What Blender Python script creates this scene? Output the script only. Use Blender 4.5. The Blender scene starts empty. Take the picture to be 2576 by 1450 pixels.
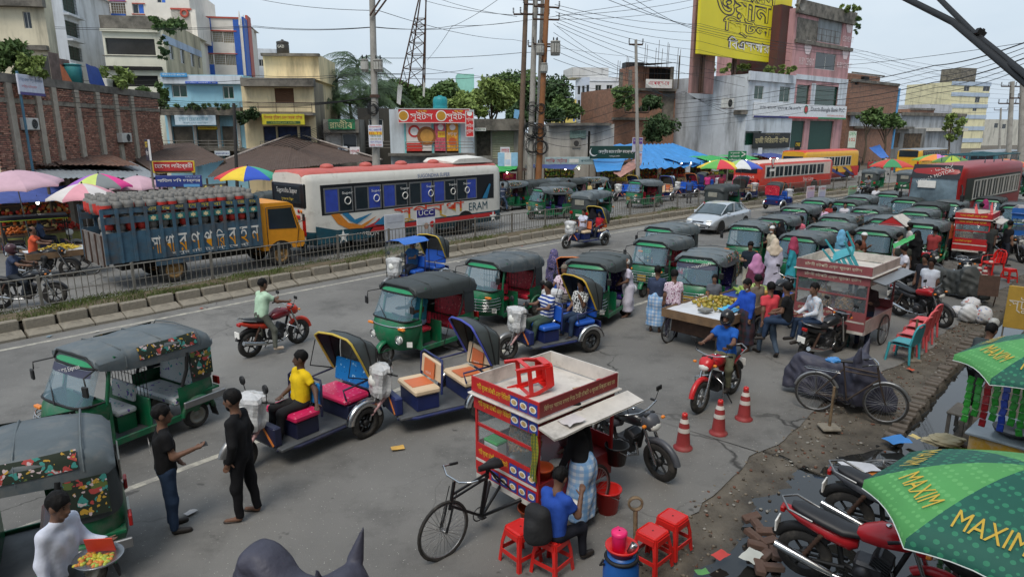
import bpy,math,random
import numpy as np
from mathutils import Vector,Matrix,Euler
random.seed(7);RNG=np.random.default_rng(11)
rad=math.radians
scene=bpy.context.scene
COL=scene.collection
# -------------- camera
F_PX,HOR,CAM_Z=1680.0,330.0,5.0
PITCH=math.atan((725-HOR)/F_PX)
cam=bpy.data.cameras.new('camera');cam.sensor_width=36;cam.lens=F_PX/2575*36
cam.clip_start=0.05;cam.clip_end=4000
camo=bpy.data.objects.new('camera',cam);COL.objects.link(camo)
camo.location=(0,0,CAM_Z);camo.rotation_euler=(math.pi/2-PITCH,0,0)
scene.camera=camo
# -------------- sky and light (bright overcast)
SUN_EL,SUN_AZ=rad(58),rad(200)
world=bpy.data.worlds.new('World');scene.world=world;world.use_nodes=True
nt=world.node_tree;nt.nodes.clear()
wo=nt.nodes.new('ShaderNodeOutputWorld');bg=nt.nodes.new('ShaderNodeBackground')
sky=nt.nodes.new('ShaderNodeTexSky');sky.sky_type='NISHITA';sky.sun_disc=False
sky.sun_elevation=SUN_EL;sky.sun_rotation=SUN_AZ;sky.air_density=1.5;sky.dust_density=3.0
tc=nt.nodes.new('ShaderNodeTexCoord');mp=nt.nodes.new('ShaderNodeMapping')
mp.inputs['Scale'].default_value=(1.0,1.0,2.6)
nz=nt.nodes.new('ShaderNodeTexNoise');nz.inputs['Scale'].default_value=1.7;nz.inputs['Detail'].default_value=5
cr=nt.nodes.new('ShaderNodeValToRGB')
cr.color_ramp.elements[0].position=0.30;cr.color_ramp.elements[0].color=(3.3,4.3,5.5,1)
cr.color_ramp.elements[1].position=0.72;cr.color_ramp.elements[1].color=(5.7,6.3,6.9,1)
mx=nt.nodes.new('ShaderNodeMix');mx.data_type='RGBA';mx.inputs[0].default_value=0.86
L=nt.links.new
L(tc.outputs['Generated'],mp.inputs['Vector']);L(mp.outputs[0],nz.inputs['Vector']);L(nz.outputs[0],cr.inputs[0])
L(sky.outputs[0],mx.inputs[6]);L(cr.outputs[0],mx.inputs[7]);L(mx.outputs[2],bg.inputs[0]);L(bg.outputs[0],wo.inputs[0])
bg.inputs[1].default_value=0.1
sun=bpy.data.lights.new('sun','SUN');sun.energy=1.5;sun.angle=rad(24);sun.color=(1,.94,.85)
suno=bpy.data.objects.new('sun',sun);COL.objects.link(suno)
suno.rotation_euler=(math.pi/2-SUN_EL,0,math.pi-SUN_AZ)
scene.view_settings.view_transform='Standard';scene.view_settings.look='None'
scene.view_settings.exposure=0.55;scene.view_settings.gamma=1.0;scene.view_settings.use_curve_mapping=False
scene.render.engine='CYCLES'
cy=scene.cycles
cy.use_denoising=True
try:cy.denoiser='OPENIMAGEDENOISE'
except Exception:pass
cy.max_bounces=6;cy.diffuse_bounces=3;cy.glossy_bounces=3;cy.transmission_bounces=5;cy.transparent_max_bounces=12
cy.use_adaptive_sampling=True;cy.adaptive_threshold=0.02
# -------------- pixel -> place
PC,PS_=math.cos(PITCH),math.sin(PITCH)
def ray(x,y):
 a=(x-1287.5)/F_PX;b=(725-y)/F_PX
 return a,PC+b*PS_,-PS_+b*PC
def at(x,y,z=0.0):
 r=ray(x,y);t=(z-CAM_Z)/r[2]
 return Vector((r[0]*t,r[1]*t,z))
def at_y(x,y,Y):
 r=ray(x,y);t=Y/r[1]
 return Vector((r[0]*t,Y,CAM_Z+r[2]*t))
def lin(c):
 c=c/255.0
 return c/12.92 if c<=.04045 else((c+.055)/1.055)**2.4
def C(r,g,b):return(lin(r),lin(g),lin(b))
# -------------- materials
MATS={}
def mat(name,col=(.5,.5,.5),rough=.6,metal=0.,var=.12,scale=4.,bump=0.,bscale=30.,spec=.5,alpha=1.,trans=0.,emit=0.,dirt=0.,dcol=(.09,.075,.06),dscale=2.2,coat=0.,streak=False,rnd=0.):
 if name in MATS:return MATS[name]
 m=bpy.data.materials.new(name);m.use_nodes=True;MATS[name]=m
 t=m.node_tree;b=t.nodes['Principled BSDF'];N=t.nodes.new;K=t.links.new
 b.inputs['Roughness'].default_value=rough;b.inputs['Metallic'].default_value=metal
 b.inputs['Specular IOR Level'].default_value=spec
 b.inputs['Coat Weight'].default_value=coat
 if alpha<1:b.inputs['Alpha'].default_value=alpha
 if trans:b.inputs['Transmission Weight'].default_value=trans
 if emit:b.inputs['Emission Color'].default_value=(*col,1);b.inputs['Emission Strength'].default_value=emit
 c4=(*col,1);b.inputs['Base Color'].default_value=c4
 if var or dirt or bump or rnd:
  tcd=N('ShaderNodeTexCoord');src=tcd.outputs['Object']
 out=None
 if var:
  n=N('ShaderNodeTexNoise');n.inputs['Scale'].default_value=scale;n.inputs['Detail'].default_value=6;n.inputs['Roughness'].default_value=.62
  K(src,n.inputs['Vector'])
  mr=N('ShaderNodeMapRange');mr.inputs[1].default_value=.25;mr.inputs[2].default_value=.75
  mr.inputs[3].default_value=1-var*1.5;mr.inputs[4].default_value=1+var;K(n.outputs[0],mr.inputs[0])
  ml=N('ShaderNodeMix');ml.data_type='RGBA';ml.blend_type='MULTIPLY';ml.inputs[0].default_value=1
  ml.inputs[6].default_value=c4;K(mr.outputs[0],ml.inputs[7]);out=ml.outputs[2]
 if rnd:
  oi=N('ShaderNodeObjectInfo');mr=N('ShaderNodeMapRange');mr.inputs[3].default_value=1-rnd;mr.inputs[4].default_value=1+rnd*.6
  K(oi.outputs['Random'],mr.inputs[0])
  ml=N('ShaderNodeMix');ml.data_type='RGBA';ml.blend_type='MULTIPLY';ml.inputs[0].default_value=1
  if out:K(out,ml.inputs[6])
  else:ml.inputs[6].default_value=c4
  K(mr.outputs[0],ml.inputs[7]);out=ml.outputs[2]
 if dirt:
  n=N('ShaderNodeTexNoise');n.inputs['Scale'].default_value=dscale;n.inputs['Detail'].default_value=8;n.inputs['Roughness'].default_value=.68
  if streak:
   mpn=N('ShaderNodeMapping');mpn.inputs['Scale'].default_value=(1,1,.16);K(src,mpn.inputs['Vector']);K(mpn.outputs[0],n.inputs['Vector'])
  else:K(src,n.inputs['Vector'])
  r=N('ShaderNodeValToRGB');r.color_ramp.elements[0].position=.62-.3*dirt;r.color_ramp.elements[1].position=.80-.2*dirt
  K(n.outputs[0],r.inputs[0])
  mm=N('ShaderNodeMath');mm.operation='MULTIPLY';mm.inputs[1].default_value=min(1.,.35+dirt*.6);K(r.outputs[0],mm.inputs[0])
  md=N('ShaderNodeMix');md.data_type='RGBA';K(mm.outputs[0],md.inputs[0])
  if out:K(out,md.inputs[6])
  else:md.inputs[6].default_value=c4
  md.inputs[7].default_value=(*dcol,1);out=md.outputs[2]
 if out:K(out,b.inputs['Base Color'])
 if bump:
  n=N('ShaderNodeTexNoise');n.inputs['Scale'].default_value=bscale;n.inputs['Detail'].default_value=4;K(src,n.inputs['Vector'])
  bp=N('ShaderNodeBump');bp.inputs['Strength'].default_value=min(1,bump);bp.inputs['Distance'].default_value=.02*max(1,bump)
  K(n.outputs[0],bp.inputs['Height']);K(bp.outputs[0],b.inputs['Normal'])
 return m
def paint(r,g,b,rough=.55,**k):return mat('paint_%d_%d_%d_%d'%(r,g,b,rough*100),C(r,g,b),rough,**k)
def cloth(r,g,b,**k):return mat('cloth_%d_%d_%d'%(r,g,b),C(r,g,b),.85,var=.10,scale=9,bump=.35,bscale=16,spec=.2,**k)
def wallm(r,g,b,dirt=.4,**k):return mat('wall_%d_%d_%d_%d'%(r,g,b,dirt*100),C(r,g,b),.85,var=.10,scale=.8,bump=.25,bscale=9,dirt=dirt,dscale=.8,streak=True,spec=.2,dcol=(.07,.065,.055),**k)
def pattern(name,base,cols,kind='check',scale=8.,rough=.8,thr=.5):
 if name in MATS:return MATS[name]
 m=bpy.data.materials.new(name);m.use_nodes=True;MATS[name]=m
 t=m.node_tree;b=t.nodes['Principled BSDF'];N=t.nodes.new;K=t.links.new
 b.inputs['Roughness'].default_value=rough;b.inputs['Specular IOR Level'].default_value=.3
 src=N('ShaderNodeTexCoord').outputs['Object'];out=None
 def layer(fac,col):
  nonlocal out
  q=N('ShaderNodeMix');q.data_type='RGBA';K(fac,q.inputs[0])
  if out:K(out,q.inputs[6])
  else:q.inputs[6].default_value=(*base,1)
  q.inputs[7].default_value=(*col,1);out=q.outputs[2]
 if kind in('check','stripe'):
  sep=N('ShaderNodeSeparateXYZ');K(src,sep.inputs[0])
  axes=[2]if kind=='stripe' else[2,0,1]
  for i,a in enumerate(axes):
   mu=N('ShaderNodeMath');mu.operation='MULTIPLY';mu.inputs[1].default_value=scale;K(sep.outputs[a],mu.inputs[0])
   fr=N('ShaderNodeMath');fr.operation='FRACT';K(mu.outputs[0],fr.inputs[0])
   gt=N('ShaderNodeMath');gt.operation='GREATER_THAN';gt.inputs[1].default_value=thr;K(fr.outputs[0],gt.inputs[0])
   fac=N('ShaderNodeMath');fac.operation='MULTIPLY';fac.inputs[1].default_value=1. if kind=='stripe' else .5;K(gt.outputs[0],fac.inputs[0])
   layer(fac.outputs[0],cols[i%len(cols)])
 elif kind=='flower':
  dn=N('ShaderNodeTexNoise');dn.inputs['Scale'].default_value=scale*2.2;K(src,dn.inputs['Vector']);dv=N('ShaderNodeVectorMath');dv.operation='MULTIPLY_ADD';K(dn.outputs['Color'],dv.inputs[0]);dv.inputs[1].default_value=(.9/scale,)*3;K(src,dv.inputs[2]);src=dv.outputs[0]
  for i,col in enumerate(cols):
   v=N('ShaderNodeTexVoronoi');v.inputs['Scale'].default_value=scale*(1+.37*i);K(src,v.inputs['Vector'])
   gt=N('ShaderNodeMath');gt.operation='LESS_THAN';gt.inputs[1].default_value=thr;K(v.outputs['Distance'],gt.inputs[0]);layer(gt.outputs[0],col)
 else:
  for i,col in enumerate(cols):
   n=N('ShaderNodeTexNoise');n.inputs['Scale'].default_value=scale*(1+.5*i);n.inputs['Detail'].default_value=2
   mpn=N('ShaderNodeMapping');mpn.inputs['Location'].default_value=(i*7.,i*3.,0);K(src,mpn.inputs['Vector']);K(mpn.outputs[0],n.inputs['Vector'])
   gt=N('ShaderNodeMath');gt.operation='GREATER_THAN';gt.inputs[1].default_value=thr+.05;K(n.outputs[0],gt.inputs[0]);layer(gt.outputs[0],col)
 K(out,b.inputs['Base Color'])
 return m
 # -------------- mesh builder
class MB:
 def __init__(s):s.v=[];s.f=[];s.m=[];s.sm=[]
 def add(s,vs,fs,m=0,smooth=False):
  o=len(s.v);s.v.extend([tuple(p)for p in vs])
  for f in fs:s.f.append(tuple(i+o for i in f));s.m.append(m);s.sm.append(smooth)
  return s
 def box(s,x0,x1,y0,y1,z0,z1,m=0):
  vs=[(x,y,z)for z in(z0,z1)for y in(y0,y1)for x in(x0,x1)]
  return s.add(vs,[(0,2,3,1),(4,5,7,6),(0,1,5,4),(2,6,7,3),(0,4,6,2),(1,3,7,5)],m)
 def obox(s,c,size,rot=(0,0,0),m=0,b=0):
  M=Matrix.Translation(Vector(c))@Euler(rot).to_matrix().to_4x4()
  q=MB();x,y,z=[k/2 for k in size]
  q.rbox(-x,x,-y,y,-z,z,b)if b else q.box(-x,x,-y,y,-z,z)
  return s.add([M@Vector(p)for p in q.v],q.f,m)
 def rbox(s,x0,x1,y0,y1,z0,z1,b=.02,m=0):
  vs=[];idx={}
  for i,x in enumerate((x0,x1)):
   for j,y in enumerate((y0,y1)):
    for k,z in enumerate((z0,z1)):
     sx,sy,sz=(1 if i==0 else-1)*b,(1 if j==0 else-1)*b,(1 if k==0 else-1)*b
     idx[i,j,k]=len(vs);vs+=[(x,y+sy,z+sz),(x+sx,y,z+sz),(x+sx,y+sy,z)]
  g=lambda i,j,k,a:idx[i,j,k]+a
  fs=[]
  for i in(0,1):fs.append([g(i,0,0,0),g(i,1,0,0),g(i,1,1,0),g(i,0,1,0)])
  for j in(0,1):fs.append([g(0,j,0,1),g(1,j,0,1),g(1,j,1,1),g(0,j,1,1)])
  for k in(0,1):fs.append([g(0,0,k,2),g(1,0,k,2),g(1,1,k,2),g(0,1,k,2)])
  for a in(0,1):
   for c in(0,1):
    fs.append([g(0,a,c,1),g(1,a,c,1),g(1,a,c,2),g(0,a,c,2)])
    fs.append([g(a,0,c,0),g(a,1,c,0),g(a,1,c,2),g(a,0,c,2)])
    fs.append([g(a,c,0,0),g(a,c,1,0),g(a,c,1,1),g(a,c,0,1)])
    for e in(0,1):fs.append([g(a,c,e,0),g(a,c,e,1),g(a,c,e,2)])
  return s.add(vs,fs,m)
 def tube(s,pts,r,n=6,m=0,cap=True,smooth=True,flat=1.0):
  pts=[Vector(p)for p in pts];rs=r if isinstance(r,(list,tuple))else[r]*len(pts)
  rings=[];up=None
  for i,p in enumerate(pts):
   d=(pts[min(i+1,len(pts)-1)]-pts[max(i-1,0)])
   if d.length<1e-9:d=Vector((0,0,1))
   d.normalize()
   if up is None:up=Vector((0,0,1))if abs(d.z)<.9 else Vector((1,0,0))
   a=d.cross(up)
   if a.length<1e-6:a=d.orthogonal()
   a.normalize();bb=a.cross(d);up=bb
   rings.append([p+(a*math.cos(2*math.pi*k/n)+bb*flat*math.sin(2*math.pi*k/n))*rs[i]for k in range(n)])
  return s.loft(rings,m,cap,cap,smooth)
 def cyl(s,p0,p1,r0,r1=None,n=12,m=0,cap=True):return s.tube([p0,p1],[r0,r0 if r1 is None else r1],n,m,cap)
 def loft(s,rings,m=0,cap0=True,cap1=True,smooth=True,closed=True):
  n=len(rings[0]);vs=[p for r in rings for p in r];fs=[]
  for i in range(len(rings)-1):
   for k in range(n if closed else n-1):
    k2=(k+1)%n;fs.append((i*n+k,i*n+k2,(i+1)*n+k2,(i+1)*n+k))
  s.add(vs,fs,m,smooth)
  if cap0:s.add(rings[0],[tuple(range(n))[::-1]],m)
  if cap1:s.add(rings[-1],[tuple(range(n))],m)
  return s
 def lathe(s,prof,n=16,o=(0,0,0),ax='z',m=0,smooth=True,cap=False):
  rings=[]
  for r,h in prof:
   ring=[]
   for k in range(n):
    a=2*math.pi*k/n;u,v=r*math.cos(a),r*math.sin(a)
    q=(u,v,h)if ax=='z' else((u,h,v)if ax=='y' else(h,u,v))
    ring.append((q[0]+o[0],q[1]+o[1],q[2]+o[2]))
   rings.append(ring)
  return s.loft(rings,m,cap,cap,smooth)
 def prism(s,poly,a0,a1,ax='y',m=0):
  n=len(poly)
  def P(p,a):return(p[0],a,p[1])if ax=='y' else((a,p[0],p[1])if ax=='x' else(p[0],p[1],a))
  vs=[P(p,a0)for p in poly]+[P(p,a1)for p in poly]
  fs=[tuple(range(n)),tuple(range(2*n-1,n-1,-1))]+[(i,i+n,(i+1)%n+n,(i+1)%n)for i in range(n)]
  return s.add(vs,fs,m)
 def grid(s,rows,m=0,smooth=True):
  n=len(rows[0]);vs=[p for r in rows for p in r]
  return s.add(vs,[(i*n+k,i*n+k+1,(i+1)*n+k+1,(i+1)*n+k)for i in range(len(rows)-1)for k in range(n-1)],m,smooth)
 def torus(s,c,R,r,ax='y',n=20,k=6,m=0,a0=0.,a1=2*math.pi,sq=1.0):
  rings=[];full=abs(a1-a0-2*math.pi)<1e-6
  cnt=n if full else n+1
  for i in range(cnt):
   a=a0+(a1-a0)*i/n;ring=[]
   for j in range(k):
    b=2*math.pi*j/k;q=R+r*math.cos(b);h=r*sq*math.sin(b)
    u,v=q*math.cos(a),q*math.sin(a)
    p=(u,h,v)if ax=='y' else((h,u,v)if ax=='x' else(u,v,h))
    ring.append((p[0]+c[0],p[1]+c[1],p[2]+c[2]))
   rings.append(ring)
  if full:rings.append(rings[0])
  return s.loft(rings,m,not full,not full)
 def blob(s,c,rx,ry,rz,n=10,k=6,m=0,rot=0.):
  rings=[];cr_,sr=math.cos(rot),math.sin(rot)
  for i in range(k+1):
   p=math.pi*(i/k);r=max(math.sin(p),.02);z=-math.cos(p);ring=[]
   for j in range(n):
    a=2*math.pi*j/n;x,y=rx*r*math.cos(a),ry*r*math.sin(a)
    ring.append((c[0]+x*cr_-y*sr,c[1]+x*sr+y*cr_,c[2]+rz*z))
   rings.append(ring)
  return s.loft(rings,m,True,True)
 def xform(s,M):s.v=[tuple(M@Vector(p))for p in s.v];return s
 def merge(s,o,m=None):return s._merge(o,m)
 def _merge(s,o,m):
  k=len(s.v);s.v.extend(o.v)
  for f,mm,q in zip(o.f,o.m,o.sm):s.f.append(tuple(i+k for i in f));s.m.append(mm if m is None else m);s.sm.append(q)
  return s
 def mesh(s,name,mats):
  me=bpy.data.meshes.new(name);me.from_pydata(s.v,[],s.f)
  for q in(mats if isinstance(mats,(list,tuple))else[mats]):me.materials.append(q)
  me.polygons.foreach_set('material_index',s.m);me.polygons.foreach_set('use_smooth',s.sm)
  me.update();return me
 def build(s,name,mats,parent=None,loc=None,rot=None):
  o=bpy.data.objects.new(name,s.mesh(name,mats));COL.objects.link(o)
  if parent is not None:o.parent=parent
  if loc is not None:o.location=loc
  if rot is not None:o.rotation_euler=rot if not isinstance(rot,(int,float))else(0,0,rot)
  return o
def inst(name,me,parent=None,loc=(0,0,0),rot=(0,0,0),sc=None):
 o=bpy.data.objects.new(name,me);COL.objects.link(o);o.parent=parent;o.location=loc;o.rotation_euler=rot
 if sc is not None:o.scale=sc if not isinstance(sc,(int,float))else(sc,sc,sc)
 return o
def tag(o,label=None,cat=None,group=None,kind=None):
 if label:o['label']=label
 if cat:o['category']=cat
 if group:o['group']=group
 if kind:o['kind']=kind
 return o
def thing(name,label,cat,loc=(0,0,0),rot=0.,group=None):
 o=bpy.data.objects.new(name,None);COL.objects.link(o);o.empty_display_size=.3
 o.location=loc;o.rotation_euler=(0,0,rot)if isinstance(rot,(int,float))else rot
 return tag(o,label,cat,group)
def copy_tree(o,parent=None):
 c=o.copy();COL.objects.link(c);c.parent=parent
 for ch in o.children:copy_tree(ch,c)
 return c
def struct(o):o['kind']='structure';return o
# lettering: flat print turned into a thin mesh, standing in the local XZ plane and facing -Y
TXT={}
def text_mesh(s,size=1.,fit=None,shear=0.,bold=0.):
 key=(s,round(size,3),fit,shear,bold)
 if key in TXT:return TXT[key]
 cu=bpy.data.curves.new('lettering','FONT');cu.body=s;cu.size=size;cu.align_x='CENTER';cu.align_y='CENTER';cu.shear=shear;cu.offset=bold
 cu.resolution_u=2
 ob=bpy.data.objects.new('lettering',cu);me=bpy.data.meshes.new_from_object(ob);bpy.data.objects.remove(ob)
 n=len(me.vertices);co=np.empty(n*3);me.vertices.foreach_get('co',co);co=co.reshape(-1,3)
 if n:
  lo,hi=co.min(0),co.max(0);co-=(lo+hi)/2;w,h=(hi-lo)[:2]
  if fit:
   sx,sy=fit[0]/max(w,1e-6),fit[1]/max(h,1e-6)
   if len(fit)<3:sx=min(sx,sy*1.6);sy=min(sy,sx*1.8)
   co[:,0]*=sx;co[:,1]*=sy
  out=np.stack([co[:,0],co[:,2],co[:,1]],1);me.vertices.foreach_set('co',out.ravel());me.update()
 TXT[key]=me;return me
def letters(s,material,parent,loc,rot=(0,0,0),size=1.,fit=None,shear=0.,bold=0.):
 me=text_mesh(s,size,fit,shear,bold).copy();me.materials.clear();me.materials.append(material)
 return inst('lettering',me,parent,loc,rot)
def bn(s):
 s=s.replace('\u09a1\u09bc','\u09dc').replace('\u09af\u09bc','\u09df');out=[];i=0
 pre='\u09bf\u09c7\u09c8'
 while i<len(s):
  ch=s[i]
  if '\u0995'<=ch<='\u09b9' or ch in '\u09dc\u09dd\u09df\u09ce':
   cl=ch;i+=1
   while i+1<len(s)and s[i]=='\u09cd':cl+=s[i:i+2];i+=2
   if i<len(s)and s[i]in pre:out.append(s[i]+cl);i+=1
   elif i<len(s)and s[i]=='\u09cb':out.append('\u09c7'+cl+'\u09be');i+=1
   else:out.append(cl)
  else:out.append(ch);i+=1
 return ''.join(out)
 # -------------- the street's line (near kerb of the median), s in metres
_pts=[]
def _build_line():
 x,y,s=-8.07,20.44,0.;ang=lambda s:rad(49.5 if s<0 else(48.5-8.5*min(s,38)/38))
 f=[(0.,x,y)];
 while s<700:x+=math.cos(ang(s));y+=math.sin(ang(s));s+=1;f.append((s,x,y))
 x,y,s=-8.07,20.44,0.;b=[]
 while s>-80:s-=1;x-=math.cos(ang(s));y-=math.sin(ang(s));b.append((s,x,y))
 return b[::-1]+f
LINE=_build_line()
def st(s,off=0.,z=0.):
 i=int(math.floor(s))+80;i=max(0,min(i,len(LINE)-2));a,b=LINE[i],LINE[i+1];t=s-a[0]
 x,y=a[1]+(b[1]-a[1])*t,a[2]+(b[2]-a[2])*t;d=math.atan2(b[2]-a[2],b[1]-a[1])
 return Vector((x-math.sin(d)*off,y+math.cos(d)*off,z))
def hd(s):
 i=max(0,min(int(math.floor(s))+80,len(LINE)-2));a,b=LINE[i],LINE[i+1]
 return math.atan2(b[2]-a[2],b[1]-a[1])
def unst(p):
 best=min(LINE,key=lambda q:(q[1]-p[0])**2+(q[2]-p[1])**2);d=hd(best[0])
 dx,dy=p[0]-best[1],p[1]-best[2]
 return best[0]+dx*math.cos(d)+dy*math.sin(d),-dx*math.sin(d)+dy*math.cos(d)
ZF=0.25
def nz2(x,y,sc=1.,seed=0):
 v=0.;a=1.
 for k in range(3):
  v+=a*math.sin(x*sc*1.7+seed+k*2.1+1.3*math.sin(y*sc*1.1+k))*math.cos(y*sc*1.9+seed*1.7+k+1.1*math.sin(x*sc*.9+2*k));sc*=2.13;a*=.5
 return v/1.75
def asphalt(name,base,patch,rough):
 m=bpy.data.materials.new(name);m.use_nodes=True;t=m.node_tree;b=t.nodes['Principled BSDF'];N=t.nodes.new;K=t.links.new
 co=N('ShaderNodeTexCoord').outputs['Object']
 def noise(sc,det=6,r=.6):
  n=N('ShaderNodeTexNoise');n.inputs['Scale'].default_value=sc;n.inputs['Detail'].default_value=det;n.inputs['Roughness'].default_value=r;K(co,n.inputs['Vector']);return n.outputs[0]
 def ramp(src,p0,p1,c0=(0,0,0,1),c1=(1,1,1,1)):
  r=N('ShaderNodeValToRGB');r.color_ramp.elements[0].position=p0;r.color_ramp.elements[1].position=p1
  r.color_ramp.elements[0].color=c0;r.color_ramp.elements[1].color=c1;K(src,r.inputs[0]);return r.outputs[0]
 def mix(f,a,c,mode='MIX'):
  q=N('ShaderNodeMix');q.data_type='RGBA';q.blend_type=mode
  (K(f,q.inputs[0])if not isinstance(f,float)else setattr(q.inputs[0],'default_value',f))
  for s_,i in((a,6),(c,7)):
   if isinstance(s_,tuple):q.inputs[i].default_value=(*s_,1)
   else:K(s_,q.inputs[i])
  return q.outputs[2]
 c=mix(ramp(noise(.16,8),.38,.66),base,patch)
 c=mix(ramp(noise(.7,9,.74),.50,.72),c,tuple(k*.66 for k in base))
 v=N('ShaderNodeTexVoronoi');v.inputs['Scale'].default_value=24;K(co,v.inputs['Vector'])
 sp=ramp(v.outputs['Distance'],.10,.17,(1,1,1,1),(0,0,0,1))
 keep=ramp(noise(19,2),.50,.60)
 q=N('ShaderNodeMath');q.operation='MULTIPLY';K(sp,q.inputs[0]);K(keep,q.inputs[1])
 c=mix(q.outputs[0],c,(.55,.53,.48))
 dn=N('ShaderNodeTexNoise');dn.inputs['Scale'].default_value=.8;dn.inputs['Detail'].default_value=6;K(co,dn.inputs['Vector']);dv=N('ShaderNodeVectorMath');dv.operation='MULTIPLY_ADD';dv.inputs[1].default_value=(1.6,1.6,0);K(dn.outputs['Color'],dv.inputs[0]);K(co,dv.inputs[2])
 ck=N('ShaderNodeTexVoronoi');ck.feature='DISTANCE_TO_EDGE';ck.inputs['Scale'].default_value=.3;K(dv.outputs[0],ck.inputs['Vector']);cl=ramp(ck.outputs['Distance'],.002,.007,(1,1,1,1),(0,0,0,1));cm=N('ShaderNodeMath');cm.operation='MULTIPLY';K(cl,cm.inputs[0]);K(ramp(noise(.11,3),.47,.56),cm.inputs[1])
 c=mix(cm.outputs[0],c,(.035,.033,.03));c=mix(ramp(noise(.35,4,.5),.66,.72),c,tuple(k*.62 for k in base));c=mix(ramp(noise(2.3,3,.5),.70,.74),c,tuple(k*.55 for k in base))
 c=mix(ramp(noise(120,3),.35,.65),c,mix(.3,c,(.03,.03,.03)))
 K(c,b.inputs['Base Color']);b.inputs['Roughness'].default_value=rough;b.inputs['Specular IOR Level'].default_value=.35
 bp=N('ShaderNodeBump');bp.inputs['Strength'].default_value=.5;bp.inputs['Distance'].default_value=.01;K(noise(70,5),bp.inputs['Height']);K(bp.outputs[0],b.inputs['Normal'])
 return m
M_ROAD=asphalt('asphalt',(.155,.149,.139),(.25,.24,.222),.82)
M_ROAD2=asphalt('asphalt_far',(.20,.193,.18),(.25,.242,.225),.8)
M_CONC=mat('concrete',C(140,132,118),.9,var=.22,scale=3,bump=.4,bscale=25,dirt=.5,dcol=(.05,.045,.035),dscale=3.5)
M_CONC2=mat('old_concrete',C(128,122,112),.9,var=.2,scale=1.5,bump=.4,bscale=14,dirt=.75,dcol=(.035,.033,.028),dscale=1.1)
M_DIRT=mat('dirt',C(104,97,87),.9,var=.3,scale=2.2,bump=.9,bscale=22,dirt=.5,dcol=(.05,.042,.035),dscale=1.5,spec=.25)
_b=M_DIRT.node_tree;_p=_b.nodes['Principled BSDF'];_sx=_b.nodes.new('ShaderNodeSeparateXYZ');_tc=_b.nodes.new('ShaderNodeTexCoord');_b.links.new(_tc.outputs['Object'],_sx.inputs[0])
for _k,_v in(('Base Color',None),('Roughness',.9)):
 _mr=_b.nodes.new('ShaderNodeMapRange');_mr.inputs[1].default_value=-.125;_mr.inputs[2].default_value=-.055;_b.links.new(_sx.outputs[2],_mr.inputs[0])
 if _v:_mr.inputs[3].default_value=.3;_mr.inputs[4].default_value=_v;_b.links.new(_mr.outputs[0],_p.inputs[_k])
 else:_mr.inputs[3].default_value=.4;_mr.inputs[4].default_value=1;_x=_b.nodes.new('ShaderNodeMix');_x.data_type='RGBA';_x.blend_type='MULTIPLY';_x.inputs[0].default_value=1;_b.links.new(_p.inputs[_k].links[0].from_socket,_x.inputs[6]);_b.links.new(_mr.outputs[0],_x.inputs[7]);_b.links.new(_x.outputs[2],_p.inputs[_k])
M_MUD=mat('wet_mud',C(60,56,50),.55,var=.3,scale=2.5,bump=.8,bscale=26,spec=.5)
M_SOIL=mat('soil',C(98,86,66),.95,var=.3,scale=3,bump=.8,bscale=20,dirt=.4)
M_WATER=mat('puddle_water',C(38,38,36),.04,var=0,spec=.6)
M_LINE=mat('road_paint',C(190,184,168),.8,var=.15,scale=8,dirt=.85,dcol=(.19,.182,.17),dscale=5)
# ground sheet to the horizon
g=MB();g.add([(-900,-60,-.5),(1800,-60,-.5),(1800,2600,-.5),(-900,2600,-.5)],[(0,1,2,3)])
struct(g.build('ground',mat('ground_far',C(120,112,100),.95,var=.2,scale=.05)))
def strip(name,o0,o1,z,m,s0=-60,s1=690,jag0=0.,n=None):
 b=MB();rows=[];s=s0
 while s<=s1:
  j=jag0*(nz2(s,1.3,.7)*.8+nz2(s,4.,3.)*.35)if jag0 else 0
  k=7
  oo=edge(s)if jag0 else o0
  rows.append([st(s,oo+j+(o1-oo-j)*i/k,z)for i in range(k+1)]);s+=(.25 if(jag0 and s<25)else(1 if s<80 else 8))
 b.grid(rows,smooth=False);return struct(b.build(name,m))
def edge(s):
 return np.interp(s,[-3,1.3,3.4,7.3,16,40],[-15.9,-16.15,-16.25,-16.8,-16.95,-17.1])
EDGE=-16.
strip('road',EDGE,.02,0.,M_ROAD,jag0=.2)
strip('far_road',1.9,13.2,ZF,M_ROAD2)
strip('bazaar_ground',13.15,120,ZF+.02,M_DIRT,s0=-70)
# lane line and edge line: worn paint
def line(name,off,s0,s1,w,z=.004):
 b=MB();rows=[[st(s0+i*.5,off-w/2,z),st(s0+i*.5,off+w/2,z)]for i in range(int((s1-s0)*2)+1)]
 b.grid(rows,smooth=False);struct(b.build(name,M_LINE))
LANE=unst(at(930,1005))[1]
line('lane_line',LANE,-30,60,.13)
line('edge_line',-.62,-40,120,.14)
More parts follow.
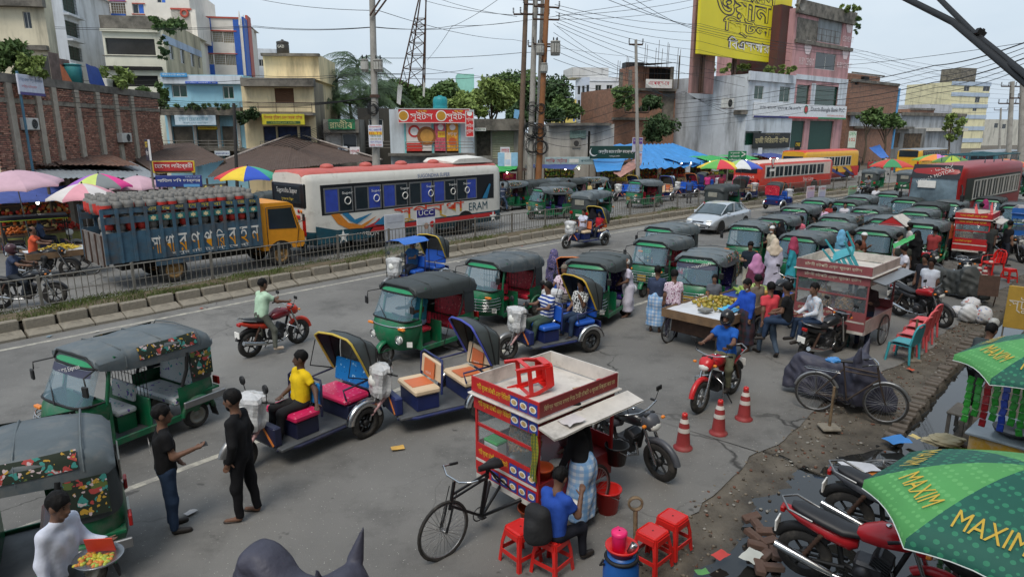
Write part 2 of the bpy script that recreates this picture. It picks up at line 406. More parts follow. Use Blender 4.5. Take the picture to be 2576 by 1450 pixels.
# median: kerb blocks in two courses, soil, grass
med=MB();rows=[]
for i in range(-60,160):
 rows.append([st(i,.52,.36),st(i,.8,.34+.04*nz2(i,1)),st(i,1.15,.36+.05*nz2(i*1.3,5)),st(i,1.6,.35+.03*nz2(i,9)),st(i,1.95,.27)])
med.grid(rows);M_median=struct(med.build('median',M_SOIL))
gk=MB();gk.grid([[st(i,-.02,-.05),st(i,.02,.0),st(i,.5,.02),st(i,.5,.3)]for i in range(-60,160)]);gk.build('kerb_bed',mat('kerb_gap',C(52,46,38),.95,bump=.5),M_median)
up=MB();up.rbox(-.34,.34,0,.17,0,.30,.03);UP=up.mesh('kerb_block',M_CONC)
lo=MB();lo.prism([(0,0),(0,.07),(.30,.17),(.36,.17),(.36,0)],-.36,.36,'x');LO=lo.mesh('apron_block',M_CONC)
s=-14.0;n=0
while s<70 and n<150:
 h=hd(s);q=random.uniform
 inst('kerb_block',UP,M_median,st(s,.36+q(-.012,.012),.12+q(-.02,.02)),(q(-.05,.05),0,h+q(-.02,.02)),(1,1,q(.93,1.05)))
 inst('apron_block',LO,M_median,st(s,.0+q(-.012,.012),q(-.015,.005)),(q(-.03,.03),0,h+q(-.02,.02)))
 s+=.75 if n%5 else .78;n+=1
 # grass tufts on the median and weeds: uncountable
def blades(name,n,place,hmin,hmax,m,label,cat):
 v=[];f=[]
 for _ in range(n):
  p,hgt=place()
  if p is None:continue
  a=random.uniform(0,6.28);w=random.uniform(.006,.014);l=hgt*random.uniform(hmin,hmax);dx,dy=math.cos(a),math.sin(a);bend=random.uniform(.1,.8)*l
  o=len(v);v+=[(p.x-dy*w,p.y+dx*w,p.z),(p.x+dy*w,p.y-dx*w,p.z),(p.x+dx*bend*.4,p.y+dy*bend*.4,p.z+l*.7),(p.x+dx*bend,p.y+dy*bend,p.z+l)]
  f+=[(o,o+1,o+2),(o,o+2,o+3)]
 b=MB();b.add(v,f);return tag(b.build(name,m),label,cat,kind='stuff')
M_GRASS=mat('grass',C(92,104,58),.8,var=.35,scale=1.5,spec=.2)
def gp():
 while True:
  s=random.uniform(-16,60)if random.random()<.75 else random.uniform(-16,16);o=random.uniform(.58,1.85)
  d=nz2(s*.9,o*2.2,.8,3)
  if d>random.uniform(-.25,.75)-(.35 if s<6 else 0):return st(s,o,.34),.6+.7*max(0,d)
blades('median_grass',16000,gp,.06,.17,M_GRASS,'short patchy grass growing along the fenced median','grass')
# fence: posts, rails, bars (300 bars one by one, the far rest together)
M_STEEL=mat('fence_steel',C(128,124,116),.55,metal=.3,var=.15,dirt=.35,dcol=(.12,.07,.04),dscale=3)
FZ=.32;FT=1.22
fence=thing('median_fence','long grey steel railing with upright bars along the road median','fence',st(0,1.62,FZ))
fo=fence.location.copy()
s0,s1=-17.0,54.0;PS=2.35;k=0
bar=MB();bar.tube([(0,0,.10),(0,0,FT-FZ-.02)],.013,5);BAR=bar.mesh('bar',M_STEEL)
post=MB();post.box(-.035,.035,-.035,.035,0,FT-FZ+.03);post.box(-.09,.09,-.09,.09,.0,.03);POST=post.mesh('post',M_STEEL)
far=MB();nb=0
while s0+k*PS<s1:
 a=s0+k*PS;p0,p1=st(a,1.62,FZ)-fo,st(a+PS,1.62,FZ)-fo;h=math.atan2(p1.y-p0.y,p1.x-p0.x)
 inst('post',POST,fence,p0,(0,0,h))
 r=MB()
 for zz,rr in((FT-FZ-.03,.022),(.11,.016),(.42,.011)):r.tube([p0+Vector((0,0,zz)),p1+Vector((0,0,zz))],rr,6)
 r.build('rail',M_STEEL,fence)
 for j in range(1,14):
  p=p0.lerp(p1,j/14)
  if nb<300:inst('bar',BAR,fence,p,(random.uniform(-.02,.02),random.uniform(-.02,.02),h));nb+=1
  else:far.tube([p+Vector((0,0,.1)),p+Vector((0,0,FT-FZ-.02))],.013,4)
 k+=1
far.build('far_bars',M_STEEL,fence)['kind']='stuff'
# verge: trodden dirt, a drain slot and puddles beyond the asphalt edge
vg=MB();rows=[];DR0,DR1=-18.2,-17.62
s=-22.
def vz(s,o):
 e=edge(s);d=e-o;k=lambda x:max(0.,min(1.,x))
 z=-.03+.03*nz2(s,o,1.1,2)+.022*nz2(s,o,4.3,7)+.012*nz2(s,o,11.,5)-.05*k(d/.6)
 z=(z if d>.3 else-.012+(z+.012)*k(d/.3))if d>0 else-.012+.1*d
 z-=.10*k(1.5-abs(s+4.)/4.8)*k((d-.5)/.7)
 if s>1:z+=.07*k((s-1)/2)*k(d/.8)
 if 1.5<s<15 and DR0<o<DR1:z-=.40*k((s-1.5)/.6)
 return z
while s<60:
 rows.append([st(s,o,vz(s,o))for o in[edge(s)+.6-.1*i for i in range(38)]+[edge(s)-3.6-.45*i for i in range(9)]]);s+=.16 if s<6 else .5
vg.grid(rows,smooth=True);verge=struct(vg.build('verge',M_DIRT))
w=MB();w.grid([[st(s*1.0,EDGE-.35,-.1),st(s*1.0,-23.5,-.1)]for s in range(-20,4)],smooth=False);struct(w.build('puddle',M_WATER))
w=MB();w.grid([[st(s*.5+1.2,DR0-.1,-.17),st(s*.5+1.2,DR1+.1,-.17)]for s in range(0,29)],smooth=False);struct(w.build('drain_water',M_WATER))
# gravel and rubble on the verge
pe=[mat('pebble_a',C(120,110,96),.9,var=.3,scale=20),mat('pebble_b',C(112,74,58),.9,var=.3,scale=20),mat('pebble_c',C(150,146,138),.9,var=.2,scale=20),mat('pebble_d',C(70,62,54),.9,var=.2)]
gv=MB()
for _ in range(5200):
 s=random.uniform(-16,14)if random.random()<.8 else random.uniform(-16,30);o=edge(s)+.25-abs(random.gauss(0,1.1))
 if o<-22:continue
 r=random.choice((.006,.009,.012,.016,.026));p=st(s,o,vz(s,o)+r*.4);a=random.uniform(0,6.3)
 gv.blob(p,r*random.uniform(.8,1.5),r,r*.6,5,3,random.choice((0,0,1,2,3)),a)
tag(gv.build('gravel',pe),'loose gravel and brick chips scattered over the dirt verge','gravel',kind='stuff')
M_GLASS=mat('window_glass',C(40,48,54),.12,var=.15,scale=1,spec=.6)
M_GLASSG=mat('green_glass',C(28,66,52),.15,var=.2,scale=.7,spec=.6)
M_GLASSB=mat('blue_glass',C(58,110,205),.2,var=.1)
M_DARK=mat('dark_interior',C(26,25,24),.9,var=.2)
M_FRAME=mat('window_frame',C(190,190,185),.5,var=.1)
M_FRAMED=mat('dark_frame',C(60,52,46),.6,var=.1)
M_RUST=mat('rusty_iron',C(74,52,40),.8,var=.3,scale=5,bump=.3)
M_BLACK=mat('black_rubber',C(24,24,25),.6,var=.2)
M_WHITE=paint(225,225,220,.5,dirt=.15)
class Fac:
 """one facade: starts at pixel column xl, Yl metres away, runs along ang (degrees) to pixel column xr"""
 def __init__(s,xl,Yl,ang,xr,ytop,depth=8,wall=None,name=None,label=None,cat='building',parent=None,zb=0.,over=0.,shell=True,group=None,t=.22,rside=True):
  s.rside=rside
  s.p=at_y(xl,ytop,Yl);s.a=rad(ang);d=Vector((math.cos(s.a),math.sin(s.a),0));s.d=d
  r=ray(xr,ytop);kx=r[0]/r[1]
  s.w=(kx*s.p.y-s.p.x)/(d.x-kx*d.y);s.h=s.p.z-zb;s.p.z=zb;s.wall=wall;s.depth=depth;s.open=[];s.t=t;s.shell=shell
  if s.w<=0:print('BAD FACADE',name,s.w)
  if parent is None:s.o=thing(name,label,cat,s.p,s.a,group)
  else:
   s.o=parent.o;
  s.root=s.o;s.rel=Matrix.Identity(4)
  if parent is not None:
   s.rel=parent.world().inverted()@(Matrix.Translation(s.p)@Matrix.Rotation(s.a,4,'Z'))
 def world(s):return Matrix.Translation(s.p)@Matrix.Rotation(s.a,4,'Z')
 def uv(s,x,y,off=0.):
  r=Vector(ray(x,y));n=Vector((-math.sin(s.a),math.cos(s.a),0));q=s.p-Vector((0,0,CAM_Z))
  t=(q-n*off).dot(n)/r.dot(n);h=r*t;k=h-q
  return k.dot(s.d),k.z
 def rect(s,x0,y0,x1,y1,off=0.):
  xm,ym=(x0+x1)/2,(y0+y1)/2
  return s.uv(x0,ym,off)[0],s.uv(x1,ym,off)[0],s.uv(xm,y1,off)[1],s.uv(xm,y0,off)[1]
 def win(s,x0,y0,x1,y1,kind='win',n=2,m=None):s.open.append((s.rect(x0,y0,x1,y1),kind,n,m));return s
 def wins(s,l,kind='win',n=2,m=None):
  for q in l:s.win(*q,kind,n,m)
  return s
 def part(s,mb,name,m,parent=None):
  o=mb.build(name,m,parent or s.root)
  if parent is None:o.matrix_local=s.rel
  return o
 def finish(s,back=True):
  w,h,t=s.w,s.h,s.t
  ops=[]
  for(u0,u1,z0,z1),kind,n,m in s.open:
   u0,u1,z0,z1=max(.05,u0),min(w-.05,u1),max(.02,z0),min(h-.05,z1)
   if u1-u0>.05 and z1-z0>.05:ops.append((u0,u1,z0,z1,kind,n,m))
  us=sorted({0,w,*[q for o in ops for q in o[:2]]});zs=sorted({0,h,*[q for o in ops for q in o[2:4]]})
  b=MB()
  for i in range(len(us)-1):
   for j in range(len(zs)-1):
    cu,cz=(us[i]+us[i+1])/2,(zs[j]+zs[j+1])/2
    if any(o[0]<cu<o[1]and o[2]<cz<o[3]for o in ops):continue
    b.add([(us[i],0,zs[j]),(us[i+1],0,zs[j]),(us[i+1],0,zs[j+1]),(us[i],0,zs[j+1])],[(0,1,2,3)])
  for u0,u1,z0,z1,*_ in ops:
   c=[(u0,z0),(u1,z0),(u1,z1),(u0,z1)]
   for k in range(4):
    p,q=c[k],c[(k+1)%4];b.add([(p[0],0,p[1]),(q[0],0,q[1]),(q[0],t,q[1]),(p[0],t,p[1])],[(0,1,2,3)])
  s.part(b,'wall',s.wall)
  if s.shell:
   k=MB();e=.012
   k.box(e,w-(e if s.rside else .4),t+.03,s.depth,0,h-.004);k.add([(0,0,h),(w,0,h),(w,s.depth,h),(0,s.depth,h)],[(0,1,2,3)])
   k.add([(0,0,0),(0,0,h),(0,s.depth,h),(0,s.depth,0)],[(0,1,2,3)])
   if s.rside:k.add([(w,0,0),(w,s.depth,0),(w,s.depth,h),(w,0,h)],[(0,1,2,3)])
   s.part(k,'side_walls',s.wall)
  for u0,u1,z0,z1,kind,n,m in ops:
   f=MB();e=min(.06,(u1-u0)*.08);y0,y1=.08,.13
   if kind in('win','winb','wing'):
    for a0,a1,c0,c1 in((u0,u1,z0,z0+e),(u0,u1,z1-e,z1),(u0,u0+e,z0+e,z1-e),(u1-e,u1,z0+e,z1-e)):f.box(a0,a1,y0,y1,c0,c1)
    for k in range(1,n):x=u0+(u1-u0)*k/n;f.box(x-e/2,x+e/2,y0,y1,z0+e,z1-e)
    fo_=s.part(f,'window',M_FRAME)
    for k in range(n):
     p=MB();xa,xb=u0+(u1-u0)*k/n,u0+(u1-u0)*(k+1)/n;p.box(xa,xb,y0+.02,y0+.03,z0,z1)
     p.build('pane',m or(M_GLASSB if kind=='winb' and k%2 else(M_GLASSG if kind=='wing' else M_GLASS)),fo_)
   elif kind=='bars':
    p=MB();p.box(u0,u1,t-.02,t,z0,z1);fo_=s.part(p,'window',m or M_DARK)
    g_=MB()
    for k in range(1,n):x=u0+(u1-u0)*k/n;g_.box(x-.02,x+.02,.02,.05,z0,z1)
    for k in range(1,5):z=z0+(z1-z0)*k/5;g_.box(u0,u1,.025,.045,z-.015,z+.015)
    g_.build('grille',M_FRAME if n>5 else M_FRAMED,fo_)
   elif kind=='shutter':
    p=MB();k=max(3,int((z1-z0)/.12))
    for i in range(k):za=z0+(z1-z0)*i/k;zb_=z0+(z1-z0)*(i+1)/k;p.add([(u0,.1,za),(u1,.1,za),(u1,.07,(za+zb_)/2),(u0,.07,(za+zb_)/2),(u1,.1,zb_),(u0,.1,zb_)],[(0,1,2,3),(3,2,4,5)])
    s.part(p,'shutter',m or M_FRAME)
   else:
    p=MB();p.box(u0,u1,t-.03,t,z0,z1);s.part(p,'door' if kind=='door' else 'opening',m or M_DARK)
  return s
 def slab(s,z0,z1,out=.3,m=None,u0=None,u1=None,name='slab',inn=.0):
  b=MB();b.box(-.1 if u0 is None else max(u0,-.15),s.w+.1 if u1 is None else min(u1,s.w+.15),-out,inn-.003 if inn<=0 else inn,z0,z1);s.part(b,name,m or M_CONC2);return s
 def slab_px(s,x0,y0,x1,y1,out=.3,m=None,name='slab'):
  u0,u1,z0,z1=s.rect(x0,y0,x1,y1,out);return s.slab(z0,z1,out,m,u0,u1,name)
 def rail_px(s,x0,y0,x1,y1,out=.9,m=None):
  u0,u1,z0,z1=s.rect(x0,y0,x1,y1,out);b=MB()
  for z in(z0,(z0+z1)/2,z1):b.tube([(u0,-out,z),(u1,-out,z)],.022,5)
  n=max(2,int((u1-u0)/1.1))
  for i in range(n+1):x=u0+(u1-u0)*i/n;b.tube([(x,-out,z0-.1),(x,-out,z1)],.02,5)
  s.part(b,'railing',m or M_STEEL);return s
def signboard(F,x0,y0,x1,y1,bg_,lines,label,out=.25,name='shop_sign',cat='sign',th=.08,frame=None,tilt=0.,group=None):
 """a board on (or before) facade plane F; lines: (text, colour, u0, u1, v0, v1) as fractions, v from the bottom"""
 u0,u1,z0,z1=F.rect(x0,y0,x1,y1,out)
 W=F.world()@Vector(((u0+u1)/2,-out,(z0+z1)/2));w,h=u1-u0,z1-z0
 o=thing(name,label,cat,W,(tilt,0,F.a),group)
 b=MB();b.rbox(-w/2,w/2,-th/2,th/2,-h/2,h/2,min(.015,th/3));b.build('panel',bg_,o)
 if frame:
  b=MB();e=min(.06,h*.06)
  for q in((-w/2,w/2,-h/2,-h/2+e),(-w/2,w/2,h/2-e,h/2),(-w/2,-w/2+e,-h/2+e,h/2-e),(w/2-e,w/2,-h/2+e,h/2-e)):b.box(q[0],q[1],-th/2-.03,-th/2-.004,q[2],q[3])
  b.build('frame',frame,o)
 k=0
 for tx,colr,a0,a1,b0,b1 in lines:
  k+=1;X0,X1,Z0,Z1=(a0-.5)*w,(a1-.5)*w,(b0-.5)*h,(b1-.5)*h
  if tx is None or tx=='disc':
   b=MB()
   if tx=='disc':b.lathe([(0.001,-th/2-.006-k*.004),((Z1-Z0)/2,-th/2-.006-k*.004)],20,((X0+X1)/2,0,(Z0+Z1)/2),'y',smooth=False)
   else:b.add([(X0,-th/2-.004-k*.003,Z0),(X1,-th/2-.004-k*.003,Z0),(X1,-th/2-.004-k*.003,Z1),(X0,-th/2-.004-k*.003,Z1)],[(0,1,2,3)])
   b.build('print',colr,o)
  elif isinstance(colr,tuple):
   letters(bn(tx),colr[1],o,((X0+X1)/2,-th/2-.006-k*.004,(Z0+Z1)/2),fit=((X1-X0)*1.04,(Z1-Z0)*1.1,1),bold=.045);letters(bn(tx),colr[0],o,((X0+X1)/2,-th/2-.03-k*.004,(Z0+Z1)/2),fit=(X1-X0,Z1-Z0,1))
  else:letters(bn(tx),colr,o,((X0+X1)/2,-th/2-.006-k*.004,(Z0+Z1)/2),fit=(X1-X0,Z1-Z0,1))
 return o
def post_under(o,h,m,r=.05,dx=0.):b=MB();b.tube([(dx,.08,0),(dx,.08,-h)],r,6);b.build('post',m,o)
def leaf_cloud(name,parent,centers,n,size,m,squash=.8,loc=None,seed=0,core=None):
 """a crown: many small leaf faces in uneven clumps; centers: (x,y,z,r)"""
 rg=np.random.default_rng(seed+5);tot=sum(c[3]**2 for c in centers);V=[];
 for cx,cy_,cz,r in centers:
  k=int(n*r*r/tot);d=rg.normal(size=(k,3));d/=np.linalg.norm(d,axis=1)[:,None]
  sub=rg.normal(size=(max(4,k//28),3));sub/=np.linalg.norm(sub,axis=1)[:,None]
  pick=sub[rg.integers(0,len(sub),k)];d=d*.62+pick*.55
  rr=r*(.35+.65*rg.random(k)**.45);p=d*rr[:,None]*np.array([1,1,squash])+np.array([cx,cy_,cz])
  a=rg.normal(size=(k,3));a/=np.linalg.norm(a,axis=1)[:,None];b=np.cross(a,rg.normal(size=(k,3)));b/=np.linalg.norm(b,axis=1)[:,None]
  sz=size*(.6+.8*rg.random(k))[:,None]
  V.append(np.stack([p-a*sz,p+b*sz*.45,p+a*sz,p-b*sz*.45],1).reshape(-1,3))
 V=np.concatenate(V);q=len(V)//4
 me=bpy.data.meshes.new(name);me.from_pydata(V.tolist(),[],np.arange(q*4).reshape(-1,4).tolist());me.materials.append(m)
 for mm in((core,)if core else()):me.materials.append(mm)
 o=bpy.data.objects.new(name,me);COL.objects.link(o);o.parent=parent
 if loc is not None:o.location=loc
 return o
def leafm(name,c,var=.45):return mat(name,c,.65,var=var,scale=.9,spec=.25)
M_LEAF=leafm('leaf_mid',C(92,116,66));M_LEAFD=leafm('leaf_dark',C(70,92,58));M_LEAFL=leafm('leaf_light',C(126,144,78));M_BARK=mat('bark',C(92,80,66),.9,var=.3,scale=6,bump=.6)
def tree(x,y,w,h,Y,label,m=M_LEAF,n=2600,size=.28,group=None,zb=ZF,seed=0,trunk=True,name='leafy_tree',cat='tree',lobes=15,th=None):
 """crown centred at pixel (x,y), w x h pixels, at distance Y"""
 c=at_y(x,y,Y);k=Y/F_PX;rx,rz=w/2*k,h/2*k
 o=thing(name,label,cat,(c.x,c.y,zb),0,group);rg=random.Random(seed+int(x));cen=[]
 for i in range(lobes):
  a=rg.uniform(0,6.28);q=math.sqrt(rg.uniform(.0,.8));cen.append((math.cos(a)*rx*q,math.sin(a)*min(rx,rz*2)*q*.8,c.z-zb+rg.uniform(-.75,.7)*rz*math.sqrt(1-q*q*.8),rg.uniform(.26,.56)*min(rx,rz*1.2)))
 if trunk:
  b=MB();H=c.z-zb;r0=th or max(.06,.028*H);b.tube([(0,0,0),(.03*H,0,H*.4),(0,.02*H,H*.8),(0,0,H)],[r0,r0*.8,r0*.5,r0*.25],8);tr=b.build('trunk',M_BARK,o)
  for i,q in enumerate(cen[:6]):
   l=MB();z0=H*rg.uniform(.45,.75);l.tube([(0,0,z0),(q[0]*.5,q[1]*.5,(z0+q[2])/2+.1),(q[0],q[1],q[2])],[r0*.45,r0*.3,r0*.1],5);l.build('branch',M_BARK,tr)
 leaf_cloud('crown',o,cen,n,size,m,seed=seed+int(x*7+y));return o
M_PALM=leafm('palm_frond',C(78,98,72));
def palm(x,y,Y,label,r=2.6,nf=18,group=None,m=None,droop=1.,seed=0):
 c=at_y(x,y,Y);o=thing('coconut_palm',label,'palm tree',(c.x,c.y,ZF),0,group);H=c.z-ZF;rg=random.Random(seed)
 b=MB();b.tube([(0,0,0),(.15,0,H*.5),(0,0,H)],[.2,.15,.12],8);b.build('trunk',M_BARK,o)
 for i in range(nf):
  a=i*2.4+rg.uniform(-.2,.2);e=rg.uniform(-.1,1.25);L_=r*rg.uniform(.8,1.1);f=MB();pts=[]
  for k in range(9):
   t=k/8;rr=L_*t*math.cos(e*(1-.5*t));zz=H+L_*t*math.sin(e)-droop*L_*.85*t*t;pts.append(Vector((math.cos(a)*rr,math.sin(a)*rr,zz)))
  f.tube(pts,[.035]*5+[.02]*4,4)
  side=Vector((-math.sin(a),math.cos(a),0))
  for k in range(34):
   t=.12+.88*k/33;i0=min(int(t*8),7);p=pts[i0].lerp(pts[i0+1],t*8-i0);d=(pts[i0+1]-pts[i0]).normalized();ll=r*.30*math.sin(math.pi*min(.97,t*.8+.16))
   for sg in(-1,1):
    q=p+side*sg*ll*.75+d*ll*.45-Vector((0,0,ll*rg.uniform(.35,.7)));f.add([p-d*.03,p+d*.03,q],[(0,1,2)])
  f.build('frond',m or M_PALM,o)
 return o
LB=11.0
# ---- left block
Wc=wallm(214,204,178,.55);Wg=wallm(196,200,204,.45);Ww=wallm(222,216,206,.25);Wcr=wallm(218,214,196,.25);Wbl=wallm(150,196,214,.3);Wye=wallm(226,208,168,.45);Wold=wallm(168,164,152,.7);Wwh=wallm(206,212,218,.5);Wpk=wallm(196,150,150,.55)
BLUE=paint(42,92,178,.6,dirt=.1);REDL=paint(178,78,62,.6)
F=Fac(-110,44,LB,98,-60,1.2,Wc,'old_house','weathered cream house with one tall window above the brick wall')
F.win(59,30,78,72,'win').finish();F.slab_px(-100,-6,108,14,.5,M_CONC2,'parapet');F.slab_px(-100,112,116,124,.35,M_CONC2,'ledge')
F=Fac(94,60,LB,146,-60,12,Wg,'apartment_block','pale grey apartment block with open balconies stacked on its side',rside=False)
F.win(111,42,124,50,'winb').win(118,105,131,114,'winb').finish();B2=F
# balcony side of the block
G=Fac(146,F.p.y+F.w*math.sin(F.a),LB+90,190,-60,6,Wg,parent=F,shell=False)
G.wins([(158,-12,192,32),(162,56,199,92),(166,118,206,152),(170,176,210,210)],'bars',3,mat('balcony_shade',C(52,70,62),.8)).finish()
for yy in(36,97,157):G.slab_px(154,yy,214,yy+5,.5,Wg,'balcony_slab')
F=Fac(197,72,LB,470,-50,12,Ww,'blue_trim_apartments','tall cream apartments with royal blue corner column and red trimmed loggias')
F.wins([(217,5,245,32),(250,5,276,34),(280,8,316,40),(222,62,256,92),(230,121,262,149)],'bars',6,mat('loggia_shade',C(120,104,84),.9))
F.win(333,10,362,35,'winb',2).win(394,-12,416,8,'winb',2).finish()
F.slab(0,F.h,.35,BLUE,-.05,.75,'corner_column')
for q in((275,-10,314,5),(279,35,316,42)):F.slab_px(*q,.06,BLUE,'blue_panel')
for q in((217,1,316,3),(331,8,364,10),(331,35,364,37)):F.slab_px(*q,.12,REDL,'red_trim')
b=MB();u0,u1,z0,z1=F.rect(430,24,492,46);b.box(u0,u1,.0,6,z0-2,z1);F.part(b,'penthouse',Ww);F.slab_px(428,21,494,25,.1,REDL,'red_trim')
b=MB();u0,u1,z0,z1=F.rect(454,26,474,42);b.torus(((u0+u1)/2,-.06,(z0+z1)/2),(u1-u0)*.42,.12,'y',18,5);F.part(b,'round_window',REDL)
F=Fac(250,58,LB,404,40,16,Wcr,'cream_office','cream office block with one wide black window and mossy parapet',rside=False)
F.win(266,97,390,138,'dark',1,mat('smoked_glass',C(52,50,48),.25,var=.25,scale=1.2)).win(288,190,398,218,'dark',1).finish()
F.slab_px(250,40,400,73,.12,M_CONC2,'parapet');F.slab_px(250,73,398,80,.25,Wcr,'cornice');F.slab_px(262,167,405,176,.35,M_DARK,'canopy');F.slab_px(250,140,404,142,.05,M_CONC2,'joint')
G=Fac(404,F.p.y+F.w*math.sin(F.a),LB+90,497,44,1,wallm(196,186,158,.6),parent=F,shell=False)
G.wins([(426,115,437,150),(454,125,464,160),(480,135,489,168),(499,144,504,172)],'win',1).finish();G.slab_px(412,108,505,125,.03,wallm(176,190,208,.5),'painted_band')
F=Fac(497,80,LB,607,44,12,Ww,'checker_apartments','white apartment block with royal blue panels, red trim and barred verandas',rside=False)
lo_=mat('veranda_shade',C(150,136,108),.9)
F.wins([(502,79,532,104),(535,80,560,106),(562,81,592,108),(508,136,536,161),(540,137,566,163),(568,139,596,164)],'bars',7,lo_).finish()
for q in((498,45,530,76),(505,105,535,134),(511,162,540,188),(591,50,606,190)):F.slab_px(*q,.07,BLUE,'blue_panel')
for q in((497,42,600,46),(501,76,594,79),(506,134,597,136)):F.slab_px(*q,.12,REDL,'red_trim')
G=Fac(607,F.p.y+F.w*math.sin(F.a),LB+90,636,52,1,Ww,parent=F,shell=False)
G.wins([(610,90,616,114),(615,145,621,168)],'win',1).finish();G.slab_px(618,52,627,190,.2,BLUE,'blue_panel');G.slab_px(628,48,636,190,.25,REDL,'red_panel')
for xx,yt in((598,28),(609,38),(618,46),(626,54)):
 b=MB();u,z=G.uv(xx,yt);u2,z2=G.uv(xx,62);b.tube([(u,-.1,z2),(u,-.1,z)],[.16,.04],6);G.part(b,'spire',Ww)
F=Fac(628,95,LB,694,122,8,Wwh,'far_white_house','small far white house with black barred window behind the cream shop');F.win(651,150,664,167,'win').finish()
# light blue two-storey market and the yellow one beside it
F=Fac(402,50,4,612,188,9,Wbl,'blue_market','light blue market building with green windows over a shop gallery',zb=ZF);BM=F
F.wins([(432,213,470,245),(560,217,588,249)],'wing',2)
F.wins([(436,318,488,400),(497,320,548,400),(560,318,598,400)],'dark',1,mat('gallery_shop',C(104,96,84),.8,var=.5,scale=1.5)).finish()
F.slab_px(404,190,606,211,.35,Wwh,'sign_band');F.slab_px(402,270,604,290,.9,M_CONC2,'canopy');F.slab_px(402,372,604,380,1.,M_CONC2,'gallery_floor');F.rail_px(404,354,604,369,.95)
for xx in(430,492,552,602):F.slab_px(xx-4,290,xx+3,400,.1,wallm(206,200,192,.5),'pillar')
signboard(F,440,290,543,315,paint(196,214,224),[('শোভা হেয়ারহাউজ',paint(88,150,170),.1,.82,.4,.9),('বাবুল এন্ড ব্রাদার্স',paint(120,160,178),.2,.8,.1,.32)],'pale blue banner sign hanging under the weedy canopy',1.0)
signboard(F,404,184,470,194,paint(70,150,205),[('আমাদের সেবা পান্থপথ',paint(220,235,240),.05,.95,.2,.8)],'slim blue sign on the roof edge of the light blue market',.45)
signboard(F,466,205,547,211,paint(50,90,190),[('মসজিদ মার্কেট ভবন',paint(230,235,240),.05,.95,.2,.8)],'thin royal blue strip sign across the white band',.45)
signboard(F,498,318,546,326,paint(216,190,40),[('প্রভাত টেইলার্স',paint(160,40,30),.08,.92,.2,.8)],'small yellow strip sign over a gallery shop',.15)
F=Fac(604,49,4,787,196,9,Wye,'yellow_market','old yellow shop house with brown shutters and stained concrete roof band',zb=ZF,rside=False);YM=F
F.wins([(691,222,739,260)],'shutter',1,mat('brown_shutter',C(96,66,44),.7)).wins([(664,318,696,400),(700,318,750,400),(755,318,784,400)],'dark',1,mat('navy_curtain',C(40,52,84),.8,var=.4)).finish()
F.slab_px(604,196,790,217,.7,M_CONC2,'roof_band');F.slab_px(604,283,786,290,.9,M_CONC2,'gallery_floor');F.slab_px(604,374,786,382,1.,M_CONC2,'gallery_floor');F.rail_px(604,258,784,282,.85,M_RUST);F.rail_px(655,356,786,370,.95)
signboard(F,659,287,766,314,mat('yellow_sign',C(196,186,42),.6,var=.15),[('তিনধারা বুটিকস এন্ড বোরকা হাউজ',paint(170,40,50),.05,.95,.42,.92),(None,paint(50,84,44),.1,.9,.08,.34),('দাগনভূঞা ফেনী',paint(190,190,90),.2,.8,.1,.3)],'yellow shop sign with red lettering on the old yellow house',1.0)
G=Fac(787,F.p.y+F.w*math.sin(F.a),94,812,205,1,wallm(150,140,120,.8),parent=F,shell=False);G.finish()
F=Fac(660,55,4,800,136,7,Wye,'yellow_penthouse','plain yellow upper storey with dark roof edge and black water tank',zb=6);F.finish();F.slab_px(655,134,808,141,.5,M_CONC2,'roof_slab')
b=MB();u0,z0=F.uv(696,136);k=55/F_PX
b.lathe([(.02,0),(15*k,0),(15*k,.9),(14*k,.95),(15*k,1.0),(14.6*k,1.15),(3*k,1.25),(3*k,1.32),(.02,1.32)],20);
tk=tag(b.build('water_tank',mat('black_tank',C(54,52,50),.6),None,F.world()@Vector((u0,2,F.h))),'black ribbed plastic water tank on the yellow roof','tank');letters('GAZI',paint(220,220,210),tk,(0,-15*k-.01,.75),fit=(.5,.2))
# Rajib shop, dark gap, sweets shop
F=Fac(812,50,6,902,300,8,wallm(150,146,138,.7),'gallery_shop','low grey shop with posters under a green signboard',zb=ZF);RJ=F;F.win(816,336,858,400,'dark',1,mat('poster_window',C(190,186,180),.5,var=.3)).win(862,336,898,400,'win',1).finish();F.slab_px(812,326,902,334,.6,M_CONC2,'canopy')
signboard(F,826,300,893,326,mat('green_sign',C(34,112,72),.6,var=.12),[('রাজীব',paint(206,200,150),.03,.9,.12,.92)],'dark green shop sign with large cream Bengali name',.7)
F=Fac(898,54,8,984,272,8,wallm(60,58,54,.8),'dark_narrow_building','dark streaked narrow building behind the concrete pole',zb=ZF);F.wins([(928,300,964,356)],'win',3).finish();F.rail_px(900,356,984,372,.6)  # near-black wall colour all over, with streaks on top
F=Fac(978,47,8,1192,275,8,wallm(196,204,208,.45),'sweet_shop','whitewashed sweet shop on an upper gallery with food posters',zb=ZF);SW=F
F.wins([(1022,310,1085,392),(1092,310,1120,392),(1122,310,1152,392)],'dark',1,mat('shop_dark',C(70,60,50),.8)).finish();F.slab_px(976,386,1194,392,1.0,M_CONC2,'gallery_floor');F.rail_px(1020,357,1190,372,.95)
for xx in(1019,1088,1156):F.slab_px(xx-2,308,xx+2,392,.04,paint(120,196,196),'teal_strip')
RED=mat('sign_red',C(206,44,44),.5,var=.06);WHT=paint(235,232,225);YEL=paint(232,196,52)
